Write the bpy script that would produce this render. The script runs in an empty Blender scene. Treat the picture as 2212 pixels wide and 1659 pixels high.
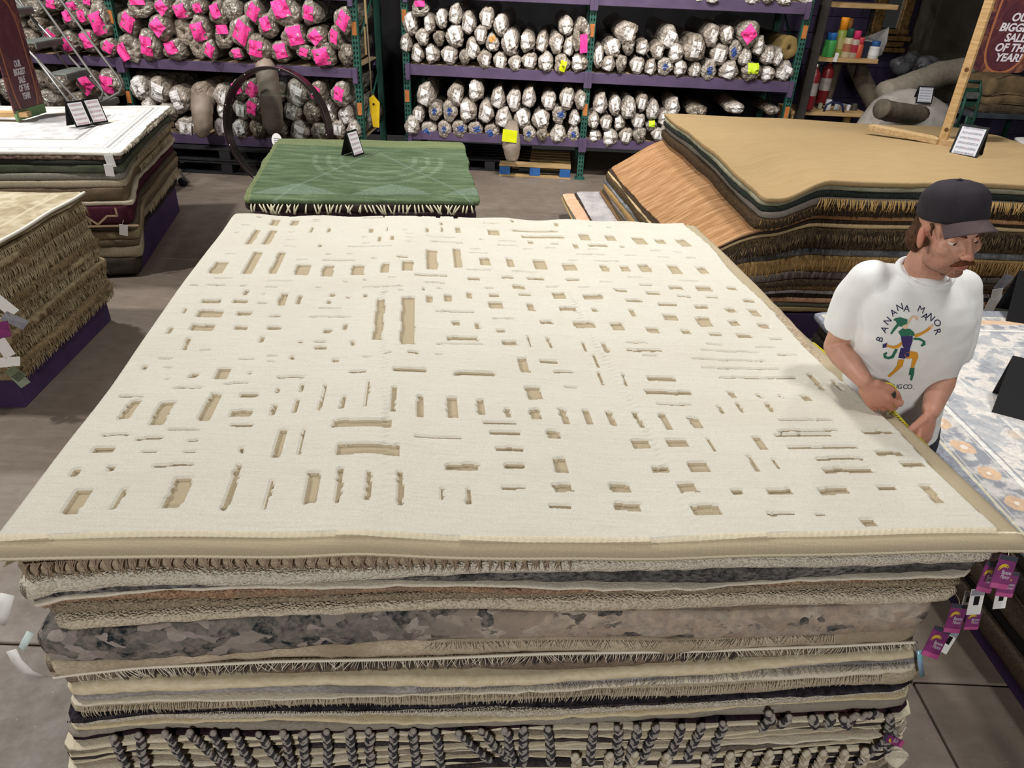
import bpy, math, random
import numpy as np
from mathutils import Vector, Matrix, Euler
from mathutils.bvhtree import BVHTree

# ------------------------------------------------------------------ camera
FOC, PITCH, ROLL, CAM_Z = 1534.0, math.radians(30.86), math.radians(2.417), 2.3
_f = np.array([0, math.cos(PITCH), -math.sin(PITCH)]); _r = np.array([1., 0, 0]); _u = np.cross(_r, _f)
R_ = math.cos(ROLL) * _r + math.sin(ROLL) * _u
U_ = -math.sin(ROLL) * _r + math.cos(ROLL) * _u
F_ = _f
CAM = np.array([0, 0, CAM_Z])
scene = bpy.context.scene
col = scene.collection
cam_data = bpy.data.cameras.new('camera')
cam_data.sensor_width = 36.0
cam_data.lens = FOC / 2212 * 36.0
cam_data.clip_start = 0.05
cam = bpy.data.objects.new('camera', cam_data)
col.objects.link(cam)
cam.matrix_world = Matrix([[R_[0], U_[0], -F_[0], 0], [R_[1], U_[1], -F_[1], 0], [R_[2], U_[2], -F_[2], CAM_Z], [0, 0, 0, 1]])
scene.camera = cam
# ------------------------------------------------------------------ world, lamps, exposure
world = bpy.data.worlds.new('world'); scene.world = world; world.use_nodes = True
world.node_tree.nodes['Background'].inputs[0].default_value = (1.0, 0.96, 0.92, 1)
world.node_tree.nodes['Background'].inputs[1].default_value = 0.03
scene.view_settings.view_transform = 'Standard'
scene.view_settings.look = 'None'
scene.view_settings.gamma = 1.0
scene.view_settings.use_curve_mapping = False
scene.view_settings.exposure = -0.08

def lamp(name, loc, target, size, power, color=(1, 0.98, 0.955), spread=180):
    l = bpy.data.lights.new(name, 'AREA'); l.shape = 'DISK'; l.size = size; l.energy = power; l.color = color
    l.spread = math.radians(spread)
    o = bpy.data.objects.new(name, l); col.objects.link(o); o.location = loc
    o.rotation_euler = (Vector(target) - Vector(loc)).to_track_quat('-Z', 'Y').to_euler()
    return o
# two rows of high-bay ceiling lamps, then one added front fill lamp
lamp('ceiling_or_fill_lamp', (-5.4, 3.4, 5.2), (-2.6, 4.2, 0.5), 0.35, 270)
lamp('ceiling_or_fill_lamp', (0.4, 5.2, 5.0), (0.2, 2.6, 0.7), 0.5, 42, spread=95)
lamp('ceiling_or_fill_lamp', (2.0, 1.5, 5.6), (2.0, 2.0, 0.6), 0.6, 105)
lamp('ceiling_or_fill_lamp', (3.0, 5.0, 5.2), (2.7, 5.6, 0.8), 0.5, 80, spread=115)
lamp('ceiling_or_fill_lamp', (-4.9, 5.9, 5.2), (-3.2, 7.2, 0.8), 0.4, 230)
lamp('ceiling_or_fill_lamp', (0.6, 5.6, 5.0), (0.3, 8.9, 1.1), 0.5, 95, spread=95)
lamp('ceiling_or_fill_lamp', (-0.7, -4.6, 3.6), (0.2, 1.2, 0.6), 0.9, 245)  # added fill to brighten the near stack's front, not a ceiling fixture

# ------------------------------------------------------------------ pixel <-> place helpers
def ray(x, y): return (x - 1106) / FOC * R_ - (y - 829.5) / FOC * U_ + F_
def onz(x, y, z):
    d = ray(x, y); return CAM + d * (z - CAM_Z) / d[2]
def onp(x, y, p, n):
    d = ray(x, y); p = np.asarray(p, float); n = np.asarray(n, float)
    return CAM + d * (((p - CAM) @ n) / (d @ n))
def ony(x, y, Y, yaw=0.0, x0=0.0):
    return onp(x, y, (x0, Y, 0), (-math.sin(yaw), math.cos(yaw), 0))
def depth(P): return (np.asarray(P) - CAM) @ F_

# ------------------------------------------------------------------ mesh helpers
rnd = random.Random(7)
nrs = np.random.RandomState(5)
WM = {}                                   # world matrices of the objects that parent others
ZUP = np.array([0, 0, 1.0])

def norm(v):
    v = np.asarray(v, float); return v / (np.linalg.norm(v) + 1e-12)
def frame(ex, ez=(0, 0, 1)):
    ex = norm(ex); ez = np.asarray(ez, float); ez = norm(ez - ex * (ez @ ex)); return ex, np.cross(ez, ex), ez
def rotz(a): return np.array([[math.cos(a), -math.sin(a), 0], [math.sin(a), math.cos(a), 0], [0, 0, 1.0]])
def euler(x, y, z): return np.array(Euler((x, y, z)).to_matrix())

class MB:
    def __init__(s): s.v = []; s.f = []; s.m = []; s.n = 0
    def add(s, V, Fs, m=0):
        V = np.asarray(V, float).reshape(-1, 3)
        s.v.append(V)
        for f in Fs: s.f.append([i + s.n for i in f]); s.m.append(m)
        s.n += len(V); return s
    def box(s, c, size, rot=None, m=0):
        h = np.asarray(size, float) / 2
        V = np.array([[x, y, z] for x in (-1, 1) for y in (-1, 1) for z in (-1, 1)]) * h
        if rot is not None: V = V @ np.asarray(rot).T
        return s.add(V + np.asarray(c, float), [(0, 1, 3, 2), (4, 6, 7, 5), (0, 4, 5, 1), (2, 3, 7, 6), (0, 2, 6, 4), (1, 5, 7, 3)], m)
    def tube(s, pts, r, n=8, m=0, caps=True, flat=None):
        P = np.asarray(pts, float); k = len(P); rr = np.full(k, r) if np.isscalar(r) else np.asarray(r, float)
        T = np.gradient(P, axis=0); T /= np.linalg.norm(T, axis=1)[:, None] + 1e-12
        a = np.array([0, 0, 1.0]) if abs(T[0][2]) < .9 else np.array([1.0, 0, 0])
        V = []; u = norm(np.cross(T[0], a))
        for i in range(k):
            u = norm(u - T[i] * (u @ T[i])); w = np.cross(T[i], u)
            for j in range(n):
                an = 2 * math.pi * j / n
                V.append(P[i] + rr[i] * (math.cos(an) * u + math.sin(an) * w))
        Fs = [(i * n + j, i * n + (j + 1) % n, (i + 1) * n + (j + 1) % n, (i + 1) * n + j) for i in range(k - 1) for j in range(n)]
        if caps: Fs += [tuple(range(n))[::-1], tuple((k - 1) * n + j for j in range(n))]
        return s.add(V, Fs, m)
    def lathe(s, prof, n=20, origin=(0, 0, 0), R=None, m=0, caps=True):
        V = []
        for r, z in prof:
            for j in range(n):
                a = 2 * math.pi * j / n; V.append((r * math.cos(a), r * math.sin(a), z))
        V = np.array(V)
        if R is not None: V = V @ np.asarray(R).T
        k = len(prof)
        Fs = [(i * n + j, i * n + (j + 1) % n, (i + 1) * n + (j + 1) % n, (i + 1) * n + j) for i in range(k - 1) for j in range(n)]
        if caps: Fs += [tuple(range(n))[::-1], tuple((k - 1) * n + j for j in range(n))]
        return s.add(V + np.asarray(origin, float), Fs, m)
    def ell(s, c, rad, R=None, n=12, k=8, m=0):
        V = []
        for i in range(k + 1):
            t = math.pi * i / k
            for j in range(n):
                a = 2 * math.pi * j / n; V.append((math.sin(t) * math.cos(a), math.sin(t) * math.sin(a), math.cos(t)))
        V = np.array(V) * np.asarray(rad, float)
        if R is not None: V = V @ np.asarray(R).T
        Fs = [(i * n + j, (i + 1) * n + j, (i + 1) * n + (j + 1) % n, i * n + (j + 1) % n) for i in range(k) for j in range(n)]
        return s.add(V + np.asarray(c, float), Fs, m)
    def prism(s, poly, o, ex, ey, d, m=0):
        """a flat outline (in ex, ey from o) with thickness d along ex x ey"""
        o = np.asarray(o, float); ex = np.asarray(ex, float); ey = np.asarray(ey, float); ez = np.cross(ex, ey); ez = ez / np.linalg.norm(ez)
        A = np.array([o + p[0] * ex + p[1] * ey for p in poly]); n = len(A)
        V = np.vstack([A, A + ez * d])
        Fs = [tuple(range(n))[::-1], tuple(range(n, 2 * n))] + [(i, (i + 1) % n, n + (i + 1) % n, n + i) for i in range(n)]
        return s.add(V, Fs, m)
    def grid(s, V, nu, nv, m=0, closed=False):
        Fs = [(i * nv + j, (i + 1) * nv + j, (i + 1) * nv + j + 1, i * nv + j + 1) for i in range(nu - 1) for j in range(nv - 1)]
        return s.add(V, Fs, m)
    def obj(s, name, mats, parent=None, smooth=True, bevel=0, origin=None, uv=None, subsurf=0, kind=None):
        V = np.vstack(s.v)
        return link(name, V, s.f, mats, s.m, parent, smooth, bevel, origin, uv, subsurf, kind)

def link(name, V, Fs, mats, mi=None, parent=None, smooth=True, bevel=0, origin=None, uv=None, subsurf=0, kind=None):
    V = np.asarray(V, float)
    if parent is not None:
        W = WM.get(parent.name, Matrix.Identity(4)).inverted()
        A = np.array(W); V = V @ A[:3, :3].T + A[:3, 3]
        WM_own = WM.get(parent.name, Matrix.Identity(4))
    else:
        if origin is None:
            lo, hi = V.min(0), V.max(0); origin = np.array([(lo[0] + hi[0]) / 2, (lo[1] + hi[1]) / 2, lo[2]])
        V = V - np.asarray(origin)
        WM_own = Matrix.Translation(Vector(origin))
    me = bpy.data.meshes.new(name)
    me.from_pydata(V.tolist(), [], [list(f) for f in Fs])
    if not isinstance(mats, (list, tuple)): mats = [mats]
    for m in mats: me.materials.append(m)
    if mi is not None and len(mats) > 1: me.polygons.foreach_set('material_index', np.asarray(mi, dtype=np.int32))
    me.polygons.foreach_set('use_smooth', np.full(len(me.polygons), bool(smooth)))
    if uv is not None:
        L = me.uv_layers.new(name='UVMap'); idx = np.zeros(len(me.loops), dtype=np.int32); me.loops.foreach_get('vertex_index', idx)
        L.data.foreach_set('uv', np.asarray(uv, float)[idx].ravel())
    me.update()
    o = bpy.data.objects.new(name, me); col.objects.link(o)
    if parent is not None: o.parent = parent
    else: o.location = Vector(origin)
    WM[o.name] = WM_own
    if bevel:
        b = o.modifiers.new('b', 'BEVEL'); b.width = bevel; b.segments = 2; b.limit_method = 'ANGLE'; b.angle_limit = math.radians(40)
        if smooth:
            me.polygons.foreach_set('use_smooth', np.full(len(me.polygons), False))
    if subsurf:
        b = o.modifiers.new('s', 'SUBSURF'); b.levels = subsurf; b.render_levels = subsurf
    if kind: o['kind'] = kind
    return o

def tag(o, label=None, cat=None, group=None, kind=None):
    if label: o['label'] = label
    if cat: o['category'] = cat
    if group: o['group'] = group
    if kind: o['kind'] = kind
    return o
def thing(name, label, cat, loc, group=None):
    o = bpy.data.objects.new(name, None); col.objects.link(o); o.location = Vector(loc); o.empty_display_size = .1
    WM[o.name] = Matrix.Translation(Vector(loc))
    return tag(o, label, cat, group)
def copy_tree(o, parent=None):
    c = o.copy(); col.objects.link(c)
    if parent is not None: c.parent = parent
    for ch in list(o.children): copy_tree(ch, c)
    return c
ORD = 'first second third fourth fifth sixth seventh eighth ninth tenth eleventh twelfth thirteenth fourteenth fifteenth sixteenth seventeenth eighteenth nineteenth twentieth'.split()

# ------------------------------------------------------------------ materials
def lin(h):
    h = h.lstrip('#'); out = []
    for i in (0, 2, 4):
        c = int(h[i:i + 2], 16) / 255; out.append(c / 12.92 if c <= .04045 else ((c + .055) / 1.055) ** 2.4)
    return (*out, 1)
class NT:
    def __init__(s, name):
        s.m = bpy.data.materials.new(name); s.m.use_nodes = True; s.t = s.m.node_tree; s.b = s.t.nodes['Principled BSDF']
    def n(s, typ, **kw):
        nd = s.t.nodes.new(typ)
        for k, v in kw.items():
            if k.startswith('i_'):
                key = k[2:]; key = int(key) if key.isdigit() else key.replace('_', ' ')
                s.set(nd.inputs[key], v)
            else: setattr(nd, k, v)
        return nd
    def set(s, inp, v):
        if isinstance(v, bpy.types.NodeSocket): s.t.links.new(v, inp)
        elif isinstance(v, bpy.types.Node): s.t.links.new(v.outputs[0], inp)
        else: inp.default_value = v
    def math(s, op, a, b=None, c=None):
        nd = s.t.nodes.new('ShaderNodeMath'); nd.operation = op
        s.set(nd.inputs[0], a)
        if b is not None: s.set(nd.inputs[1], b)
        if c is not None: s.set(nd.inputs[2], c)
        return nd.outputs[0]
    def mix(s, f, a, b, typ='MIX'):
        nd = s.t.nodes.new('ShaderNodeMix'); nd.data_type = 'RGBA'; nd.blend_type = typ
        s.set(nd.inputs[0], f); s.set(nd.inputs[6], a); s.set(nd.inputs[7], b); return nd.outputs[2]
    def ramp(s, f, *stops, interp='LINEAR'):
        nd = s.t.nodes.new('ShaderNodeValToRGB'); s.set(nd.inputs[0], f); e = nd.color_ramp.elements; nd.color_ramp.interpolation = interp
        while len(e) < len(stops): e.new(.5)
        for el, (p, c) in zip(e, stops): el.position = p; el.color = lin(c) if isinstance(c, str) else ((c, c, c, 1) if np.isscalar(c) else c)
        return nd.outputs[0]
    def coord(s, which='Object'): return s.n('ShaderNodeTexCoord').outputs[which]
    def mapv(s, v, scale=(1, 1, 1), rot=(0, 0, 0), loc=(0, 0, 0)):
        nd = s.t.nodes.new('ShaderNodeMapping'); s.set(nd.inputs[0], v); nd.inputs[1].default_value = loc; nd.inputs[2].default_value = rot; nd.inputs[3].default_value = scale; return nd.outputs[0]
    def noise(s, v, scale, detail=4, rough=.55, out=0, dist=0):
        nd = s.t.nodes.new('ShaderNodeTexNoise'); s.set(nd.inputs['Vector'], v); nd.inputs['Scale'].default_value = scale
        nd.inputs['Detail'].default_value = detail; nd.inputs['Roughness'].default_value = rough; nd.inputs['Distortion'].default_value = dist; return nd.outputs[out]
    def vor(s, v, scale, feat='F1', out='Distance', rand=1):
        nd = s.t.nodes.new('ShaderNodeTexVoronoi'); nd.feature = feat; s.set(nd.inputs['Vector'], v); nd.inputs['Scale'].default_value = scale
        nd.inputs['Randomness'].default_value = rand; return nd.outputs[out]
    def wave(s, v, scale, dist=0, dscale=1, direction='X', prof='SIN', detail=2):
        nd = s.t.nodes.new('ShaderNodeTexWave'); nd.bands_direction = direction; nd.wave_profile = prof; s.set(nd.inputs['Vector'], v)
        nd.inputs['Scale'].default_value = scale; nd.inputs['Distortion'].default_value = dist; nd.inputs['Detail Scale'].default_value = dscale; nd.inputs['Detail'].default_value = detail
        return nd.outputs['Fac']
    def sep(s, v):
        nd = s.t.nodes.new('ShaderNodeSeparateXYZ'); s.set(nd.inputs[0], v); return nd.outputs
    def bump(s, h, strength=.4, dist=.01):
        nd = s.t.nodes.new('ShaderNodeBump'); s.set(nd.inputs['Height'], h); nd.inputs['Strength'].default_value = strength; nd.inputs['Distance'].default_value = dist
        s.t.links.new(nd.outputs[0], s.b.inputs['Normal']); return nd
    def done(s, color, rough=.85, metallic=0, spec=.3, **kw):
        s.set(s.b.inputs['Base Color'], color); s.set(s.b.inputs['Roughness'], rough); s.b.inputs['Metallic'].default_value = metallic
        s.b.inputs['Specular IOR Level'].default_value = spec
        for k, v in kw.items(): s.set(s.b.inputs[k.replace('_', ' ')], v)
        return s.m
_mc = {}
def mat(name, c, c2=None, scale=12, rough=.85, bump=0, bscale=60, stretch=(1, 1, 1), metallic=0, spec=.3, lo=.35, hi=.65, detail=4, dist=.004, **kw):
    if name in _mc: return _mc[name]
    t = NT(name); v = t.coord(); sv = t.mapv(v, stretch)
    colr = lin(c)
    if c2:
        colr = t.ramp(t.noise(sv, scale, detail), (lo, c), (hi, c2))
    if bump:
        t.bump(t.noise(sv, bscale, 3, .6), bump, dist)
    _mc[name] = t.done(colr, rough, metallic, spec, **kw)
    return _mc[name]

def sn(x, y, seed, f=1.0):
    """smooth pseudo noise in about -1..1"""
    r = np.random.RandomState(seed); out = 0
    for k in range(5):
        a, b, p = r.uniform(-1, 1) * f * (1 + k), r.uniform(-1, 1) * f * (1 + k), r.uniform(0, 6.28)
        out = out + np.sin(a * np.asarray(x) + b * np.asarray(y) + p) / (1 + .5 * k)
    return out / 2.2

def text_polys(body, size=1.0, shear=0.0, spacing=1.0, bold=0.0, align='CENTER'):
    """flat triangulated mesh of some lettering: (verts Nx2, faces)"""
    cu = bpy.data.curves.new('t', 'FONT'); cu.body = body; cu.size = size; cu.align_x = align; cu.shear = shear
    cu.space_character = spacing; cu.offset = bold; cu.resolution_u = 3; cu.fill_mode = 'FRONT'
    o = bpy.data.objects.new('t', cu); col.objects.link(o)
    dg = bpy.context.evaluated_depsgraph_get(); dg.update()
    me = bpy.data.meshes.new_from_object(o.evaluated_get(dg))
    V = np.array([v.co[:2] for v in me.vertices]) if len(me.vertices) else np.zeros((0, 2)); Fs = [list(p.vertices) for p in me.polygons]
    bpy.data.objects.remove(o); bpy.data.curves.remove(cu); bpy.data.meshes.remove(me)
    return V, Fs
# ------------------------------------------------------------------ room
YAW = math.radians(-2.0)                       # heading of the racks
ex_r, ey_r = np.array([math.cos(YAW), math.sin(YAW), 0]), np.array([-math.sin(YAW), math.cos(YAW), 0])

def floor_mat():
    t = NT('concrete'); v = t.coord('Object')
    a = t.noise(v, .9, 6, .6); b = t.noise(v, 7, 8, .7); c = t.noise(t.mapv(v, (1, 6, 1), (0, 0, .5)), 3, 5, .6)
    base = t.ramp(a, (.3, '6b5f54'), (.7, '84786c'))
    base = t.mix(t.ramp(b, (.35, .0), (.75, .55)), base, lin('584b40'))
    base = t.mix(t.ramp(c, (.5, 0.0), (.8, .45)), base, lin('94887b'))
    sp = t.noise(v, 55, 3, .6)
    base = t.mix(t.ramp(sp, (.69, 0.0), (.73, .5)), base, lin('b9b1a8'))
    t.bump(b, .12, .01)
    return t.done(base, t.ramp(b, (.3, .42), (.7, .62)), 0, .4)
M_floor = floor_mat()
# the slab is poured in bays; saw-cut joints are real gaps
xs = [-9, -3.9, 1.57, 4.6, 9]; ys = [-3, 1.77, 5.7, 10.4]
fl = thing('floor', None, None, (0, 0, 0)); fl['kind'] = 'structure'
for i in range(len(xs) - 1):
    for j in range(len(ys) - 1):
        g = .004; x0, x1, y0, y1 = xs[i] + g, xs[i + 1] - g, ys[j] + g, ys[j + 1] - g
        MB().box(((x0 + x1) / 2, (y0 + y1) / 2, -.05), (x1 - x0, y1 - y0, .1)).obj('concrete_slab', M_floor, fl, bevel=.006, smooth=False)
MB().box((0, 3.7, -.11), (18, 13.4, .02)).obj('slab_bed', mat('joint_fill', '2a2622'), fl, smooth=False)

M_dark = mat('dark_wall', '0d0c0d', '141213', scale=2, rough=.9)
M_purple_wall = mat('purple_wall', '2e2638', '3a3046', scale=3, rough=.9)
M_purple = mat('purple_paint', '4a3c54', '564662', scale=5, rough=.5, spec=.4)
M_plinth = mat('plinth_purple', '38294a', '433257', scale=4, rough=.7)
M_green = mat('green_post', '1f4a40', '2a5a4c', scale=8, rough=.45, spec=.4)
M_black = mat('matte_black', '121113', rough=.6)
M_hole = mat('hole_black', '040404', rough=1)
M_wood = mat('pine_wood', 'c8a878', 'b08c5c', scale=5, stretch=(1, 1, 14), rough=.7, bump=.1)
M_woodx = mat('pine_board', 'c2a67c', 'a98a60', scale=5, stretch=(.7, 12, 12), rough=.7, bump=.1)
M_part = mat('particle_board', 'b09a78', '9b8462', scale=60, rough=.9)
M_orange = mat('orange_sticker', 'b5703a', 'a2612f', scale=20, rough=.6)
M_white = mat('white_paper', 'e6e4e0', rough=.7)
M_pink = mat('pink_paper', 'f4388f', 'ff52a4', scale=9, rough=.55, bump=.3, bscale=25)
M_chrome = mat('chrome_tube', 'b4b0aa', rough=.35, metallic=.9)

MB().box((-1, 11.0, 2.2), (16, .2, 4.4)).obj('wall_back', M_dark, smooth=False)['kind'] = 'structure'
MB().box((-1, -6.0, 2.2), (16, .2, 4.4)).obj('wall_front', mat('wall_plaster', '6d655c', '5a534c', scale=2, rough=.9), smooth=False)['kind'] = 'structure'
def wall_right_mat():
    t = NT('painted_block'); v = t.coord('Object')
    a = t.noise(v, 2.5, 5, .6); return t.done(t.ramp(a, (.3, '2b2336'), (.7, '372c45')), .85)
wr = thing('wall_right', None, None, (3.3, 10.75, 0)); wr['kind'] = 'structure'
MB().box((6.7, 10.82, 2.2), (6.7, .12, 4.4)).obj('wall_shell', mat('mortar', '1d1924'), wr, smooth=False)
M_blk = wall_right_mat()
for r in range(0, 17):
    for c in range(0, 17):
        w, h = .40, .20; x = 3.45 + c * w + (w / 2 if r % 2 else 0)
        if x > 9.2: continue
        MB().box((x + w / 2, 10.755, r * h + h / 2), (w - .008, .03, h - .008)).obj('block', M_blk, wr, smooth=False)
# grey concrete pillar in the corner
p0 = ony(2010, 60, 10.3); 
MB().box((p0[0] + .28, 10.45, 2.2), (.62, .5, 4.4)).obj('pillar', mat('pillar_concrete', '4a4338', '3a342c', scale=3, rough=.9, bump=.2), bevel=.02)['kind'] = 'structure'

# ------------------------------------------------------------------ pallet racks
LY, RY = 8.42, 8.83                            # front faces at x = 0 (left) and x = .73 (right)
def rk(x, Y, back=0, z=0, x0=0.0):
    return np.array([x0, Y, 0]) + ex_r * ((x - x0) / math.cos(YAW)) + ey_r * back + ZUP * z
M_deck = M_part
def rack(label, posts, Y, x0, shelves, stickers, dep=1.15):
    base = rk(sum(posts) / len(posts), Y, dep / 2, 0, x0)
    t = thing('storage_rack', label, 'rack', base)
    Rr = rotz(YAW)
    for k, px in enumerate(posts):
        for bk in (0.04, dep):
            c = rk(px, Y, bk, 1.5, x0)
            po = MB().box(c, (.075, .07, 3.0), Rr).obj('upright_post', M_green, t, bevel=.004)
            foot = MB().box(rk(px, Y, bk, .006, x0), (.12, .12, .012), Rr).obj('foot_plate', M_green, po, smooth=False)
            if bk < .1:
                hb = MB()
                for q in range(56):
                    for sx in (-.016, .016):
                        hb.box(rk(px + sx, Y, .0035, .06 + q * .05, x0), (.013, .004, .024), Rr)
                hb.obj('slot_row', M_hole, po, smooth=False, kind='stuff')
                for sz in stickers:
                    MB().box(rk(px, Y, .001, sz + .05 * math.sin(px * 7), x0), (.05, .006, .13), Rr).obj('orange_sticker', M_orange, po, smooth=False)
        for z in (.5, 1.4, 2.3):
            a, b = rk(px, Y, .07, z, x0), rk(px, Y, dep, z + .6, x0)
            MB().tube([a, b], .014, 6).obj('side_brace', M_green, t)
    for (z0, z1) in shelves:
        for k in range(len(posts) - 1):
            xa, xb = posts[k] + .03, posts[k + 1] - .03
            for bk in (0.0, dep):
                c = rk((xa + xb) / 2, Y, bk + .02, (z0 + z1) / 2, x0)
                MB().box(c, (xb - xa, .05, z1 - z0), Rr).obj('shelf_beam', M_purple, t, bevel=.004)
            for bk in (0.0,):
                for xx in (posts[k], posts[k + 1]):
                    s_ = 1 if xx == posts[k] else -1
                    MB().box(rk(xx + s_ * .02, Y, .0, (z0 + z1) / 2 - .02, x0), (.05, .075, z1 - z0 + .06), Rr).obj('beam_bracket', M_purple, t, bevel=.003)
            n = 6
            for q in range(n):
                bb = .06 + (dep - .1) * (q + .5) / n
                MB().box(rk((xa + xb) / 2, Y, bb, z1 - .006, x0), (xb - xa, (dep - .1) / n - .006, .018), Rr).obj('deck_board', M_deck, t, smooth=False)
    return t
SH = [(.385, .485), (1.105, 1.22), (1.90, 2.015)]
rack('green and purple pallet rack holding white wrapped rolls, behind the green rug stack', [-1.38, .725, 3.05], RY, .73, SH, (.86, 1.7))
SHL = [(.30, .41), (1.10, 1.20), (1.86, 1.97)]
rack('green and purple pallet rack full of pink-tagged rolls on the left side', [-6.75, -4.53, -1.86], LY, 0.0, SHL, (.80, 1.62))

# ------------------------------------------------------------------ rolls
def plastic(name, c, c2, c3, rough=.32, tr=0.0):
    t = NT(name); v = t.coord()
    w = t.noise(t.mapv(v, (2.2, .5, 2.2)), 1.3, 3, .5, dist=.8)
    rd = t.n('ShaderNodeObjectInfo').outputs['Random']
    base = t.ramp(w, (.3, c), (.5, c2), (.68, c3))  # palest tone: streaky highlights of the wrap, put into the colour
    base = t.mix(t.math('MULTIPLY', rd, .45), base, t.mix(1, base, lin('a8947c'), 'MULTIPLY'))
    t.bump(t.noise(t.mapv(v, (2.2, .5, 2.2)), 1.1, 2, .45, dist=.5), .5, .12)
    return t.done(base, rough, 0, .7)
M_wrap = plastic('white_wrap', '81786e', 'a59b90', 'c2bab0')
M_wrap2 = plastic('clear_wrap', '665e54', '8b8276', 'bdb5aa', .16)
M_fuzzy = plastic('brown_wrap', '84776a', '97897a', 'a99c8d', .6)
M_jute = mat('jute', '8d7748', '6e5b34', scale=40, rough=.95, bump=.5, bscale=120)
def label_mat():
    t = NT('printed_label'); v = t.coord('UV')
    s = t.sep(v)
    rows = t.math('SINE', t.math('MULTIPLY', s[1], 46.0))
    br = t.noise(t.mapv(v, (9, 7, 1)), 3, 2)
    ink = t.math('MULTIPLY', t.math('GREATER_THAN', rows, .45), t.math('GREATER_THAN', br, .5))
    return t.done(t.mix(t.math('MULTIPLY', ink, .6), lin('e2deda'), lin('74706e')), .5)
M_label = label_mat()
M_blue = mat('blue_tape', '27407c', '33508f', scale=30, rough=.5)
M_yellow = mat('yellow_tag', 'e4ec1e', 'd5dc18', scale=10, rough=.5)
M_lime = mat('lime_tag', 'c2dc20', 'b4cc18', scale=10, rough=.5)
M_obit = mat('orange_tape', 'b98a4a', 'a87a3c', scale=20, rough=.5)

def dome(x, z, k, r):
    rho = np.minimum(1, np.hypot(x, z)); a = np.arctan2(z, x)
    return -k * np.sqrt(np.maximum(0, 1 - rho ** 2.4)) * (1 + .16 * np.sin(3 * a + r) + .10 * np.sin(5 * a + 2.1 * r))
def roll_mesh(name, seed, matl, k=.55, length=14.0, hollow=False):
    """unit-radius roll: axis +y, end cap towards -y"""
    r = np.random.RandomState(seed); n = 22; V = []; ph = r.uniform(0, 6)
    th = np.arange(n) * 2 * math.pi / n
    cr = 1 + .07 * np.sin(3 * th + r.uniform(0, 6)) + .05 * np.sin(5 * th + r.uniform(0, 6)) + .035 * r.randn(n)
    rows = []
    if hollow: prof = [(.16, .5), (.2, 0.0), (.45, -.05), (.7, -.03), (.9, 0)]
    else: prof = [(.02, None), (.3, None), (.55, None), (.78, None), (.93, None)]
    for rho, y in prof:
        x, z = rho * np.cos(th), rho * np.sin(th)
        yy = dome(x, z, k, ph) + (r.randn(n) * .045) if y is None else np.full(n, y) + r.randn(n) * .012
        rows.append(np.c_[x * cr, yy, z * cr])
    for y, s in ((.12, 1.0), (.6, .97), (2, .96), (length, .96)):
        q = cr if y < 1 else 1 + (cr - 1) * .5
        rows.append(np.c_[np.cos(th) * q * s, np.full(n, y), np.sin(th) * q * s])
    V = np.vstack(rows); R = len(rows)
    Fs = [(i * n + j, i * n + (j + 1) % n, (i + 1) * n + (j + 1) % n, (i + 1) * n + j) for i in range(R - 1) for j in range(n)]
    Fs += [tuple(range(n))[::-1], tuple((R - 1) * n + j for j in range(n))]
    me = bpy.data.meshes.new(name); me.from_pydata(V.tolist(), [], Fs); me.materials.append(matl)
    me.polygons.foreach_set('use_smooth', np.full(len(me.polygons), True)); me.update()
    return me, ph
def patch_mesh(name, matl, w, h, k, ph, cx=0, cz=0, a=0, off=.05, seed=0, crease=.03):
    r = np.random.RandomState(seed); n = 6; V = []; U = []
    for i in range(n):
        for j in range(n):
            u, v = (i / (n - 1) - .5), (j / (n - 1) - .5)
            x = cx + u * w * math.cos(a) - v * h * math.sin(a); z = cz + u * w * math.sin(a) + v * h * math.cos(a)
            V.append((x, float(dome(x, z, k, ph)) - off + crease * math.sin(7 * u + 3 * v + seed), z)); U.append((u + .5, v + .5))
    B = [(x, y + .03, z) for x, y, z in V]; N = n * n
    Fs = [(i * n + j, i * n + j + 1, (i + 1) * n + j + 1, (i + 1) * n + j)[::-1] for i in range(n - 1) for j in range(n - 1)]
    Fs += [tuple(N + q for q in f[::-1]) for f in Fs]
    edge = [i * n for i in range(n)] + [(n - 1) * n + j for j in range(1, n)] + [i * n + n - 1 for i in range(n - 2, -1, -1)] + [j for j in range(n - 2, 0, -1)]
    Fs += [(edge[q], edge[(q + 1) % len(edge)], N + edge[(q + 1) % len(edge)], N + edge[q])[::-1] for q in range(len(edge))]
    me = bpy.data.meshes.new(name); me.from_pydata([tuple(map(float, p)) for p in V + B], [], Fs); me.materials.append(matl)
    L = me.uv_layers.new(name='UVMap'); UU = U + U
    for lp in me.loops: L.data[lp.index].uv = UU[lp.vertex_index]
    me.update(); return me
def roll_proto(seed, body, parts, k=.55, hollow=False):
    me, ph = roll_mesh('rug_roll', seed, body, k, hollow=hollow)
    kk = 0.05 if hollow else k
    return me, [(nm, patch_mesh(nm, m, w, h, kk, ph, cx, cz, a, off, seed + 3, cre)) for (nm, m, w, h, cx, cz, a, off, cre) in parts]
r5 = np.random.RandomState(11)
P_white = [roll_proto(20 + s, M_wrap, [('paper_label', M_label, .75 + .3 * r5.rand(), 1.0 + .35 * r5.rand(), .1 * r5.randn(), .1 * r5.randn(), .4 * r5.randn(), .06, .03)], k=.4 + .25 * r5.rand()) for s in range(8)]
P_plain = [roll_proto(40 + s, M_wrap2, [], k=.6) for s in range(3)]
P_blue = [roll_proto(50 + s, M_wrap, [('blue_tape', M_blue, .5 + .5 * r5.rand(), .4 + .3 * r5.rand(), .2 * r5.randn(), .15 * r5.randn(), .8 * r5.randn(), .06, .05)], k=.3) for s in range(4)]
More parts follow.
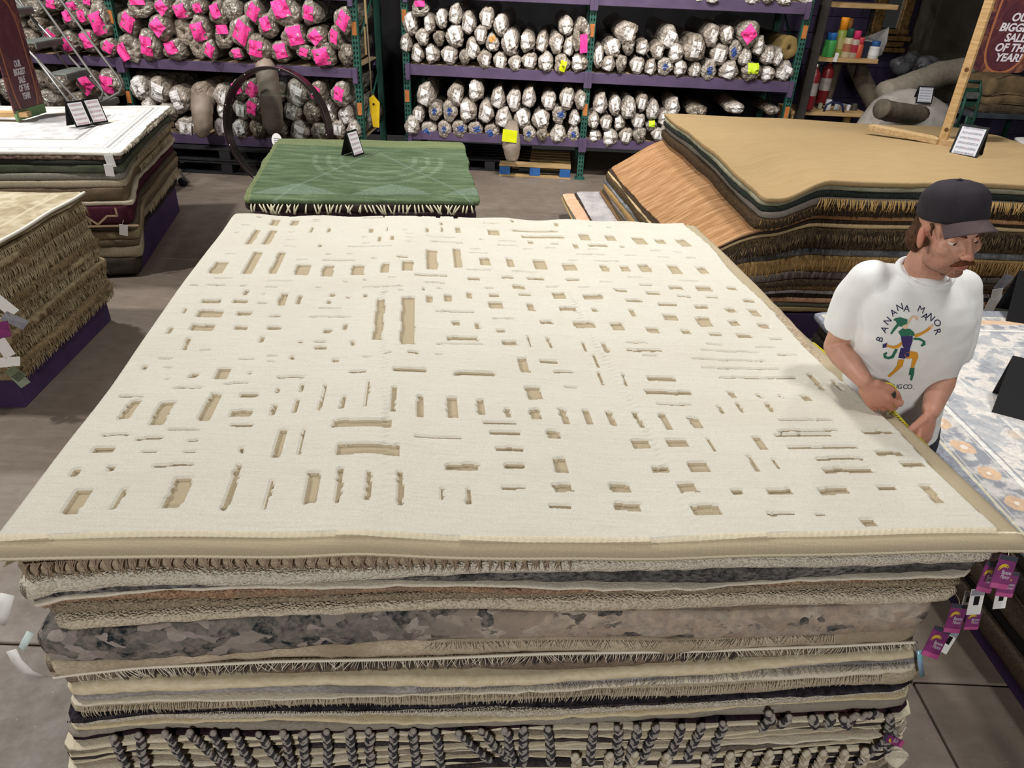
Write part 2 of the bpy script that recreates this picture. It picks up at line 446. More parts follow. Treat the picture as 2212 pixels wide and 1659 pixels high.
P_yellow = [roll_proto(60, M_wrap, [('yellow_tag', M_yellow, .8, 1.0, .15, -.15, -.25, .12, .08)])]
P_lime = [roll_proto(61, M_wrap2, [('lime_tag', M_lime, 1.05, 1.05, 0, .4, .05, .15, .02)])]
P_orange = [roll_proto(62, M_wrap, [('orange_tape', M_obit, .9, .6, 0, .45, .3, .07, .05), ('paper_label', M_label, .8, .6, 0, -.3, .2, .07, .05)])]
P_pink = [roll_proto(70 + s, M_wrap2, [('pink_tag', M_pink, .85 + .35 * r5.rand(), .95 + .35 * r5.rand(), .12 * r5.randn(), .1 * r5.randn(), .35 * r5.randn(), .12, .1)], k=.35 + .2 * r5.rand()) for s in range(8)]
P_pinkhole = [roll_proto(80 + s, M_wrap2, [('pink_tag', M_pink, .8, 1.1, (-.5, .3)[s], (-.25, -.5)[s], (.4, .1)[s], .12, .1)], hollow=True) for s in range(2)]
P_pinktop = [roll_proto(84, M_wrap2, [('pink_tag', M_pink, 1.2, .7, 0, .62, .05, .12, .1)], hollow=True)]
P_hole = [roll_proto(86 + s, M_fuzzy, [], hollow=True) for s in range(2)]
P_jute = [roll_proto(88, M_jute, [], hollow=True)]
P_fuzzy = [roll_proto(89, M_fuzzy, [], k=.9)]
KIND = dict(w=(P_white, 'labelled white rug roll'), g=(P_plain, 'unlabelled grey rug roll'), b=(P_blue, 'blue-taped white rug roll'),
            y=(P_yellow, 'yellow-tagged white rug roll'), l=(P_lime, 'lime-tagged grey rug roll'), o=(P_orange, 'orange-taped white rug roll'),
            p=(P_pink, 'pink-tagged rug roll'), q=(P_pinkhole, 'open pink-tagged rug roll'), t=(P_pinktop, 'pink-topped rug roll'), h=(P_hole, 'open brown rug roll'), j=(P_jute, 'bare jute rug roll'), f=(P_fuzzy, 'fuzzy brown rug roll'))
def rolls(rows, ox, oy, sc, Y, x0, where, group, fit=1.0, floor_z=None):
    """rows: layer name -> list of (x, y, half width, half height, kind) in zoomed picture pixels"""
    for layer, items in rows.items():
        for i, it in enumerate(sorted(items)):
            zx, zy, hw, hh, kd = it
            px, py = ox + zx / sc, oy + zy / sc
            out = {'p': .05, 'q': .07, 't': .07}.get(kd, .0) + .05 * rnd.random()
            P = onp(px, py, np.array([x0, Y, 0]) - ey_r * out, ey_r)
            d = depth(P); rx = hw / sc * d / FOC * fit; rz = hh / sc * d / FOC * .95 * fit
            protos, desc = KIND[kd]
            me, parts = rnd.choice(protos)
            o = bpy.data.objects.new('rug_roll', me); col.objects.link(o)
            ry = .5 * (rx + rz) if rx > .05 else .1
            o.location = Vector(P + ey_r * ry * .35); o.scale = (rx, min(ry, .145), rz)
            o.rotation_euler = (0, 0, YAW + rnd.uniform(-.03, .05))
            tag(o, f'{desc}, {ORD[i]} from left, {layer}, {where}', 'rug roll', group)
            for nm, pm in parts:
                c = bpy.data.objects.new(nm, pm); col.objects.link(c); c.parent = o
W = 'w'
def kw(*a): return [(x + ('w',))[:5] if len(x) == 4 else x for x in a]
SR = 4.6085; SL = 3.949; SZ = 7.3733
G1 = 'wrapped rug rolls on the right rack'; G2 = 'pink-tagged rug rolls on the left rack'
rolls({'bottom layer': kw((325,535,62,95),(475,540,75,98),(645,550,85,98),(800,570,58,76,'g'),(995,595,70,95),(1155,610,72,98),(1300,630,65,82),(1445,610,80,88),(1612,620,78,100),(1767,640,78,106,'y'),(1945,630,88,96)),
       'second layer': kw((210,430,60,96),(375,370,66,84),(540,380,58,78,'g'),(700,365,95,115),(875,485,72,110),(1075,430,70,92,'o'),(1250,430,88,132),(1425,420,78,102),(1570,425,65,102),(1715,435,70,106),(1840,465,60,102)),
       'upper layers': kw((255,240,75,118),(350,90,85,80,'t'),(445,240,60,103),(565,190,60,98),(705,145,70,106),(835,230,70,112),(960,345,65,96),(1020,180,75,112),(1155,255,70,112),(1815,260,75,95),(1965,350,92,165,'q'))},
      830, 0, SR, RY, .73, "middle shelf, right rack's left bay", G1)
rolls({'bottom layer': kw((270,1255,75,98),(437,1300,78,88,'b'),(595,1290,68,92,'b'),(745,1290,75,88,'b'),(905,1295,75,84,'b'),(1070,1310,78,78,'b'),(1440,1335,68,86,'b'),(1570,1345,55,68,'g'),(1730,1340,80,96),(1885,1335,60,84,'b')),
       'second layer': kw((340,1140,60,88),(500,1110,72,98,'b'),(650,1110,75,116,'b'),(830,1110,90,122),(1010,1120,78,116),(1185,1180,85,108),(1375,1185,85,112),(1560,1200,92,108),(1740,1150,72,92,'b'),(1895,1185,58,83)),
       'top layer': kw((405,950,92,126),(705,950,78,116),(910,910,80,112),(1130,985,75,112),(1290,1005,72,112),(1440,980,72,102),(1640,1010,75,94),(1820,990,75,116),(1955,1000,60,100))},
      830, 0, SR, RY, .73, "lower shelf, right rack's left bay", G1)
rolls({'bottom layer': kw((250,490,45,100),(335,545,60,74),(445,545,48,80,'g'),(580,560,65,78),(695,575,52,72),(820,570,70,78,'b'),(950,585,58,73),(1075,600,55,73),(1197,600,63,92,'b'),(1365,605,85,84),(1560,615,85,80,'l'),(1700,635,62,68),(1840,610,75,88)),
       'second layer': kw((370,415,75,84),(505,400,55,74,'g'),(630,410,58,65),(755,435,60,78),(915,455,65,84),(1075,415,95,116),(1285,465,80,94),(1420,425,55,88,'b'),(1505,490,55,78),(1620,395,52,84),(1705,480,58,78),(1785,490,40,78),(1885,415,76,100,'j')),
       'top layer': kw((490,285,95,98),(855,320,78,98),(1220,305,66,98),(1350,305,58,80),(1540,290,95,116,'p'))},
      1230, 0, SL, RY, .73, "middle shelf, right rack's right bay", G1)
rolls({'bottom layer': kw((220,1165,55,58),(350,1180,68,82),(485,1165,60,74),(600,1160,58,74,'g'),(765,1150,66,62)),
       'second layer': kw((210,1030,50,78),(315,1050,55,70),(430,1050,50,70),(590,1040,60,70),(700,1075,48,50,'l'),(840,1080,50,60)),
       'top layer': kw((265,890,65,93),(390,910,52,88),(510,930,65,98),(622,880,50,78),(715,945,55,88),(805,1010,45,70),(885,920,64,84))},
      1230, 0, SL, RY, .73, "lower shelf, right rack's right bay", G1)
rolls({'deep row': kw((1090,955,90,60,'g'),(1420,925,85,50,'w'),(1740,945,62,40,'g'))}, 1230, 0, SL, RY + .02, .73, "lower shelf, right rack's right bay", G1)
rolls({'bottom layer': kw((1100,-14,52,30),(1225,0,52,28),(1565,0,72,42),(1700,0,55,36,'g'),(1840,4,70,48),(2030,8,62,50))}, 1230, 0, SL, RY, .73, "top shelf, right rack's right bay", G1)
# left rack, middle shelf: right bay
zc = lambda L: [(x + 500 * SZ - 230 * SZ, y, a, b, k) for x, y, a, b, k in L]
B = [(480,130,200,170,'t'),(890,115,150,180,'p'),(1190,150,165,175,'p'),(1450,110,140,125,'p'),(1760,220,150,205,'p'),(1990,160,165,185,'g'),(320,360,160,210,'p'),(840,430,190,212,'p'),(1190,520,165,212,'h'),(1480,470,185,232,'p'),(1840,600,150,195,'t'),(320,780,188,240,'q'),(660,740,180,262,'p'),(1060,800,185,180,'p'),(1430,780,130,160,'h'),(1630,800,108,158,'p'),(2060,860,120,100,'p')]
Cc = zc([(335,190,145,195,'p'),(820,190,262,255,'p'),(1245,215,152,198,'p'),(1760,330,145,215,'p'),(140,520,188,262,'p'),(560,420,150,200,'p'),(980,590,205,225,'p'),(1350,590,165,178,'p'),(1640,600,115,195,'p'),(410,780,205,222,'p'),(760,830,165,175,'p'),(1160,840,135,118,'p'),(1450,870,205,225,'p'),(1815,870,130,190,'g')])
allm = B + Cc
lay = lambda y0, y1: [t for t in allm if y0 <= t[1] < y1]
rolls({'bottom layer': lay(700, 2000), 'second layer': lay(400, 700), 'upper layers': lay(-99, 400)}, 230, 0, SZ, LY, 0, "middle shelf, left rack's right bay", G2)
A_ = [(820,60,140,130,'p'),(1150,80,130,100,'p'),(1300,230,120,165,'p'),(1560,330,175,290,'p'),(1400,20,130,110,'p'),(1090,290,120,160,'p'),(780,600,120,170,'p'),(1080,680,140,175,'p'),(1370,660,158,182,'p'),(1710,750,128,135,'p'),(530,150,150,150,'g'),(480,640,140,170,'g'),(240,700,150,150,'g'),(-60,690,150,160,'p'),(250,420,150,160,'g'),(20,420,150,160,'p'),(560,390,130,120,'g'),(200,130,160,160,'p')]
rolls({'bottom layer': [t for t in A_ if t[1] > 560], 'second layer': [t for t in A_ if 200 < t[1] <= 560], 'top layer': [t for t in A_ if t[1] <= 200]}, 0, 0, SZ, LY, 0, "middle shelf, left rack's left bay", G2)
# left rack, lower shelf
rolls({'bottom layer': kw((640,860,95,75,'g'),(420,860,110,100,'g'),(200,850,110,100,'g')), 'top layer': kw((745,720,108,128,'p'),(925,725,108,126,'p'),(480,720,110,105,'g'),(300,690,90,100,'g'),(60,770,100,110,'g'))}, 0, 0, SL, LY, 0, "lower shelf, left rack's left bay", G2)
zz = lambda L: [(x + 480 * SL, y, a, b, k) for x, y, a, b, k in L]
rolls({'bottom layer': [(1265,905,62,70,'w'),(1430,960,85,90,'g'),(1590,1090,105,98,'w'),(1880,1100,65,98,'w'),(2040,1110,72,90,'w')] + zz([(300,1100,75,90,'g'),(480,1110,80,90,'g'),(650,1120,80,90,'w'),(830,1130,80,90,'g'),(985,1105,62,82,'w'),(1118,1110,62,80,'w')]),
       'second layer': [(1340,775,90,112,'w'),(1180,760,85,112,'w'),(1525,860,95,120,'w'),(1895,945,55,78,'w'),(2050,935,70,95,'w')] + zz([(260,930,80,100,'p'),(420,930,80,100,'g'),(590,950,80,95,'w'),(760,960,75,95,'g'),(905,955,72,108,'w'),(1052,990,65,88,'w')]),
       'top layer': [(1725,830,102,130,'f'),(1880,830,65,108,'w'),(2030,770,72,95,'p')] + zz([(250,770,80,100,'p'),(450,790,85,100,'g'),(625,800,92,122,'w'),(800,800,72,100,'p'),(1000,810,80,108,'p')])}, 0, 0, SL, LY, 0, "lower shelf, left rack's right bay", G2)
# two soft ends that sag over the beams
def sagging(name, pts, rads, matl, label, tagm=None, tagpx=None, Y=RY, x0=.73, group=None):
    P = [onp(x, y, np.array([x0, Y, 0]) - ey_r * o, ey_r) for x, y, o in pts]
    P = [P[0] + ey_r * 1.2] + P
    mb = MB(); rr = [rads[0]] + list(rads)
    Q = []; RR = []
    for i in range(len(P) - 1):
        for t in np.linspace(0, 1, 6, endpoint=i == len(P) - 2): Q.append(P[i] * (1 - t) + P[i + 1] * t); RR.append(rr[i] * (1 - t) + rr[i + 1] * t)
    mb.tube(Q, RR, 14)
    V = np.vstack(mb.v); V += .012 * np.c_[sn(V[:, 2], V[:, 0], 3, 30), sn(V[:, 0], V[:, 2], 4, 30), sn(V[:, 0], V[:, 2], 5, 20)]; mb.v = [V]
    o = mb.obj(name, matl)
    tag(o, label, 'rug roll', group)
    if tagm:
        c = onp(tagpx[0], tagpx[1], np.array([x0, Y, 0]) - ey_r * tagpx[2], ey_r)
        MB().box(c, (.17, .006, .14), rotz(YAW) @ euler(.12, .08, 0)).obj('yellow_tag', tagm, o, smooth=False)
    return o
sagging('rug_roll', [(1104, 275, .02), (1104, 292, .13), (1105, 318, .16), (1106, 345, .15)], [.085, .105, .11, .075], M_fuzzy, 'long brown-wrapped rug roll with yellow tag, its end hanging over the bottom beam', M_yellow, (1101, 294, .27), group=G1)
sagging('rug_roll', [(436, 210, .0), (436, 240, .12), (437, 272, .17), (436, 292, .16)], [.12, .12, .10, .06], M_fuzzy, 'fuzzy brown wrapped roll end drooping over the lower beam, left rack', None, None, LY, 0, group=G2)
sagging('rug_roll', [(572, 142, .0), (577, 160, .13), (584, 215, .19), (590, 270, .19), (592, 288, .16)], [.10, .12, .12, .11, .06], M_fuzzy, 'long brown-grey wrapped roll hanging behind the round glass pane, left rack', None, None, LY, 0, group=G2)
# ------------------------------------------------------------------ the near stack of rugs
ZT = 1.10
FL, FR, BR, BL = [onz(*p, ZT)[:2] for p in ((10, 1176), (2200, 1158), (1497, 487), (515, 468))]
def Q(u, v):
    u = np.asarray(u)[..., None]; v = np.asarray(v)[..., None]
    return FL * (1 - u) * (1 - v) + FR * u * (1 - v) + BR * u * v + BL * (1 - u) * v
def Qinv(x, y):
    x = np.asarray(x, float); y = np.asarray(y, float); u = np.full(x.shape, .5); v = np.full(x.shape, .5)
    for _ in range(12):
        p = Q(u, v); du = (FR - FL) * (1 - v)[..., None] + (BR - BL) * v[..., None]; dv = (BL - FL) * (1 - u)[..., None] + (BR - FR) * u[..., None]
        e0, e1 = x - p[..., 0], y - p[..., 1]; det = du[..., 0] * dv[..., 1] - du[..., 1] * dv[..., 0]
        u = u + (e0 * dv[..., 1] - e1 * dv[..., 0]) / det; v = v + (du[..., 0] * e1 - du[..., 1] * e0) / det
    return u, v
LW, LH = np.linalg.norm(FR - FL), np.linalg.norm((BL + BR) / 2 - (FL + FR) / 2)
nfront = np.array([-(FR - FL)[1], (FR - FL)[0], 0]) / LW; exf = np.append((FR - FL) / LW, 0)
nside_l = np.append((FL - BL) / np.linalg.norm(FL - BL), 0)

ZONES = [
(380,440,3.568,[(765,155,65,50),(918,160,60,45),(648,118,40,8),(540,178,50,8),(475,238,22,10),(1000,106,250,6),(1095,140,60,8),(1090,156,50,5),(1525,127,165,10),(1610,122,6,22),(1877,122,28,22),(2025,125,35,28),(2160,128,35,28),(2052,184,22,26),(2040,88,60,6),(598,275,55,130),(725,278,60,125),(900,234,40,10),(1048,218,22,48),(1180,222,22,40),(888,304,80,5),(888,353,90,6),(1113,350,24,26),(1505,230,32,38),(1630,225,8,40),(1768,240,36,10),(1455,283,36,10),(1570,305,26,44),(1670,302,26,42),(1808,275,55,6),(1808,304,55,6),(1797,336,45,10),(1470,336,55,6),(1938,240,24,40),(2050,230,16,40),(2175,232,36,46),(2040,293,230,5),(2090,330,240,9),(1500,366,340,8),(595,480,75,175),(785,485,60,175),(335,515,110,95),(430,413,80,5),(980,540,110,85),(1172,548,85,85),(1405,542,100,75),(1615,532,62,75),(1787,520,85,75),(1972,462,85,145),(2168,448,60,145),(975,459,85,10),(1260,468,240,11),(1185,420,40,8),(1345,420,40,6),(1533,458,45,12),(1752,453,88,16),(1968,583,250,16),(375,604,150,7),(320,655,140,12),(150,655,60,10),(530,665,50,10),(810,628,200,7),(740,674,90,8),(1312,628,45,10),(1460,620,36,10),(1665,608,50,5),(1600,675,310,9),(1998,638,160,10),(2035,678,35,12),(1910,692,18,22),(1735,705,35,10),(1100,674,40,6)]),
(980,440,3.3515,[(278,166,110,7),(425,145,22,18),(745,168,30,28),(290,230,80,42),(590,214,330,14),(650,258,310,20),(390,292,130,6),(395,325,140,7),(210,284,36,8),(555,296,40,22),(730,308,55,12),(705,337,80,8),(540,348,70,6),(885,325,36,34),(160,356,70,7),(180,384,140,6),(950,260,75,48),(1140,264,70,40),(1350,282,90,55),(1500,287,70,36),(1665,298,80,55),(1045,320,140,18),(1220,328,36,14),(1130,187,35,8),(995,183,25,8),(1010,347,80,6),(990,384,200,8),(1280,393,90,6),(1465,357,75,6),(1615,365,60,6),(1515,405,80,7),(1715,404,75,8),(1110,431,180,7),(865,425,60,7),(228,443,75,55),(410,445,50,60),(625,453,90,65),(840,472,95,48),(1090,482,60,50),(1240,487,70,40),(1385,485,80,56),(1600,492,80,62),(1800,490,65,45),(180,505,175,8),(515,508,180,7),(145,570,85,22),(390,553,90,18),(590,553,120,20),(860,565,95,20),(1100,587,95,8),(1310,549,100,7),(475,620,90,30),(260,631,60,10),(715,613,85,8),(945,625,90,6),(1390,605,90,14),(1610,620,100,24),(1815,625,110,34),(2015,618,70,24),(1210,645,90,20),(1440,660,100,20),(1700,570,150,6)]),
(300,600,3.3515,[(780,135,30,36),(908,140,14,18),(1045,178,55,80),(1165,180,30,60),(1400,142,38,24),(1380,190,36,24),(1515,162,28,14),(1640,152,28,24),(1785,138,36,12),(1900,128,36,10),(527,192,140,28),(740,192,110,24),(897,205,70,12),(515,275,180,50),(762,273,105,28),(985,291,80,14),(1390,296,300,9),(1380,235,160,5),(458,370,165,44),(735,370,95,28),(978,374,105,24),(330,258,22,40),(345,485,30,90),(890,455,30,46),(1362,400,58,34),(1492,374,30,46),(1545,497,30,36),(1740,335,62,300),(1948,345,98,345),(2105,182,42,52),(1168,482,28,20),(1318,480,90,12),(1308,527,88,28),(1110,596,30,28),(1430,618,44,28),(1652,603,60,10),(1803,576,44,14),(1988,576,78,20),(200,588,110,8),(212,655,65,8),(212,738,44,14),(395,718,60,36),(605,702,95,85),(800,704,14,22),(785,600,120,6),(1105,740,195,16),(1585,714,125,18),(1958,706,240,34),(475,528,80,6),(225,395,30,50),(40,650,30,30),(970,582,65,6),(960,625,50,6)]),
(940,600,2.5136,[(320,112,52,18),(487,103,70,12),(672,104,64,34),(855,116,105,26),(1080,134,95,14),(1185,92,75,8),(1350,106,75,10),(1505,110,60,10),(1705,125,60,16),(1265,148,100,16),(1450,160,70,18),(1610,175,60,22),(1740,185,50,36),(70,125,40,36),(182,112,28,32),(105,196,210,9),(332,163,76,36),(520,170,38,42),(720,175,90,24),(868,183,30,20),(1072,196,30,38),(1280,216,75,32),(1465,237,80,50),(1630,240,55,28),(1790,250,60,28),(376,236,115,8),(605,250,70,20),(812,258,110,34),(990,268,65,40),(1185,288,65,32),(1362,292,50,24),(1525,302,75,16),(1685,308,80,22),(1855,322,70,10),(113,260,42,26),(228,275,26,40),(355,304,50,18),(150,347,165,26),(130,379,255,7),(405,373,78,26),(510,358,10,60),(620,362,16,56),(812,377,14,50),(925,380,26,50),(1100,354,120,8),(1135,395,190,14),(1165,422,80,6),(1520,356,90,6),(1800,366,100,6),(1600,390,310,6),(1915,406,100,8),(480,488,50,78),(618,462,98,18),(695,515,110,12),(875,450,14,70),(210,540,220,24),(1600,437,400,6),(1660,480,420,8),(1755,532,420,9),(1232,542,150,22),(900,545,14,70),(1030,550,14,70),(2060,540,24,60),(20,440,45,8)]),
(100,780,3.16,[(975,193,205,14),(1300,165,170,8),(578,246,165,14),(572,345,80,140),(795,375,100,175),(1120,335,80,200),(1383,250,125,34),(1338,380,140,52),(1340,470,150,24),(1558,358,28,80),(1580,222,12,40),(1748,202,22,60),(1712,340,24,105),(1890,280,14,190),(2030,325,26,95),(490,524,185,14),(950,496,220,8),(710,555,185,20),(1015,575,65,18),(398,628,140,46),(268,545,30,50),(1342,645,28,46),(1603,598,52,195),(1752,590,10,180),(710,651,115,6),(985,660,80,7),(210,782,60,60),(455,756,50,36),(885,744,280,20),(60,830,36,130),(215,990,115,170),(510,970,38,150),(910,935,120,215),(1278,900,40,310),(1525,950,18,210),(1820,900,85,210)]),
(700,780,3.16,[(265,475,400,55),(305,650,425,75),(300,270,12,190),(478,305,32,180),(662,342,45,150),(878,345,72,140),(1073,335,50,110),(1255,370,36,65),(1430,225,100,90),(1685,178,85,12),(1445,375,70,75),(1642,382,46,105),(1805,378,42,100),(1965,385,40,95),(2150,390,34,100),(1195,444,225,20),(1238,510,210,26),(1570,508,85,56),(790,550,330,9),(1270,614,190,30),(950,740,225,48),(1305,732,135,36),(1620,714,90,100),(1295,875,155,22),(1635,862,130,58),(2030,850,135,62),(2085,978,175,58),(1622,994,145,28),(310,895,32,200),(525,905,40,230),(808,925,12,80),(990,940,34,110),(110,895,38,240)]),
(1300,780,2.5136,[(325,92,150,24),(365,163,250,24),(395,228,195,10),(712,172,36,36),(860,180,24,22),(975,183,16,20),(1112,195,48,32),(655,255,24,46),(755,245,20,60),(915,245,26,56),(1170,110,24,90),(1285,130,20,60),(350,320,40,90),(515,328,60,60),(1110,320,290,9),(1120,380,330,12),(1095,403,310,16),(1500,393,155,20),(222,442,95,46),(420,440,110,42),(600,447,20,75),(865,443,44,70),(1205,473,385,14),(1290,535,260,16),(830,555,26,85),(950,555,18,56),(325,575,90,34),(535,570,105,58),(1345,598,265,28),(1560,508,140,28),(1690,570,130,30),(470,680,100,54),(740,712,60,28),(970,710,140,34),(1260,707,160,40),(1545,698,105,24),(1790,735,60,100),(575,805,145,60),(975,832,150,14),(1195,838,55,14),(1450,885,80,46)])]

def cream_rug():
    nu, nv = 500, 520
    e = .045
    # arc-length parameters that run past the edges and roll down
    U = np.linspace(-.075 / LW, 1 + .075 / LW, nu); Vv = np.linspace(-.047 / LH, 1 + .06 / LH, nv)
    def roll(a, L, r):
        """arc length a (metres) along a strip of length L whose ends curl down with radius r -> (position, drop)"""
        pos = np.clip(a, 0, L); drop = np.zeros_like(a)
        for s, d in ((-1, np.maximum(0, -a)), (1, np.maximum(0, a - L))):
            q = np.minimum(d / r, math.pi / 2); pos = pos + s * r * np.sin(q); drop = drop + r * (1 - np.cos(q)) + np.maximum(0, d - r * math.pi / 2)
        return pos, drop
    pu, du = roll(U * LW, LW, .04); pv, dv = roll(Vv * LH, LH, .026)
    UU, VV = np.meshgrid(pu / LW, pv / LH, indexing='ij'); D = du[:, None] + dv[None, :]
    XY = Q(UU, VV); X, Y = XY[..., 0], XY[..., 1]
    Z = ZT - np.minimum(D, .065) + .014 * sn(UU, VV, 31, 3.2) + .005 * sn(UU, VV, 33, 8)
    # long soft folds
    Z += .010 * np.exp(-((UU - .33 - .04 * VV) / .05) ** 2) * (VV < 1) - .006 * np.exp(-((UU - .62) / .06) ** 2)
    # the two fold creases, a file of short nicks in the pile
    for u0, dr in ((.335, -.03), (.655, -.02)):
        mk = np.exp(-((UU - u0 - dr * (VV - .5) - .006 * np.sin(9 * VV)) / .0055) ** 2) * np.clip(sn(VV * 0, VV, 91, 9) + .25, 0, 1)
        Z -= .0055 * mk * (np.sin(VV * 620 + UU * 300 * np.sign(dr)) > .2)
    # scalloped far hem
    far = np.clip((VV - .985) / .03, 0, 1); Z += far * .006 * np.sin(UU * 46)
    # hand-carved rectangles: the pile is cut away down to the ground weave
    low = np.zeros((nu, nv), np.float32)
    gu, gv = U, Vv
    for ox, oy, sc, L in ZONES:
        for cx, cy, w, h in L:
            px, py = ox + cx / sc, oy + cy / sc; hw, hh = w / sc / 2, h / sc / 2
            P = [onz(px - hw, py, ZT), onz(px + hw, py, ZT), onz(px, py - hh, ZT), onz(px, py + hh, ZT)]
            u, v = Qinv(np.array([p[0] for p in P]), np.array([p[1] for p in P]))
            u0, u1, v0, v1 = u[0], u[1], v[3], v[2]
            mw, mh = .0075 / LW, .0095 / LH
            if u1 - u0 < mw: c = (u0 + u1) / 2; u0, u1 = c - mw / 2, c + mw / 2
            if v1 - v0 < mh: c = (v0 + v1) / 2; v0, v1 = c - mh / 2, c + mh / 2
            if u1 < 0.012 or u0 > .988: continue
            iu = np.where((gu > u0 - .004) & (gu < u1 + .004))[0]; iv = np.where((gv > v0 - .004) & (gv < v1 + .004))[0]
            if not len(iu) or not len(iv): continue
            su, sv = gu[iu][:, None], gv[iv][None, :]
            j1 = .0012 * sn(su * 0 + .01 * u0, sv * 1.0, 5, 130); j2 = .0012 * sn(su * 1.0, sv * 0 + v0, 6, 130)
            ins = (su > u0 + j1) & (su < u1 + j1) & (sv > v0 + j2) & (sv < v1 + j2)
            sub = low[np.ix_(iu, iv)]; low[np.ix_(iu, iv)] = np.maximum(sub, ins)
    # flat woven ends without pile, stitched cords along the seam
    vseam = .004 + .002 * np.sin(UU * 9)
    flat = ((VV < vseam) & (Vv[None, :] < vseam)) | (UU > .982 - .004 * np.sin(VV * 20))
    pile = (1 - low) * (1 - flat)
    fz = nrs.rand(nu, nv)
    blur = pile.copy()
    Z += .0125 * blur + .0016 * (fz - .5) * pile
    cords = [.004, -.041 / LH]
    cordm = np.zeros((nu, nv))
    for c in cords:
        k = np.exp(-(((Vv[None, :] - c - (.002 * np.sin(UU * 9) if c > 0 else 0)) * LH) / .0045) ** 2); cordm = np.maximum(cordm, k)
    Z += .004 * cordm * (.7 + .3 * np.sin(UU * 900))
    V = np.stack([X, Y, Z], -1).reshape(-1, 3)
    i, j = np.meshgrid(np.arange(nu - 1), np.arange(nv - 1), indexing='ij'); a = (i * nv + j).ravel()
    F4 = np.c_[a, a + nv, a + nv + 1, a + 1].astype(np.int32)
    # underside: same outline, 14 mm lower, coarse
    cu, cv = np.linspace(0, nu - 1, 26).astype(int), np.linspace(0, nv - 1, 26).astype(int)
    Bv = np.stack([X, Y, Z - .03 * (D < .02) - .004], -1)[np.ix_(cu, cv)]
    cen = Q(.5, .5); Bv[..., :2] = cen + (Bv[..., :2] - cen) * .985
    n0 = len(V); nb = 26
    V = np.vstack([V, Bv.reshape(-1, 3)])
    i, j = np.meshgrid(np.arange(nb - 1), np.arange(nb - 1), indexing='ij'); b = n0 + (i * nb + j).ravel()
    F4 = np.vstack([F4, np.c_[b, b + 1, b + nb + 1, b + nb].astype(np.int32)])
    origin = np.array([*Q(.5, .5), ZT - .07]); V = V - origin
    me = bpy.data.meshes.new('carved_rug'); me.vertices.add(len(V)); me.vertices.foreach_set('co', V.astype(np.float32).ravel())
    me.loops.add(F4.size); me.loops.foreach_set('vertex_index', F4.ravel()); me.polygons.add(len(F4))
    me.polygons.foreach_set('loop_start', np.arange(0, F4.size, 4, dtype=np.int32)); me.polygons.foreach_set('loop_total', np.full(len(F4), 4, np.int32))
    me.polygons.foreach_set('use_smooth', np.ones(len(F4), bool)); me.update(calc_edges=True)
    at = me.attributes.new('pile', 'FLOAT', 'POINT'); at.data.foreach_set('value', np.r_[pile.ravel(), np.zeros(len(Bv.reshape(-1, 3)))].astype(np.float32))
    at = me.attributes.new('cord', 'FLOAT', 'POINT'); at.data.foreach_set('value', np.r_[cordm.ravel(), np.zeros(len(Bv.reshape(-1, 3)))].astype(np.float32))
    t = NT('carved_cream_wool'); v = t.coord('Object')
    p = t.n('ShaderNodeAttribute', attribute_name='pile').outputs['Fac']; c = t.n('ShaderNodeAttribute', attribute_name='cord').outputs['Fac']
    big = t.noise(v, 1.6, 4); pilec = t.ramp(big, (.3, 'dad6ca'), (.7, 'd2cdc0'))
    pilec = t.mix(t.ramp(t.noise(t.mapv(v, (.5, 3.2, 1), (0, 0, .09)), 2.2, 4), (.42, 0.0), (.62, .6)), pilec, lin('d8d6ca')); strk = t.noise(t.mapv(v, (3, 40, 3), (0, 0, .09)), 3, 4, .6); pilec = t.mix(t.ramp(strk, (.45, 0.0), (.8, .5)), pilec, lin('c8c0ae'))
    fine = t.noise(v, 420, 3, .7); pilec = t.mix(t.ramp(fine, (.36, .5), (.6, 0.0)), pilec, lin('b5ab96'))
    wv = t.wave(t.mapv(v, (1, 1, 1), (0, 0, .09)), 90, .6, 2, 'X'); grd = t.mix(t.math('MULTIPLY', wv, .45), lin('b3a58b'), lin('958669'))
    colr = t.mix(t.math('GREATER_THAN', p, .5), grd, pilec)
    colr = t.mix(t.math('GREATER_THAN', c, .55), colr, lin('e2d6ba'))
    h = t.math('ADD', t.math('MULTIPLY', fine, .6), t.math('MULTIPLY', strk, 1.2)); t.bump(h, .6, .007)
    me.materials.append(t.done(colr, .95, 0, .1))
    o = bpy.data.objects.new('carved_rug', me); col.objects.link(o); o.location = Vector(origin)
    tag(o, 'large cream wool rug with carved rectangles, on top of the near stack', 'rug')
    return o
cream_rug()

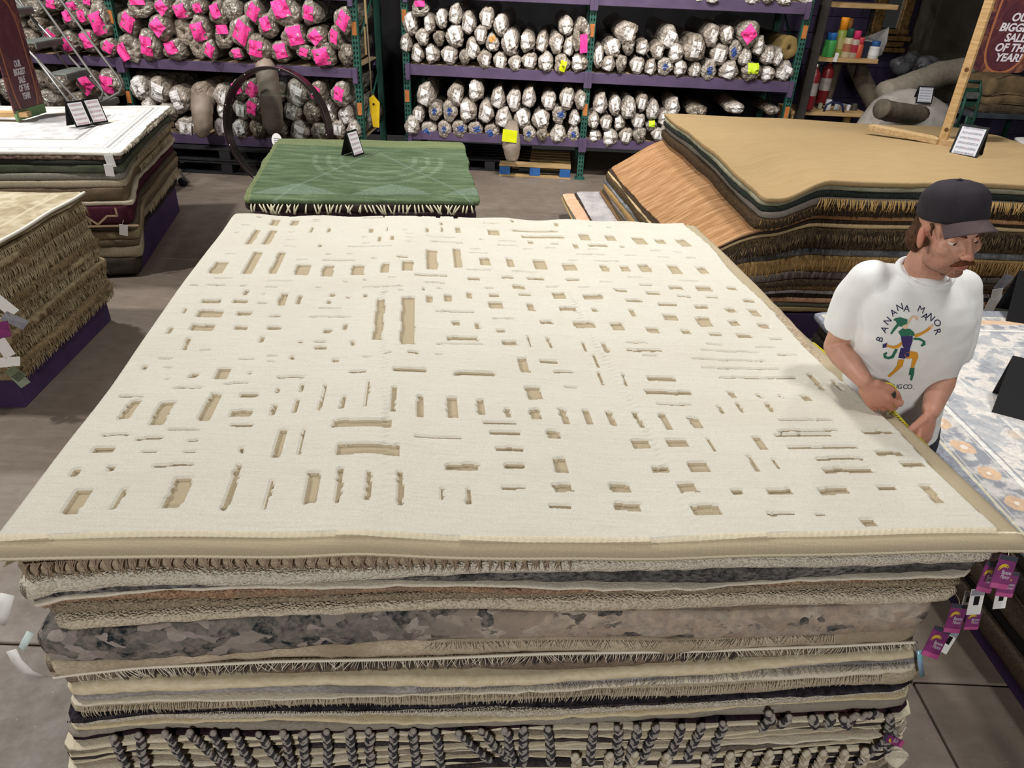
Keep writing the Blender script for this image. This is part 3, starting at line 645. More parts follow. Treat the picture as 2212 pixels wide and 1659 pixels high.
# ---- generic soft slab: plan outline, bottom and top height fields
def smooth_outline(P, n=96, r=.05):
    """resample a convex quad with rounded corners"""
    P = [np.asarray(p, float)[:2] for p in P]; out = []
    k = len(P)
    for i in range(k):
        a, b, c = P[i - 1], P[i], P[(i + 1) % k]
        d0, d1 = norm(a - b), norm(c - b)
        for t in np.linspace(0, 1, 7):
            q = (1 - t) ** 2 * (b + d0 * r) + 2 * t * (1 - t) * b + t ** 2 * (b + d1 * r); out.append(q)
    out = np.array(out); seg = np.linalg.norm(np.roll(out, -1, 0) - out, axis=1); s = np.r_[0, np.cumsum(seg)]
    q = np.linspace(0, s[-1], n, endpoint=False); c = np.vstack([out, out[:1]])
    return np.c_[np.interp(q, s, c[:, 0]), np.interp(q, s, c[:, 1])]
def pad(name, P, zb, zt, mats, parent=None, n=110, r=.05, jit=.004, seed=0, uvq=None, topr=(.97, .9, .75, .5, .25), bul=.5, label=None, cat='rug', group=None, smooth=True, rawout=None):
    O = smooth_outline(P, n, r) if rawout is None else np.asarray(rawout, float); n = len(O)
    cen = O.mean(0); T = np.roll(O, -1, 0) - np.roll(O, 1, 0); N = np.c_[T[:, 1], -T[:, 0]]; N /= np.linalg.norm(N, axis=1)[:, None] + 1e-9
    if ((O - cen) * N).sum() < 0: N = -N
    ss = np.arange(n) / n * 2 * math.pi
    wob = jit * (np.sin(ss * 5 + seed) + .6 * np.sin(ss * 13 + 2.3 * seed) + .5 * nrs.randn(n) * .6)
    O = O + N * wob[:, None]
    rows = []; half = len(topr)
    def ring(sc, z): q = cen + (O - cen) * sc; rows.append(np.c_[q, z(q[:, 0], q[:, 1])])
    for sc in topr[::-1]: ring(sc, zb)
    b, t = zb(O[:, 0], O[:, 1]), zt(O[:, 0], O[:, 1]); th = np.maximum(t - b, .002)
    for f, off in ((0, -.42), (.12, -.14), (.35, 0.0), (.68, 0.0), (.9, -.14), (1, -.46)):
        q = O + N * (off * np.minimum(th, .03) * bul)[:, None]; rows.append(np.c_[q, b + th * f])
    for sc in topr: ring(sc, zt)
    V = np.vstack(rows + [np.array([[*cen, float(zb(cen[:1], cen[1:])[0])], [*cen, float(zt(cen[:1], cen[1:])[0])]])])
    R = len(rows)
    Fs = [(i * n + j, i * n + (j + 1) % n, (i + 1) * n + (j + 1) % n, (i + 1) * n + j) for i in range(R - 1) for j in range(n)]
    Fs += [(R * n, (j + 1) % n, j) for j in range(n)] + [(R * n + 1, (R - 1) * n + j, (R - 1) * n + (j + 1) % n) for j in range(n)]
    uv = None
    if uvq is not None:
        o_, a_, b_ = [np.asarray(q, float)[:2] for q in uvq]; A = np.c_[a_ - o_, b_ - o_]; uv = (V[:, :2] - o_) @ np.linalg.inv(A).T
    o = link(name, V, Fs, mats, None, parent, smooth, uv=uv)
    if label: tag(o, label, cat, group)
    return o

def fringe(name, pts, L, matl, parent, step=.006, r=.0011, out=None, seed=0, spread=.35, clump=0, curl=.3, segs=3, lift=0.0):
    """loose threads hanging from a polyline; pts Nx3; out = outward direction"""
    rs = np.random.RandomState(seed); P = np.asarray(pts, float); s = np.r_[0, np.cumsum(np.linalg.norm(np.diff(P, axis=0), axis=1))]
    mb = MB(); q = np.arange(0, s[-1], step) + rs.uniform(-.3, .3, len(np.arange(0, s[-1], step))) * step
    lean = 0
    for a in q:
        a = min(max(a, 0), s[-1]); b = np.array([np.interp(a, s, P[:, k]) for k in range(3)]); o = out(b) if callable(out) else out
        tx = np.cross(ZUP, o); lean = .8 * lean + .2 * rs.randn() * spread
        if clump: ph = (a / clump) % 1; ln = (0.5 - ph) * .9 + rs.randn() * .08
        else: ln = lean * 1.6 + rs.randn() * spread * .6
        l = L * rs.uniform(.7, 1.1); C = []
        for k in range(segs + 1):
            t = k / segs
            C.append(b + o * (.0015 + l * (.35 * math.sin(min(t * 2, 1.57)) * .45 + curl * .25 * t * (1 - t)) ) + tx * ln * l * t + ZUP * (lift * t * (1 - t) - l * t ** 1.25 * .92))
        mb.tube(C, [r] * (segs) + [r * .5], 3, caps=False)
    return mb.obj(name, matl, parent, smooth=True, kind='stuff')

def wool(name, c, c2, c3=None, sc=90, rough=.95, bump=.5, stretch=(1, 1, 2.2), bs=160):
    t = NT(name); v = t.coord(); sv = t.mapv(v, stretch)
    n1 = t.noise(sv, sc, 4, .65); n2 = t.noise(t.mapv(v, (1.2, 1.2, 3)), 3.5, 3)
    colr = t.ramp(n1, (.36, c), (.62, c2))
    if c3: colr = t.mix(t.ramp(n2, (.4, 0.0), (.65, .75)), colr, lin(c3))
    t.bump(t.noise(t.mapv(v, (1, 1, 1.3)), bs, 3, .7), bump, .006)
    return t.done(colr, rough, 0, .1)
def knots(name, c, c2, sc=70, c3=None):
    """a knotted or braided edge seen end on"""
    t = NT(name); v = t.coord()
    a = t.vor(t.mapv(v, (1, 1, 1.25)), sc); b = t.noise(v, 14, 3)
    colr = t.ramp(a, (.15, c), (.75, c2))
    if c3: colr = t.mix(t.ramp(b, (.42, 0.0), (.6, .8)), colr, lin(c3))
    t.bump(t.math('SUBTRACT', 1.0, a), .9, .006)
    return t.done(colr, .95, 0, .1)
def patches(name):
    """worn floral pile: flowing patches from blue-grey (west) to pinkish beige (east)"""
    t = NT(name); v = t.coord()
    x = t.sep(v)[0]
    w = t.n('ShaderNodeVectorMath', operation='ADD'); t.set(w.inputs[0], v); t.set(w.inputs[1], t.n('ShaderNodeVectorMath', operation='SCALE', i_0=t.noise(v, 9, 3, out=1), i_Scale=.10).outputs[0])
    c1 = t.vor(t.mapv(w.outputs[0], (1, 1, 1.8)), 20, out='Color'); s1 = t.sep(c1)
    n = t.noise(t.mapv(v, (1, 1, 1.3)), 17, 7, .7); n2 = t.noise(v, 40, 4, .7)
    e = t.ramp(t.math('ADD', x, t.math('MULTIPLY', n, .5)), (.10, 0.0), (.55, 1.0))
    west = t.ramp(s1[0], (.15, '272e31'), (.3, '4b4a48'), (.45, '6a665f'), (.6, '5d5b58'), (.72, '7a736d'), (.88, 'a39890'))
    east = t.ramp(s1[0], (.08, '454544'), (.17, 'ad9a88'), (.5, 'b9a896'), (.72, 'a8917e'), (.86, 'bdaf9f'))
    colr = t.mix(e, west, east)
    dark = t.ramp(n, (.59, 0.0), (.63, .8)); colr = t.mix(dark, colr, lin('4b4a49'))
    colr = t.mix(t.ramp(n2, (.38, .7), (.6, 0.0)), colr, lin('8f847b'))
    t.bump(t.noise(v, 190, 3, .7), .5, .006)
    return t.done(colr, .95, 0, .1)

def field(poly, extra=.0, seed=0):
    """picture polyline along the stack front -> height as a function of place (constant from front to back)"""
    S, Zz = [], []
    for x, y in poly:
        P = onp(x, y, np.append(FL, 0), nfront); S.append((P[:2] - FL) @ exf[:2]); Zz.append(P[2])
    S = np.array(S); Zz = np.array(Zz); g = np.linspace(S[0], S[-1], 240); z = np.interp(g, S, Zz)
    k = np.hanning(19); k /= k.sum(); z = np.convolve(np.pad(z, 9, 'edge'), k, 'valid')
    z = z + extra * sn(g, g * 0, seed, 4)
    f = lambda x, y: np.interp((np.asarray(x) - FL[0]) * exf[0] + (np.asarray(y) - FL[1]) * exf[1], g, z)
    f.g, f.z = g, z
    return f
def front_pt(s, z, off=0): 
    return np.append(FL + exf[:2] * s - nfront[:2] * off, z)
def sx(px, y):
    P = onp(px, y, np.append(FL, 0), nfront); return (P[:2] - FL) @ exf[:2]

BND = {
 0: [(-60,1232),(-20,1222),(40,1212),(100,1207),(300,1195),(600,1192),(900,1193),(1200,1189),(1500,1187),(1800,1178),(2050,1166),(2150,1166),(2230,1185)],
 1: [(-40,1300),(20,1265),(60,1248),(300,1229),(600,1231),(900,1225),(1200,1210),(1500,1203),(1800,1193),(2050,1182),(2200,1190)],
 2: [(-30,1360),(30,1325),(60,1300),(100,1280),(300,1262),(600,1260),(900,1250),(1200,1235),(1500,1230),(1800,1218),(2000,1212),(2200,1212)],
 3: [(-30,1366),(30,1333),(60,1308),(100,1288),(300,1276),(600,1268),(900,1256),(1200,1262),(1500,1262),(1800,1248),(2000,1242),(2200,1238)],
 4: [(-30,1374),(40,1340),(80,1310),(120,1296),(300,1283),(600,1275),(900,1263),(1200,1268),(1500,1268),(1800,1255),(2000,1250),(2200,1246)],
 5: [(-30,1390),(40,1360),(80,1328),(120,1312),(300,1304),(600,1295),(900,1279),(1200,1280),(1500,1276),(1800,1265),(2000,1259),(2200,1255)],
 6: [(-30,1400),(40,1372),(100,1342),(140,1334),(300,1326),(600,1308),(900,1296),(1200,1296),(1500,1290),(1800,1280),(2000,1274),(2200,1268)],
 7: [(-30,1410),(60,1374),(110,1363),(160,1358),(300,1347),(600,1323),(900,1315),(1200,1323),(1500,1317),(1800,1302),(2000,1297),(2200,1290)],
 8: [(40,1432),(100,1427),(300,1419),(600,1401),(900,1385),(1200,1377),(1500,1376),(1800,1364),(1980,1356),(2080,1352)],
 9: [(40,1485),(75,1476),(110,1462),(300,1441),(600,1427),(900,1422),(1200,1409),(1500,1405),(1800,1395),(1980,1386),(2080,1380)],
 10: [(60,1530),(110,1500),(150,1484),(300,1472),(600,1466),(900,1458),(1200,1454),(1500,1437),(1800,1420),(2000,1410),(2080,1406)],
 11: [(60,1548),(110,1522),(160,1508),(300,1497),(600,1482),(900,1480),(1200,1472),(1500,1457),(1800,1433),(2000,1424),(2080,1420)],
 12: [(60,1560),(110,1536),(160,1520),(300,1509),(600,1498),(900,1497),(1200,1486),(1500,1470),(1800,1446),(2000,1438),(2080,1436)],
 13: [(60,1566),(110,1542),(160,1526),(300,1515),(600,1503),(900,1502),(1200,1494),(1500,1481),(1800,1457),(2000,1450),(2080,1448)],
 14: [(60,1585),(110,1560),(160,1548),(300,1532),(600,1531),(900,1529),(1200,1521),(1500,1508),(1800,1487),(2000,1480),(2080,1478)],
 15: [(60,1594),(120,1572),(160,1558),(300,1541),(600,1538),(900,1537),(1200,1528),(1500,1514),(1800,1495),(2000,1488),(2080,1486)],
 16: [(60,1604),(120,1584),(160,1572),(300,1556),(600,1553),(900,1550),(1200,1542),(1500,1526),(1800,1510),(2000,1502),(2080,1500)],
 17: [(60,1612),(120,1592),(160,1580),(300,1563),(600,1560),(900,1557),(1200,1549),(1500,1534),(1800,1516),(2000,1508),(2080,1506)],
 18: [(60,1634),(120,1612),(160,1598),(300,1580),(600,1578),(900,1573),(1200,1564),(1500,1560),(1800,1537),(2000,1528),(2080,1526)],
 19: [(60,1642),(120,1622),(160,1607),(300,1588),(600,1585),(900,1580),(1200,1571),(1500,1567),(1800,1545),(2000,1538),(2080,1536)],
}
B19 = BND[19]
for k in range(20, 30): BND[k] = [(x, y + (k - 19) * 9.0 * (1 - .25 * (600 < x)) + (1.5 if k % 2 else -1)) for x, y in B19]
cE, cD = 'd8cdb8', 'c6b9a1'
LAY = [ # bnd top, bottom, left px, right px, out, material, label
 (0,1,8,2185,.000,wool('wool_taupe','8f7d68','b5a58d'),'cream and taupe rug with brown tasselled end, directly under the carved rug'),
 (1,2,14,2165,.012,knots('knot_cream','c3b8a5','ddd4c4',170),'thick cream braided-edge rug, third from the top of the near stack'),
 (2,3,26,2120,.000,wool('wool_pepper','2e2c2e','8a857f','3a3638',sc=60,bump=.9),'shaggy black and white speckled rug between two cream rugs in the near stack'),
 (3,4,30,2110,.006,wool('wool_ivory','cfc4af','dcd3c2'),'thin ivory rug just below the black speckled one'),
 (4,5,38,2100,.000,knots('knot_rust','7c5a44','b09176',170,'8f7c68'),'rust and tan loop-pile rug in the near stack'),
 (5,6,60,2080,-.004,knots('knot_taupe','7d6f5d','a5957c',180),'taupe woven rug between the rust and the ivory loop rugs'),
 (6,7,90,2060,.010,knots('knot_beige','bcad95','d6c9b2',160),'thick beige loop-pile rug resting on the floral grey rug'),
 (7,8,66,1992,.016,patches('worn_floral'),'thick blue-grey and beige floral rug with worn pattern, middle of the near stack'),
 (8,9,68,1978,.006,wool('wool_sand','ab9a82','c7b9a2','93826c'),'sandy rug with a white rope hem and white fringe'),
 (9,10,108,1975,-.006,wool('wool_umber','6b5d4d','938370','5a4d41'),'grey-brown rug with flattened tassels, under the white-fringed rug'),
 (10,11,112,1970,.010,wool('wool_butter','cdbd9b','dccfb2',sc=40,bump=.2),'smooth butter-cream flatweave rug in the lower half of the near stack'),
 (11,12,118,1972,.000,wool('wool_ash','8b8682','b2aca7','75706d'),'ash-grey shaggy rug below the butter-cream flatweave'),
 (12,13,122,1972,.006,wool('wool_ivory2','d5cab2','e0d6c2',sc=40),'thin ivory rug under the ash-grey shaggy rug'),
 (13,14,124,1968,-.002,wool('wool_oat','9c8e77','bfb29a'),'oatmeal rug with a long curly fringe'),
 (14,15,124,1962,.004,wool('wool_ink','1d1a20','3b363c',sc=50),'thin ink-black zigzag-edged rug in the near stack'),
 (15,16,126,1960,.006,knots('knot_stone','bdb29e','d7cdbb',200),'stone-coloured woven rug under the ink-black rug'),
 (16,17,122,1958,.008,wool('wool_straw','cbbb98','d9caa8',sc=40),'thin straw-coloured rug above the wide grey one'),
 (17,18,116,1956,.004,wool('wool_stone_grey','7d766b','a39b8e','8f877a',stretch=(1,1,6)),'wide stone-grey ribbed rug above the braided tassels'),
 (18,19,112,1954,.000,wool('wool_night','17141a','2c2629','3b1c20'),'black rug with dark red edge and hanging braided tassels'),
]
low_pal = [('d6c9ad','e0d5bd'),('6f6659','938877'),('d2c4a6','ddd0b4'),('2a2628','4a4340'),('cabd9f','d8ccb2'),('837768','a39684'),('d8ccb2','e2d8c4'),('5b5248','7a7064'),('c4b698','d4c7ac'),('1c191c','332e2f')]
low_lab = ['thin cream rug behind the braided tassels, topmost of the striped layers','brown-grey thin rug, second behind the braids','thin pale rug, third behind the braids','thin charcoal rug, fourth behind the braids','beige thin rug, fifth behind the braids','taupe rug near the picture bottom, sixth behind the braids','ivory rug near the picture bottom, seventh behind the braids','dark taupe rug, eighth behind the braids','pale beige rug with cream braids, ninth behind the dark braids','black bottom rug, tenth behind the braids']
for k in range(10):
    LAY.append((19 + k, 20 + k, 108, 1956 - k, .002 if k % 2 else .008, wool('wool_low_%d' % k, *low_pal[k], stretch=(1, 1, 5)), low_lab[k]))
FLD = {k: field(v, .0015, k) for k, v in BND.items()}
back_l, back_r = norm(BL - FL), norm(BR - FR)
NEAR = {}
for (a, b, xl, xr, off, m, lab) in LAY:
    ym = np.interp(1100, [p[0] for p in BND[b]], [p[1] for p in BND[b]])
    s0, s1 = sx(xl, ym), sx(xr, ym)
    p0, p1 = front_pt(s0, 0, off)[:2], front_pt(s1, 0, off)[:2]
    q0, q1 = p0 + back_l * 2.46, p1 + back_r * 2.40
    zt_, zb_ = FLD[a], FLD[b]
    o = pad('rug', [p0, p1, q1, q0], (lambda f: lambda x, y: f(x, y) + .0004)(zb_), (lambda f, g: lambda x, y: f(x, y) - np.clip(.22 * (f(x, y) - g(x, y)), .0016, .0042))(zt_, zb_), m, n=260, r=.07, jit=.006, seed=a, label=lab, topr=(.985, .93, .8, .5), bul=1.1)
    NEAR[a] = (o, s0, s1, off)
zlow = float(FLD[29].z.min())
# remaining, mostly hidden, layers down to the plinth
NB_ = 8
for kk in range(NB_):
    p0, p1 = front_pt(sx(112, 1640), 0, .004 * (kk % 2))[:2], front_pt(sx(1950, 1640), 0, .004 * (kk % 2))[:2]
    zf = lambda q, off: (lambda x, y: .05 + (FLD[29](x, y) - .05) * q + off)
    pad('rug', [p0, p1, p1 + back_r * 2.4, p0 + back_l * 2.46], zf(1 - (kk + 1) / NB_, .0005), zf(1 - kk / NB_, -.0015), wool('wool_base_%d' % kk, *low_pal[(kk * 3) % 10]), n=120, r=.07, seed=kk,
        label='%s rug near the bottom of the near stack, %s above the plinth' % (['cream', 'charcoal', 'ivory', 'taupe', 'beige'][kk % 5], ORD[NB_ - 1 - kk]))
zz_ = .05
c_ = Q(.47, .5)
MB().box((c_[0], c_[1], zz_ / 2), (2.1, 2.2, zz_ - .002), rotz(math.radians(6))).obj('display_plinth', M_plinth, bevel=.01)
tag(bpy.data.objects['display_plinth'], 'low purple plinth under the near rug stack', 'plinth')

def along(a, key, s0, s1, off, dz=0, n=80):
    f = FLD[key]; s = np.linspace(s0, s1, n)
    return np.array([front_pt(q, float(np.interp(q, f.g, f.z)) + dz, off) for q in s])
nout = -nfront
M_th_br = mat('thread_brown', '8d7966', 'a08c77', scale=30); M_th_wh = mat('thread_white', 'ded5c3', rough=.9); M_th_oat = mat('thread_oat', 'b9ab93', 'cdc1aa', scale=30); M_th_gr = mat('thread_grey', '9a928a', rough=.9); M_th_dk = mat('thread_dark', '3a3233', '5a4f4a', scale=20)
fringe('brown_fringe', along(0, 0, sx(40, 1210), sx(1230, 1200), .006, -.002), .050, M_th_br, NEAR[0][0], .0030, .0017, nout, 1, .3, clump=.028)
fringe('white_fringe', along(8, 9, sx(170, 1450), sx(1965, 1390), .010, .006), .030, M_th_wh, NEAR[8][0], .0062, .0011, nout, 2, .6)
mb = MB(); mb.tube(along(8, 9, sx(120, 1460), sx(1975, 1386), .008, .007, 200), .0045, 6); mb.obj('rope_hem', M_th_wh, NEAR[8][0])
fringe('grey_fringe', along(7, 8, sx(930, 1390), sx(1800, 1370), .010, -.004), .030, M_th_oat, NEAR[8][0], .0055, .0010, nout, 3, .6)
fringe('flattened_tassels', along(9, 9, sx(260, 1450), sx(1600, 1410), .002, -.014), .026, M_th_dk, NEAR[9][0], .004, .0013, nout, 4, .1, clump=.034)
fringe('ash_fringe', along(11, 11, sx(900, 1480), sx(1960, 1430), .006, -.004), .022, M_th_gr, NEAR[11][0], .005, .0010, nout, 5, .7)
fringe('curly_fringe', along(13, 13, sx(180, 1530), sx(1900, 1460), .008, -.003), .030, M_th_oat, NEAR[13][0], .0055, .0013, nout, 6, .25, curl=1.2)
fringe('zigzag_fringe', along(14, 14, sx(150, 1555), sx(1500, 1510), .006, -.001), .009, M_th_dk, NEAR[14][0], .006, .0018, nout, 7, .2)

# ---- braided tassels
def braid_mesh(name, n, w, mats, seed, knot=True):
    rs = np.random.RandomState(seed); mb = MB(); z = 0.0; dx = 0
    wander = np.cumsum(rs.randn(n) * .0014)
    for k in range(n):
        s = 1 if k % 2 else -1
        ct = np.array([wander[k] + s * w * .20, -.005 - .0015 * (k % 2), -k * w * .26 - w * .3])
        mb.ell(ct, (w * .60, w * .38, w * .21), euler(0, -s * .80, 0), 10, 6, m=(0, 0, 1, 1, 0, 1)[(k + seed) % 6] if len(mats) > 1 else int(rs.rand() < .4))
    if knot: mb.ell((0, -.003, w * .05), (w * .48, w * .4, w * .55), None, 8, 6, m=0)
    V = np.vstack(mb.v); me = bpy.data.meshes.new(name); me.from_pydata(V.tolist(), [], mb.f)
    for m in mats: me.materials.append(m)
    me.polygons.foreach_set('material_index', np.array(mb.m, dtype=np.int32)); me.polygons.foreach_set('use_smooth', np.full(len(me.polygons), True)); me.update(); return me
M_br1 = wool('braid_grey', '8f8880', 'a9a39b', sc=160, stretch=(6, 1, 1)); M_br2 = wool('braid_dark', '2e2b2e', '4c484a', sc=160, stretch=(6, 1, 1)); M_br3 = wool('braid_cream', 'c3b8a4', 'd6ccba', sc=160); M_br4 = wool('braid_tan', 'a3957e', 'bbad96', sc=160)
braids = [braid_mesh('braided_tassel', 30, .022, [M_br1, M_br2], 100 + k) for k in range(5)]
braids_c = [braid_mesh('cream_tassel', 24, .026, [M_br3, M_br4], 120 + k) for k in range(4)]
yawf = math.atan2(exf[1], exf[0])
def hang(me, px, py, parent, lean=0, off=.014, roll=0, nm='braided_tassel'):
    P = onp(px, py, np.append(FL, 0) + nout * off, nfront)
    o = bpy.data.objects.new(nm, me); col.objects.link(o); o.parent = parent
    o.matrix_local = WM[parent.name].inverted() @ (Matrix.Translation(Vector(P)) @ Euler((0, lean, yawf)).to_matrix().to_4x4())
    return o
for k, (x, y, ln) in enumerate([(248,1592,.0),(300,1586,.16),(358,1582,-.2),(412,1580,-.36),(462,1582,-.12),(510,1582,-.1),(560,1585,-.22),(612,1582,-.06),(657,1582,.1),(706,1580,.06),(756,1578,.04),(796,1578,.1),(846,1578,.0),(893,1578,.0),(941,1578,-.08),(992,1582,-.55),(1040,1578,-.45),(1090,1576,-.2),(1132,1574,.0),(1184,1574,-.12),(1283,1572,.02),(1332,1572,-.06),(1374,1570,.0),(1418,1570,.18),(1472,1568,.1),(1516,1566,.16),(1560,1562,.1)]):
    hang(braids[k % 5], x, y, NEAR[18][0], ln)
for k, (x, y) in enumerate([(1243,1632),(1318,1630),(1372,1628),(1440,1632),(1524,1634),(1578,1630),(1618,1628),(1662,1626),(1702,1626),(1742,1625),(1778,1625),(1824,1624),(1868,1620)]):
    hang(braids_c[k % 4], x, y, NEAR[27][0], .05 * math.sin(k), .02, nm='cream_tassel')
# short knotted ends at the right
kb = [braid_mesh('braided_tassel', 6, .024, [M_br1, M_br2], 140 + k) for k in range(3)]
for k, (x, y, ln) in enumerate([(1655,1556,.2),(1702,1548,.5),(1754,1550,-.3),(1795,1548,.1),(1822,1552,-.5),(1842,1548,.6),(1890,1540,1.3),(1660,1540,-.4)]):
    hang(kb[k % 3], x, y, NEAR[18][0], ln, .018)
for k, (x, y, ln) in enumerate([(1922,1546,-.2),(1930,1580,.5)]):
    hang(braids[k], x, y, NEAR[18][0], ln, .02)
# wound tassel ball at the right corner
P = onp(1935, 1632, np.append(FL, 0) + nout * .03, nfront)
mb = MB()
for k in range(16):
    a = k * .4; ring = [P + np.array([.034 * math.cos(q) * math.cos(a * .5) , -.004 + .02 * math.sin(q) * math.sin(a * .5), .028 * math.sin(q)]) * (1 - .03 * (k % 4)) for q in np.linspace(0, 6.3, 16)]
    mb.tube(ring, .0045, 5)
mb.obj('tassel_knot', M_br3, NEAR[27][0])
# ------------------------------------------------------------------ the other rug stacks
def sstep(t): t = np.clip(t, 0, 1); return t * t * (3 - 2 * t)
def plain_f(z, amp=0.0, seed=0, fr=2.0, extra=None):
    def f(x, y):
        r = z + amp * sn(x, y, seed, fr)
        return r + extra(x, y) if extra is not None else r
    return f
def quad(o, ex, ey, w, d):
    o = np.asarray(o, float); return [o, o + ex * w, o + ex * w + ey * d, o + ey * d]
def plinth(P, z, inset, label):
    P = [np.asarray(p)[:2] for p in P]; c = sum(P) / 4
    P = [p + norm(c - p) * inset for p in P]; ex, ey = P[1] - P[0], P[3] - P[0]
    cc = sum(P) / 4
    MBx = MB().box((cc[0], cc[1], z / 2), (np.linalg.norm(ex), np.linalg.norm(ey), z), rotz(math.atan2(ex[1], ex[0])))
    return tag(MBx.obj('display_plinth', M_plinth, bevel=.006), label, 'plinth')

# ---- back left stack: white rug on top -------------------------------------------------
a1 = math.radians(12.5); ex1, ey1 = np.array([math.cos(a1), math.sin(a1)]), np.array([-math.sin(a1), math.cos(a1)])
c1 = np.array([-2.97, 5.30]); o1 = c1 - ex1 * 2.5
P1 = [o1, c1, c1 + ey1 * 1.76, o1 + ey1 * 1.76]
plinth([p + (ex1 * -.06 if i in (1, 2) else ex1 * .06) + (ey1 * .13 if i in (0, 1) else -ey1 * .02) for i, p in enumerate(P1)], .29, 0.02, 'purple plinth under the back left rug stack')
def droop1(k):
    def g(x, y):
        v = (np.asarray(x) - o1[0]) * ey1[0] + (np.asarray(y) - o1[1]) * ey1[1]
        return -k * (1 - sstep(v / .34)) 
    return g
def white_rug_mat():
    t = NT('white_oriental'); v = t.coord('UV'); s = t.sep(v)
    W_, H_ = 2.5, 1.76
    du = t.math('MULTIPLY', t.math('MINIMUM', s[0], t.math('SUBTRACT', 1.0, s[0])), W_); dv = t.math('MULTIPLY', t.math('MINIMUM', s[1], t.math('SUBTRACT', 1.0, s[1])), H_)
    d = t.math('MINIMUM', du, dv)
    ob = t.coord('Object')
    n = t.noise(ob, 9, 5, .6); field_ = t.ramp(n, (.38, 'b3b0b3'), (.5, 'c9c7c6'), (.62, 'dedbd4'))
    mot = t.vor(ob, 7.5); band = t.mix(t.ramp(mot, (.10, .85), (.17, 0.0)), lin('e9e4d8'), lin('8b8688'))
    colr = t.mix(t.math('GREATER_THAN', d, .40), band, field_)
    for c, w, k in ((.40, .014, '77747a'), (.36, .006, '9a979a'), (.10, .010, '7f7c80'), (.06, .005, 'a09c9c'), (.14, .006, 'a8a5a4')):
        ln = t.math('LESS_THAN', t.math('ABSOLUTE', t.math('SUBTRACT', t.math('ADD', d, t.math('MULTIPLY', t.math('SUBTRACT', n, .5), .012)), c)), w); colr = t.mix(t.math('MULTIPLY', ln, .8), colr, lin(k))
    zig = t.math('LESS_THAN', t.math('ABSOLUTE', t.math('SUBTRACT', t.math('ADD', d, t.math('MULTIPLY', t.wave(ob, 5.5, 0), .03)), .21)), .006); colr = t.mix(t.math('MULTIPLY', zig, .6), colr, lin('b59a94'))
    colr = t.mix(t.ramp(t.noise(ob, 140, 3), (.35, .25), (.6, 0.0)), colr, lin('a9a49c')); t.bump(t.noise(ob, 160, 3), .3, .004)
    return t.done(colr, .95, 0, .1)
L1 = [ # thickness, material, out, label
 (.110, wool('s1_black','1d1b1c','38332f','4a4238',stretch=(1,1,4)), -.04, 'near-black rug at the bottom of the back left stack, touching the floor'),
 (.075, wool('s1_fringe','8d8069','a3977f',sc=40,stretch=(5,5,1)), .0, 'tan ribbed rug with cream edge, second from the floor in the back left stack'),
 (.05, wool('s1_brown','5d5042','766653'), .0, 'brown rug, third from the floor in the back left stack'),
 (.06, wool('s1_tan','75674f','928269'), .01, 'tan-brown pile rug, fourth from the floor in the back left stack'),
 (.05, wool('s1_dk','4b4236','655a49'), .0, 'dark tan rug beneath the maroon one in the back left stack'),
 (.115, None, .03, 'maroon rug with a cream stepped emblem, hanging on the front of the back left stack'),
 (.03, wool('s1_pale','b7aa92','c9beaa'), .02, 'pale striped rug on top of the maroon one, back left stack'),
 (.085, wool('s1_carpet','6f5f4c','87745d','5e4f3f'), .0, 'brown carpet-backed rug in the middle of the back left stack'),
 (.045, wool('s1_sand','9a8d75','b4a78f'), .01, 'sandy rug in the upper half of the back left stack'),
 (.045, wool('s1_stone','777568','918e80'), .0, 'grey stone-coloured rug in the upper half of the back left stack'),
 (.05, wool('s1_olive','4d5142','656a58','39402f'), .008, 'dark olive rug below the dark striped one, back left stack'),
 (.03, wool('s1_char','2a2c28','403f3a'), .0, 'charcoal rug, third from the top of the back left stack'),
 (.03, knots('s1_zig','5a4038','8f7a6a',30), .0, 'red-brown zigzag-edged rug, second from the top of the back left stack')]
def maroon_mat():
    t = NT('s1_maroon'); v = t.coord(); n = t.noise(v, 60, 3); t.bump(n, .3, .004)
    return t.done(t.ramp(n, (.3, '43202c'), (.7, '562b38')), .95, 0, .1)
M_mar = maroon_mat()
nL = len(L1); tot = sum(l[0] for l in L1); z = .035; acc = 0; zb_prev = None; S1 = []
bot, top_ = .29, .965
base = None
for k, (th, m, out, lab) in enumerate(L1):
    f0, f1 = acc / tot, (acc + th) / tot; acc += th
    zb = bot + (top_ - bot) * f0; zt = bot + (top_ - bot) * f1
    k0, k1 = (bot - .03) * (1 - f0), (bot - .03) * (1 - f1)
    P = [P1[0] - (ey1 * .02 if m is None else 0), P1[1] + ex1 * (out if m else -.012) - ey1 * (abs(out) * .5 if m else .02), P1[2] + ex1 * (out if m else -.03), P1[3]]
    o = pad('rug', P, plain_f(zb + .001, .012 * f0, 41, 1.8, droop1(k0)), plain_f(zt - .003, .012 * f1, 41, 1.8, droop1(k1)), m or M_mar, n=170, r=.05, jit=.007, seed=k, label=lab, topr=(.985, .95, .88, .75, .5))
    S1.append((o, zb, zt, k0, k1))
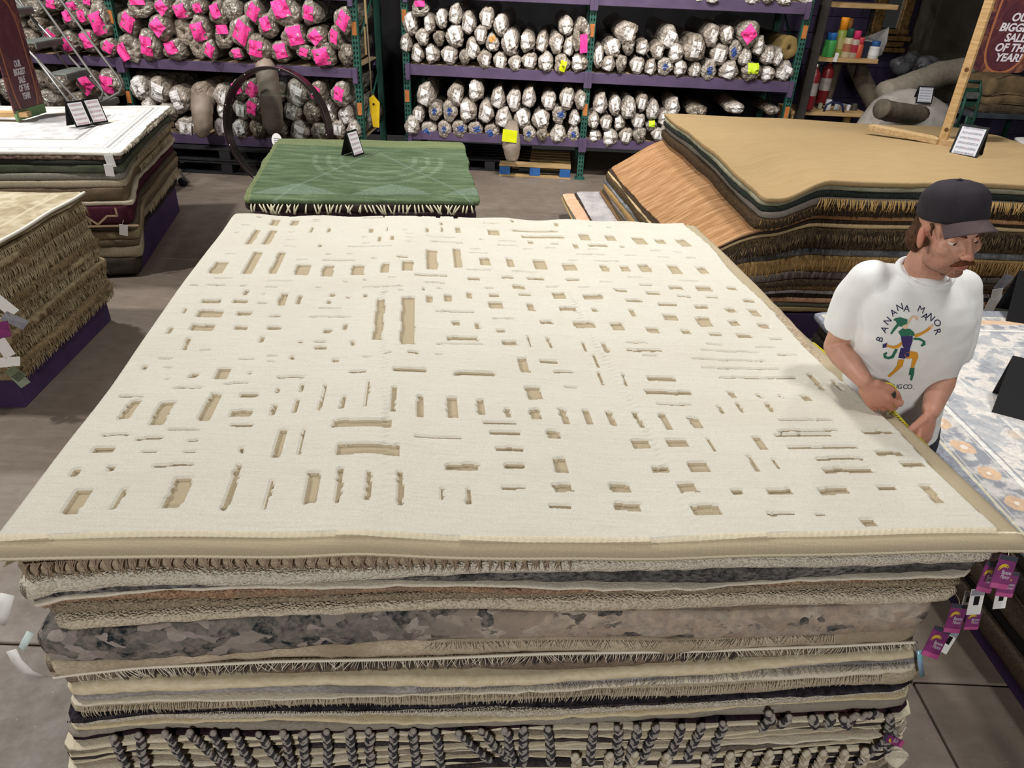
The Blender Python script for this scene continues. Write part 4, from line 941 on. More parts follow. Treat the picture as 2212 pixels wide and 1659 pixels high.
# emblem woven into the maroon rug's hanging face
o, zb, zt, k0, k1 = S1[5]
fr_o = P1[1] - ex1 * .27 - ey1 * .047
zc_ = zt - k1 - .012
mbm = MB()
hz = .135
def seg(a, b, w=.014):
    A = np.append(fr_o + ex1 * a[0], zc_ + a[1] * hz); Bp = np.append(fr_o + ex1 * b[0], zc_ + b[1] * hz)
    d = norm(Bp - A); up = np.cross(np.append(-ey1, 0), d); L_ = np.linalg.norm(Bp - A) + w * .6
    Rm = np.stack([d, np.append(-ey1, 0), up], 1); mbm.box((A + Bp) / 2, (L_, .004, w), Rm)
for a, b in (((-.13, 0), (-.13, -.42)), ((-.13, -.42), (-.05, -.42)), ((-.05, -.42), (.02, -.9)), ((.02, -.9), (.10, -.42)), ((.10, -.42), (.17, -.42)), ((.17, -.42), (.17, 0)), ((-.35, -1.0), (.30, -1.0))): seg(a, b)
mbm.obj('woven_emblem', mat('emblem_cream', 'b5997c', rough=.9), o, smooth=False)
M_whr = white_rug_mat()
top1 = pad('rug', [P1[0], P1[1] + ex1 * .02 - ey1 * .02, P1[2] + ex1 * .03, P1[3]], plain_f(top_ + .0, .012, 41, 1.8), plain_f(top_ + .028, .012, 41, 1.8), M_whr, n=200, r=.02, jit=.009, seed=4, uvq=(P1[0], P1[1], P1[3]), label='white and grey oriental-pattern rug on top of the back left stack', topr=(.99, .95, .8, .6, .3))
M_crm = mat('cream_thread', 'd8cdb8', rough=.95); M_tan_th = mat('tan_thread', 'a8977a', 'c0b090', scale=20, rough=.95)
side = lambda z, t0=0, t1=1, n=40, P=P1, off=.03, ex=ex1: np.array([[*(P[1] * (1 - t) + P[2] * t + ex * off), z] for t in np.linspace(t0, t1, n)])
fringe('edge_fringe', side(top_ + .02, .02, .99), .035, M_crm, top1, .012, .003, np.append(ex1, 0), 8, .5)
for i, (k, t0, t1) in enumerate(((1, .1, .95), (7, .0, .9), (9, .2, 1))):
    o, zb, zt, k0, k1 = S1[k]; fringe('side_fringe', side(zt - .01, max(t0, .22), t1, off=.012), .05, M_tan_th, o, .014, .003, np.append(ex1, 0), 20 + i, .4)

# ---- front left stack -----------------------------------------------------------------
a2 = math.radians(4.5); ex2, ey2 = np.array([math.cos(a2), math.sin(a2)]), np.array([-math.sin(a2), math.cos(a2)])
c2 = np.array([-2.74, 3.34]); o2 = c2 - ex2 * 1.75
P2 = [o2, c2, c2 + ey2 * 1.17, o2 + ey2 * 1.17]
plinth([p + (ex2 * -.03 if i in (1, 2) else 0) + (ey2 * .02 if i in (0, 1) else 0) for i, p in enumerate(P2)], .2, .0, 'purple plinth under the front left rug stack')
shag = [('7d6c52','9a8a6e'),('6a5942','8a7759'),('8a7a5f','a69777'),('5e4e39','7d6b50'),('86765b','a09070'),('74634a','94835f'),('927f60','ad9c7a'),('665640','857355')]
z = .2; S2 = []
ths = [.055, .05, .06, .045, .05, .055, .05, .05, .075, .075, .045, .04]
sc_ = (.86 - .2) / sum(ths)
nm2 = ['bottom', 'second', 'third', 'fourth', 'fifth', 'sixth', 'seventh', 'eighth', 'ninth', 'tenth', 'eleventh', 'twelfth']
for k, th in enumerate(ths):
    th *= sc_; f0, f1 = (z - .2) / .7, (z + th - .2) / .7
    out = .055 * (1 - f0) * (.6 + .4 * math.sin(k * 2.1))
    m = wool('shag_%d' % (k % 8), *shag[k % 8], sc=28, bump=1.0, stretch=(1.4, 1.4, 1), bs=45)
    P = [P2[0], P2[1] + ex2 * out - ey2 * out, P2[2] + ex2 * out + ey2 * out * .5, P2[3]]
    o = pad('rug', P, plain_f(z + .001, .02 * f0, 43, 2.6), plain_f(z + th - .002, .02 * f1, 43, 2.6), m, n=200, r=.05, jit=.010, seed=k, label=f'shaggy tan rug, {nm2[k]} from the plinth in the front left stack', group='shaggy rugs of the front left stack', topr=(.98, .9, .5), bul=1.0)
    sd = np.array([[*(P[1] * (1 - t) + P[2] * t + ex2 * .004), float(z + th * .75 + .02 * f1 * sn(*(P[1] * (1 - t) + P[2] * t), 43, 2.6))] for t in np.linspace(.03, .98, 40)])
    fringe('shag_pile', sd, .05 + .02 * (k in (8, 9)), mat('shag_thread_%d' % (k % 3), *(('8c7b5f', 'a8987a'), ('78674d', '957f5e'), ('9a8a6c', 'b4a585'))[k % 3], scale=25, rough=.95), o, .007, .0026, np.append(ex2, 0), 60 + k, .5)
    S2.append(o); z += th
def beige_top():
    t = NT('faded_oriental'); v = t.coord('UV'); s = t.sep(v); ob = t.coord()
    n = t.noise(ob, 7, 6, .65, dist=.8); m = t.vor(ob, 11)
    colr = t.ramp(n, (.32, '93866c'), (.45, 'ab9d82'), (.6, 'bfb49d'))
    colr = t.mix(t.ramp(m, (.12, .5), (.3, 0.0)), colr, lin('86795e'))
    d = t.math('MINIMUM', t.math('MINIMUM', s[0], t.math('SUBTRACT', 1.0, s[0])), t.math('MINIMUM', s[1], t.math('SUBTRACT', 1.0, s[1])))
    for c in (.06, .2): colr = t.mix(t.math('MULTIPLY', t.math('LESS_THAN', t.math('ABSOLUTE', t.math('SUBTRACT', d, c)), .006), .35), colr, lin('d6ccb6'))
    t.bump(t.noise(ob, 150, 3), .4, .004); return t.done(colr, .95, 0, .1)
t2b = pad('rug', [P2[0], P2[1], P2[2], P2[3]], plain_f(.862, .02, 43, 2.6), plain_f(.886, .02, 43, 2.6), wool('pale_hem', 'a79a80', 'c4b89f'), n=160, jit=.006, label='thin dark-hemmed beige rug, second from the top of the front left stack', topr=(.98, .9, .5))
t2 = pad('rug', [P2[0], P2[1] + ex2 * .02, P2[2] + ex2 * .02, P2[3]], plain_f(.89, .02, 43, 2.6), plain_f(.912, .02, 43, 2.6), beige_top(), n=160, r=.02, jit=.005, uvq=(P2[0], P2[1], P2[3]), label='faded beige oriental-pattern rug on top of the front left stack', topr=(.985, .95, .8, .5))
rimz = np.array([[*(P2[1] * (1 - t) + P2[2] * t + ex2 * .022), float(.905 + .02 * sn(*(P2[1] * (1 - t) + P2[2] * t), 43, 2.6))] for t in np.linspace(0, 1, 30)])
mb = MB(); mb.tube(rimz, .010, 6); mb.obj('white_binding', mat('binding_white', 'ddd8cc', rough=.9), t2)

# ---- green rug stack behind the near stack ---------------------------------------------
PG = [np.array(p) for p in ((-1.955, 4.97), (-.31, 5.14), (-.56, 6.92), (-2.25, 6.72))]
exg = norm(PG[1] - PG[0]); eyg = np.array([-exg[1], exg[0]])
plinth(PG, .14, .08, 'purple plinth under the green rug stack')
def lipg(k):
    def g(x, y):
        v = (np.asarray(x) - PG[0][0]) * eyg[0] + (np.asarray(y) - PG[0][1]) * eyg[1]
        return -k * (1 - sstep(v / .25)) ** 2
    return g
LG = [(.14,.30,wool('g_olive','4b4a30','66633f'),'olive rug at the bottom of the green rug stack'),(.30,.46,wool('g_brown','3c2f27','55443a'),'dark brown rug, second from the bottom of the green rug stack'),(.46,.60,wool('g_moss','3e3f29','585738'),'moss-coloured rug in the middle of the green rug stack'),(.60,.70,wool('g_plum','2c2228','45343a'),'plum-brown rug, third from the top of the green rug stack'),(.70,.765,wool('g_dark','1f1b1d','3a3230','47403a'),'dark rug lying directly beneath the green rug')]
for k, (z0, z1, m, lab) in enumerate(LG):
    P = [PG[0] - exg * .02 * (k == 4) + exg * .02 * (k % 2), PG[1], PG[2], PG[3]]
    pad('rug', P, plain_f(z0 + .001, .012 * z0, 47, 2, lipg(.02 * k / 5)), plain_f(z1 - .003, .012 * z1, 47, 2, lipg(.02 * (k + 1) / 5)), m, n=150, jit=.008, seed=k, label=lab, topr=(.98, .93, .8, .5))
def green_mat():
    t = NT('green_rug'); v = t.coord(); s = t.sep(t.coord('UV'))
    n = t.noise(t.mapv(v, (1, 5, 1), (0, 0, -.1)), 3.2, 6, .6, dist=.6); n2 = t.noise(v, 60, 4, .7)
    colr = t.ramp(n, (.32, '4a5a40'), (.5, '5c6d50'), (.68, '748566'))
    # arcs round a medallion
    x = t.math('SUBTRACT', s[0], .56); y = t.math('SUBTRACT', s[1], .62)
    r = t.math('SQRT', t.math('ADD', t.math('MULTIPLY', x, x), t.math('MULTIPLY', t.math('MULTIPLY', y, y), .55)))
    w = t.math('SINE', t.math('ADD', t.math('MULTIPLY', r, 95.0), t.math('MULTIPLY', n, 5.0)))
    m = t.math('MULTIPLY', t.math('GREATER_THAN', w, .45), t.math('LESS_THAN', t.math('ABSOLUTE', t.math('SUBTRACT', r, .26)), .11))
    m = t.math('MULTIPLY', m, t.math('LESS_THAN', y, .05))
    colr = t.mix(t.math('MULTIPLY', m, t.ramp(n, (.4, .1), (.6, .5))), colr, lin('8ea087'))
    tri = t.math('LESS_THAN', t.math('ADD', t.math('MULTIPLY', t.math('ABSOLUTE', t.math('SUBTRACT', t.math('FRACT', t.math('MULTIPLY', s[0], 2.4)), .5)), .28), s[1]), t.math('ADD', .16, t.math('MULTIPLY', n, .03)))
    tri = t.math('MULTIPLY', tri, t.math('GREATER_THAN', s[1], .05)); colr = t.mix(t.math('MULTIPLY', tri, .45), colr, lin('87998a'))
    dg = t.math('ABSOLUTE', t.math('SUBTRACT', t.math('ABSOLUTE', t.math('SUBTRACT', s[0], .55)), t.math('ADD', .42, t.math('MULTIPLY', s[1], -.55)))); colr = t.mix(t.math('MULTIPLY', t.math('LESS_THAN', t.math('ADD', dg, t.math('MULTIPLY', n, .02)), .018), .35), colr, lin('87998a'))
    rim = t.math('MAXIMUM', t.math('GREATER_THAN', s[1], .86), t.math('GREATER_THAN', .02, s[0])); colr = t.mix(t.math('MULTIPLY', rim, .55), colr, lin('858a5e'))
    colr = t.mix(t.ramp(n2, (.35, .45), (.6, 0.0)), colr, lin('465442')); t.bump(n2, .6, .006)
    return t.done(colr, .95, 0, .1)
gr = pad('rug', [PG[0] - exg * .015, PG[1] + exg * .01, PG[2], PG[3]], plain_f(.768, .012 * .77, 47, 2, lipg(.03)), plain_f(.805, .012 * .8, 47, 2, lipg(.035)), green_mat(), n=180, r=.03, jit=.008, uvq=(PG[0], PG[1], PG[3]), label='green sculpted rug with cream fringe, behind the near stack', topr=(.985, .95, .9, .8, .6, .3))
gl = np.array([[*(PG[0] * (1 - t) + PG[1] * t - eyg * .012), .775 - .035 + .009 * float(sn(*(PG[0] * (1 - t) + PG[1] * t), 47, 2))] for t in np.linspace(.01, .99, 60)])
mbf = MB(); rs = np.random.RandomState(9)
for t in np.linspace(.005, .995, 62):
    if rs.rand() < .12: continue
    i = t * 59; b = gl[int(i)]; l = .055 * rs.uniform(.8, 1.2); ln = .35 * math.sin(t * 25) + rs.randn() * .35
    C = [b + np.append(-eyg, 0) * (.004 + .022 * min(1, q * 2)) + np.append(exg, 0) * ln * l * q - ZUP * l * q ** 1.2 for q in (0, .35, .7, 1)]
    mbf.tube(C, [.004, .0065, .006, .008], 5)
mbf.obj('knotted_fringe', mat('cream_fringe', 'c9c2a4', 'd8d2b8', scale=20, rough=.95), gr, kind='stuff')
# ---- tan rug stack ---------------------------------------------------------------------
at = math.radians(3.6); ext, eyt = np.array([math.cos(at), math.sin(at)]), np.array([-math.sin(at), math.cos(at)])
T0 = np.array([1.57, 4.60])
def mound(x, y):
    X = (np.asarray(x) - T0[0]) * ext[0] + (np.asarray(y) - T0[1]) * ext[1]; Yv = (np.asarray(x) - T0[0]) * eyt[0] + (np.asarray(y) - T0[1]) * eyt[1]
    return X, Yv
def tz(h, lower):
    """height field of a layer whose nominal height (at the middle of the front) is h"""
    def f(x, y):
        X, Yv = mound(x, y); t = np.clip((h - .2) / .96, 0, 1)
        bump_ = sstep((X - .1) / .32)
        z = h - .13 * t * (1 - bump_) - .13 * t * sstep((Yv - .4) / 2.6) * bump_ + .03 * t * sstep((Yv - .3) / 1.0) * sstep((2.6 - Yv) / 1.0)
        z = z + .012 * t * sn(X, Yv, 51, 2.5) * sstep((Yv + .05) / .4) + .006 * t * np.sin(X * 5 + 1)
        if lower:
            k = sstep((.12 - X) / .78); z = z * (1 - k) + k * (.2 + (h - .2) * .40)
        return z
    return f
plinth([T0 + ext * .06 - eyt * .0, T0 + ext * 2.04, T0 + ext * 2.85 + eyt * 2.9, T0 + ext * .06 + eyt * 2.9], .195, .05, 'purple plinth under the tan rug stack')
plinth([T0 + np.array([-.98, .5]), T0 + np.array([.05, .5]), T0 + np.array([.05, 2.75]), T0 + np.array([-.98, 2.75])], .195, .0, 'purple plinth under the sloping left side of the tan rug stack')
def stripes(name, a, b, c, sc=26, dirx=True):
    t = NT(name); v = t.coord(); w = t.noise(t.mapv(v, (.7, 14, 3) if dirx else (14, .7, 3), (0, 0, -.12)), 2.4, 5, .6, dist=.5); n = t.noise(v, 120, 3)
    colr = t.ramp(w, (.34, a), (.5, b), (.64, c)); colr = t.mix(t.ramp(n, (.35, .3), (.6, 0.0)), colr, lin(a)); t.bump(w, .25, .01); return t.done(colr, .92, 0, .15)
M_orr = stripes('orange_striped_wool', '8d6845', 'ab8058', 'bf9a74')
def loops(name, a, b): return wool(name, a, b, sc=45, bump=1.0, stretch=(3, 3, 1), bs=60)
TL = [ # top, bottom, left (m beyond T0, negative = further left), front out, material, label
 (.245,.21,-.98,.0,wool('t_tan1','8f7a58','ae9870'),'thin tan rug at the bottom of the tan rug stack'),
 (.285,.245,-.96,.0,wool('t_green','5d5f50','77786a'),'grey-green thin rug near the bottom of the tan rug stack'),
 (.325,.285,-.96,.006,mat('t_salmon','c99b7c','d9b092',scale=14,rough=.95,bump=.3),'salmon-striped rug whose left end slopes down beside the aisle'),
 (.355,.325,-.84,.0,wool('t_dark1','2a2523','453d36'),'dark thin rug above the salmon-striped one'),
 (.385,.355,-.83,.006,wool('t_grey_print','a9a3a2','c4bfbd','8d8889',sc=45),'pale grey printed rug sloping down at the left of the tan stack'),
 (.42,.385,-.60,.0,wool('t_brown1','6c543a','8a6f4e'),'brown thin rug in the lower half of the tan rug stack'),
 (.465,.42,-.57,.012,loops('t_loop1','4a3f33','6d5e4b'),'dark rug with looped fringe in the lower half of the tan rug stack'),
 (.525,.465,-.56,.0,wool('t_grey1','6f6762','8d847d'),'grey rug below the tan looped one in the tan rug stack'),
 (.64,.525,-.56,.016,loops('t_loop2','8d6e45','b99a68'),'thick tan rug with looped fringe in the middle of the tan rug stack'),
 (.69,.64,-.55,.0,wool('t_line','5d5f66','a8a7a6','2b2b2f',stretch=(1,1,9)),'grey and white banded rug in the middle of the tan rug stack'),
 (.84,.69,-.54,.014,loops('t_loop3','2c241d','6f5c42'),'thick black-brown rug with shaggy looped edge in the tan rug stack'),
 (.868,.84,-.53,.004,wool('t_cream','b79d74','cdb58c'),'cream-tan thin rug under the orange-striped one'),
 (.893,.868,-.52,-.002,wool('t_dark2','30271f','4b3e31'),'dark brown thin rug under the orange-striped one'),
 (.925,.893,-.50,.006,M_orr,'orange-brown striped rug draped down the left side of the tan stack'),
 (1.0,.925,-.02,.004,loops('t_fringe_dark','2a221b','5f4d38'),'dark brown fringed rug above the orange-striped one'),
 (1.05,1.0,.02,.008,wool('t_tasselrug','6e675f','857d73'),'grey rug with big tan tassels in the tan rug stack'),
 (1.095,1.05,.0,.0,wool('t_black_green','1f2320','3b413b','2b302b'),'black-green rug, third from the top of the tan rug stack'),
 (1.128,1.095,.0,.004,wool('t_sage','8d8b74','a9a78f','6f6b58'),'sage-grey rug lying under the tan top rug'),
]
TS = {}
for k, (zt, zb, xl, out, m, lab) in enumerate(TL):
    low = xl < -.1
    f = T0 - eyt * out; back = 2.78 if low else 2.86
    P = [f + ext * (xl + (.30 if low else 0)), f + ext * (2.06 + .03 * (k % 3)), f + ext * (2.62 if k < 14 else 2.75) + eyt * back, f + ext * xl + eyt * back]
    if low:   # the slope's left edge runs slightly skew
        P[0] = np.array([T0[0] + xl + .12, T0[1] + .02])
    TS[k] = (pad('rug', P, (lambda g: lambda x, y: g(x, y) + .0005)(tz(zb, low)), (lambda g: lambda x, y: g(x, y) - .002)(tz(zt, low)), m, n=220, r=.06, jit=.006, seed=k, label=lab, topr=(.985, .94, .86, .76, .64, .5, .25)), f, zt, zb, low)
def tan_mat():
    t = NT('tan_jute'); v = t.coord(); a = t.noise(t.mapv(v, (1, 7, 1), (0, 0, -.06)), 5, 5, .65); b = t.noise(t.mapv(v, (18, 60, 8), (0, 0, -.06)), 6, 4, .7)
    colr = t.ramp(a, (.3, '9f8763'), (.7, 'ac946e')); colr = t.mix(t.ramp(b, (.36, .55), (.56, 0.0)), colr, lin('a3875a')); t.bump(b, .5, .006); return t.done(colr, .95, 0, .1)
f = T0 - eyt * .015
tanr = pad('rug', [f + ext * .0, f + ext * 2.14, f + ext * 2.98 + eyt * 2.62, f + ext * .0 + eyt * 2.9], lambda x, y: tz(1.128, False)(x, y) + .001, lambda x, y: tz(1.165, False)(x, y), tan_mat(), n=240, r=.05, jit=.006, label='large plain tan jute rug on top of the stack behind the man', topr=(.985, .95, .88, .78, .64, .45, .2))
def tfr(nm, k, x0, x1, L, step, r, m, seed, key='t', clump=0, off=.004, dz=-.006):
    o, f, zt, zb, low = TS[k]; g = tz(zt, low)
    pts = []
    for X in np.linspace(x0, x1, 90):
        p = f + ext * X - eyt * off; pts.append([*p, float(g(p[0], p[1])) + dz])
    fringe(nm, np.array(pts), L, m, o, step, r, np.append(-eyt, 0), seed, .3, clump)
tfr('tan_tassels', 15, .38, 2.04, .075, .011, .0048, mat('tassel_tan', 'c9a86e', 'b58f55', scale=25, rough=.95), 31)
tfr('dark_fringe', 14, .02, 2.04, .075, .009, .0035, mat('fr_dark', '4a3a29', '2c231b', scale=25, rough=.95), 32)
tfr('brown_tips', 14, .02, 2.04, .045, .016, .0032, mat('fr_gold', '8d6d42', 'a98752', scale=25, rough=.95), 36)
tfr('looped_fringe', 10, -.40, 2.04, .13, .010, .0042, mat('fr_black', '2b231c', '5e4d39', scale=30, rough=.95), 33)
tfr('looped_tips', 10, -.40, 2.04, .06, .02, .0042, mat('fr_mid', '7c6849', '8f7a58', scale=30, rough=.95), 38, dz=-.03, off=.012)
tfr('tan_loops', 8, -.40, 2.04, .09, .012, .0048, mat('fr_tan', 'b18e58', '8d6e45', scale=30, rough=.95), 34)
tfr('dark_loops', 6, -.40, 2.04, .05, .012, .0042, mat('fr_dark2', '5b4c3b', '3d3329', scale=30, rough=.95), 35)

# ---- blue rug stack on the right -------------------------------------------------------
PB = [np.array(p) for p in ((1.80, .75), (4.4, .85), (4.25, 3.92), (1.68, 3.70))]
plinth([np.array(p) for p in ((1.955, .9), (4.2, .95), (4.1, 3.7), (1.90, 3.6))], .19, 0, 'purple plinth under the blue rug stack')
BLY = [(.19,.27,wool('b_brown1','3a3028','54473b'),'brown rug at the bottom of the blue rug stack',.04),(.27,.34,wool('b_black','1c191a','2c2828'),'black rug, second from the bottom of the blue rug stack',.06),(.34,.42,wool('b_brown2','43382d','5d5042'),'brown rug in the middle of the blue rug stack',.03),(.42,.475,wool('b_line','5b5142','8d8270'),'brown rug with pale hem in the blue rug stack',.05),(.475,.55,wool('b_dk2','241f1e','3b3431'),'dark rug, third from the top of the blue rug stack',.02),(.55,.615,wool('b_dk3','2e2926','48403a'),'dark brown rug directly under the blue-grey floral rug',.03)]
for k, (z0, z1, m, lab, ins) in enumerate(BLY):
    P = [PB[0] + [ins, ins], PB[1] + [-ins, ins], PB[2] + [-ins, -ins], PB[3] + [ins, -ins]]
    pad('rug', P, plain_f(z0 + .001, .01, 53, 2), plain_f(z1 - .003, .01, 53, 2), m, n=120, jit=.006, seed=k, label=lab, topr=(.98, .9, .5))
def blue_mat():
    t = NT('blue_oriental'); uv = t.coord('UV'); s = t.sep(uv); v = t.coord()
    Wd, Hd = 2.58, 3.05
    du = t.math('MULTIPLY', t.math('MINIMUM', s[0], t.math('SUBTRACT', 1.0, s[0])), Wd); dv = t.math('MULTIPLY', t.math('MINIMUM', s[1], t.math('SUBTRACT', 1.0, s[1])), Hd)
    d = t.math('MINIMUM', du, dv)
    n = t.noise(v, 11, 4, .6, dist=.5); n1 = t.noise(v, 4.5, 5, .6, dist=.7); fine = t.noise(v, 60, 3, .7)
    ground = t.ramp(n1, (.36, '92959c'), (.5, 'b0b2b5'), (.62, 'd0cdc8'))
    fl_ = t.ramp(n, (.5, 0.0), (.56, .85)); fieldc = t.mix(fl_, ground, lin('e3dbd2'))
    fieldc = t.mix(t.ramp(t.vor(v, 4.2), (.1, .7), (.2, 0.0)), fieldc, lin('d3b9a3'))
    # border: row of rosettes every 0.33 m
    ro = t.math('SUBTRACT', t.math('FRACT', t.math('MULTIPLY', s[1], 17.0)), .5); rx = t.math('SUBTRACT', d, .125)
    rr = t.math('SQRT', t.math('ADD', t.math('MULTIPLY', t.math('MULTIPLY', ro, ro), .032), t.math('MULTIPLY', rx, rx)))
    rr = t.math('ADD', rr, t.math('MULTIPLY', t.math('SUBTRACT', n, .5), .05))
    bord = t.mix(t.ramp(t.noise(v, 17, 3), (.45, 0.0), (.58, .8)), lin('8d9097'), lin('d9d3cc'))
    bord = t.mix(t.math('LESS_THAN', rr, .045), bord, lin('d2b293')); bord = t.mix(t.math('LESS_THAN', rr, .014), bord, lin('e2d9cb'))
    colr = t.mix(t.math('GREATER_THAN', d, .215), bord, fieldc)
    for c, w, k in ((.045, .006, 'd6cfae'), (.215, .010, 'e8e4dc'), (.235, .004, '8d9096'), (.195, .003, 'c9c4bc'), (.065, .003, 'c9c4bc'), (.42, .008, 'dedad2')):
        colr = t.mix(t.math('MULTIPLY', t.math('LESS_THAN', t.math('ABSOLUTE', t.math('SUBTRACT', d, c)), w), .85), colr, lin(k))
    edge = t.math('LESS_THAN', d, .035); colr = t.mix(edge, colr, t.ramp(fine, (.35, '6d717c'), (.65, '9a9da4')))
    colr = t.mix(t.ramp(fine, (.35, .35), (.6, 0.0)), colr, lin('8a8a8d')); t.bump(fine, .5, .006); return t.done(colr, .95, 0, .1)
pad('rug', PB, plain_f(.617, .01, 53, 2), plain_f(.655, .01, 53, 2), blue_mat(), n=200, r=.04, jit=.004, uvq=(PB[0], PB[1], PB[3]), label='blue-grey oriental rug with peach rosettes, to the right of the man', topr=(.985, .95, .8, .5))
# ---- white rug stack at the far right --------------------------------------------------
PW = [np.array(p) for p in ((4.14, 5.0), (6.4, 5.1), (6.9, 7.35), (4.74, 7.22))]
plinth(PW, .2, .05, 'purple plinth under the white rug stack')
for k, (z0, z1) in enumerate([(.2, .36), (.36, .5), (.5, .68), (.68, .84), (.84, .97)]):
    pad('rug', PW, plain_f(z0 + .001), plain_f(z1 - .003), wool('w_%d' % k, *(('8a8378', 'a39c90'), ('b8b0a2', 'cfc8ba'), ('5d5750', '77706a'), ('a59a88', 'bdb3a2'), ('c9c2b4', 'd9d3c6'))[k]), n=80, seed=k, label=['grey-brown', 'pale sand', 'dark taupe', 'beige', 'cream'][k] + ' rug inside the white rug stack at the right edge', topr=(.98, .5))
pad('rug', PW, plain_f(.972, .01, 5, 2), plain_f(1.0, .01, 5, 2), wool('w_top', 'e0dbd2', 'efebe3', 'd3cfca'), n=100, r=.03, label='white rug with faint grey pattern at the right edge, beyond the tan rug', topr=(.98, .8, .5))
# ------------------------------------------------------------------ folded price signs, boards, tools, clutter
def lines_mat(name, paper, inks, rows=34.0):
    t = NT(name); v = t.coord('UV'); s = t.sep(v)
    r = t.math('SINE', t.math('MULTIPLY', s[1], rows)); n = t.noise(t.mapv(v, (14, 6, 1)), 3, 2); q = t.noise(t.mapv(v, (2, 3, 1)), 2.2, 1)
    ink = t.math('MULTIPLY', t.math('GREATER_THAN', r, .1), t.math('GREATER_THAN', n, .44))
    ink = t.math('MULTIPLY', ink, t.math('LESS_THAN', t.math('ABSOLUTE', t.math('SUBTRACT', s[0], .5)), .42))
    return t.done(t.mix(t.math('MULTIPLY', ink, .75), lin(paper), t.ramp(q, (.45, inks[0]), (.55, inks[1]), interp='CONSTANT')), .5)
M_price = lines_mat('price_sheet', 'c3c5cc', ('6c707f', '95797f')); M_price2 = lines_mat('price_sheet_small', 'f0edf0', ('b77f93', '8f8f98'), 30)
def aframe(loc, ang, w, h, open_, label, sheet=M_price, group=None):
    """a folded black card tent; the printed panel faces local -y"""
    t = thing('price_tent_sign', label, 'sign', loc, group)
    R = rotz(ang); loc = np.asarray(loc, float); til = math.atan2(open_ / 2, h)
    hl = math.hypot(h, open_ / 2)
    for s_, nm in ((-1, 'front_panel'), (1, 'rear_panel')):
        Rp = R @ euler(s_ * til, 0, 0); c = loc + R @ np.array([0, s_ * open_ / 4, h / 2])
        p = MB().box(c, (w, .006, hl), Rp).obj(nm, M_black, t, bevel=.0015)
        if s_ < 0:
            nrm = Rp @ np.array([0, -1, 0]); ex, ez = Rp @ np.array([1, 0, 0]), Rp @ np.array([0, 0, 1])
            c2 = c + nrm * .0036; a, b = w * .42, hl * .43
            V = np.array([c2 - ex * a - ez * b, c2 + ex * a - ez * b, c2 + ex * a + ez * b, c2 - ex * a + ez * b]); V = np.vstack([V + nrm * .001, V - nrm * .001])
            link('printed_sheet', V, [(0, 1, 2, 3), (7, 6, 5, 4), (0, 4, 5, 1), (1, 5, 6, 2), (2, 6, 7, 3), (3, 7, 4, 0)], sheet, None, p, False, uv=np.array([(0, 0), (1, 0), (1, 1), (0, 1)] * 2))
    return t
P = onz(2085, 335, 1.165); aframe(P + [0, 0, .0], math.radians(-42), .19, .21, .17, 'black tent sign with price list standing on the tan rug')
P = onz(172, 271, 1.0); aframe(P, math.radians(62), .14, .19, .13, 'black tent price sign on the white rug, nearer of the pair', M_price2)
P = onz(207, 264, 1.0); aframe(P, math.radians(62), .14, .19, .13, 'black tent price sign on the white rug, farther of the pair', M_price2)
P = onz(762, 334, .81); aframe(P, math.radians(66), .15, .20, .13, 'black tent price sign standing on the green rug', M_price2)
P = onz(2206, 900, .655); aframe(P + np.array([.03, .06, 0]), math.radians(150), .22, .24, .20, 'black tent sign on the blue rug at the right edge, in the foreground')
P = onz(2202, 690, .655); aframe(P + np.array([.02, .03, 0]), math.radians(165), .20, .27, .20, 'black tent sign at the far edge of the blue rug')
# ---- sale boards ------------------------------------------------------------------------
def poster_mat():
    t = NT('sale_poster'); v = t.coord('UV'); s = t.sep(v); n = t.noise(t.mapv(v, (3.2, 4.5, 1)), 2.0, 6, .65, dist=1.4); n2 = t.noise(t.mapv(v, (9, 3, 1)), 2.5, 4, .6, dist=.6)
    colr = t.ramp(n, (.34, '37202a'), (.47, '4f2b32'), (.58, '774a3a'), (.7, '94704e'))
    inner = t.math('LESS_THAN', t.math('ADD', t.math('POWER', t.math('DIVIDE', t.math('SUBTRACT', s[0], .5), .36), 2.0), t.math('POWER', t.math('DIVIDE', t.math('SUBTRACT', s[1], .36), .36), 4.0)), 1.0)
    colr = t.mix(t.math('MULTIPLY', inner, .8), colr, t.ramp(n, (.3, '482430'), (.7, '5c2d37')))
    topm = t.ramp(s[1], (.70, 0.0), (.86, 1.0)); colr = t.mix(topm, colr, t.ramp(n2, (.4, '55404e'), (.55, '8a8490'), (.66, '6b4a55')))
    rim = t.math('LESS_THAN', t.math('ABSOLUTE', t.math('SUBTRACT', t.math('ADD', t.math('POWER', t.math('DIVIDE', t.math('SUBTRACT', s[0], .5), .36), 2.0), t.math('POWER', t.math('DIVIDE', t.math('SUBTRACT', s[1], .36), .36), 4.0)), 1.03)), .10)
    colr = t.mix(t.math('MULTIPLY', rim, .7), colr, lin('b5744a'))
    return t.done(colr, .45, 0, .4)
M_poster = poster_mat(); M_pgreen = mat('board_foot_green', '6f9263', rough=.6); M_letter = mat('letter_white', 'd9d3dc', rough=.5)
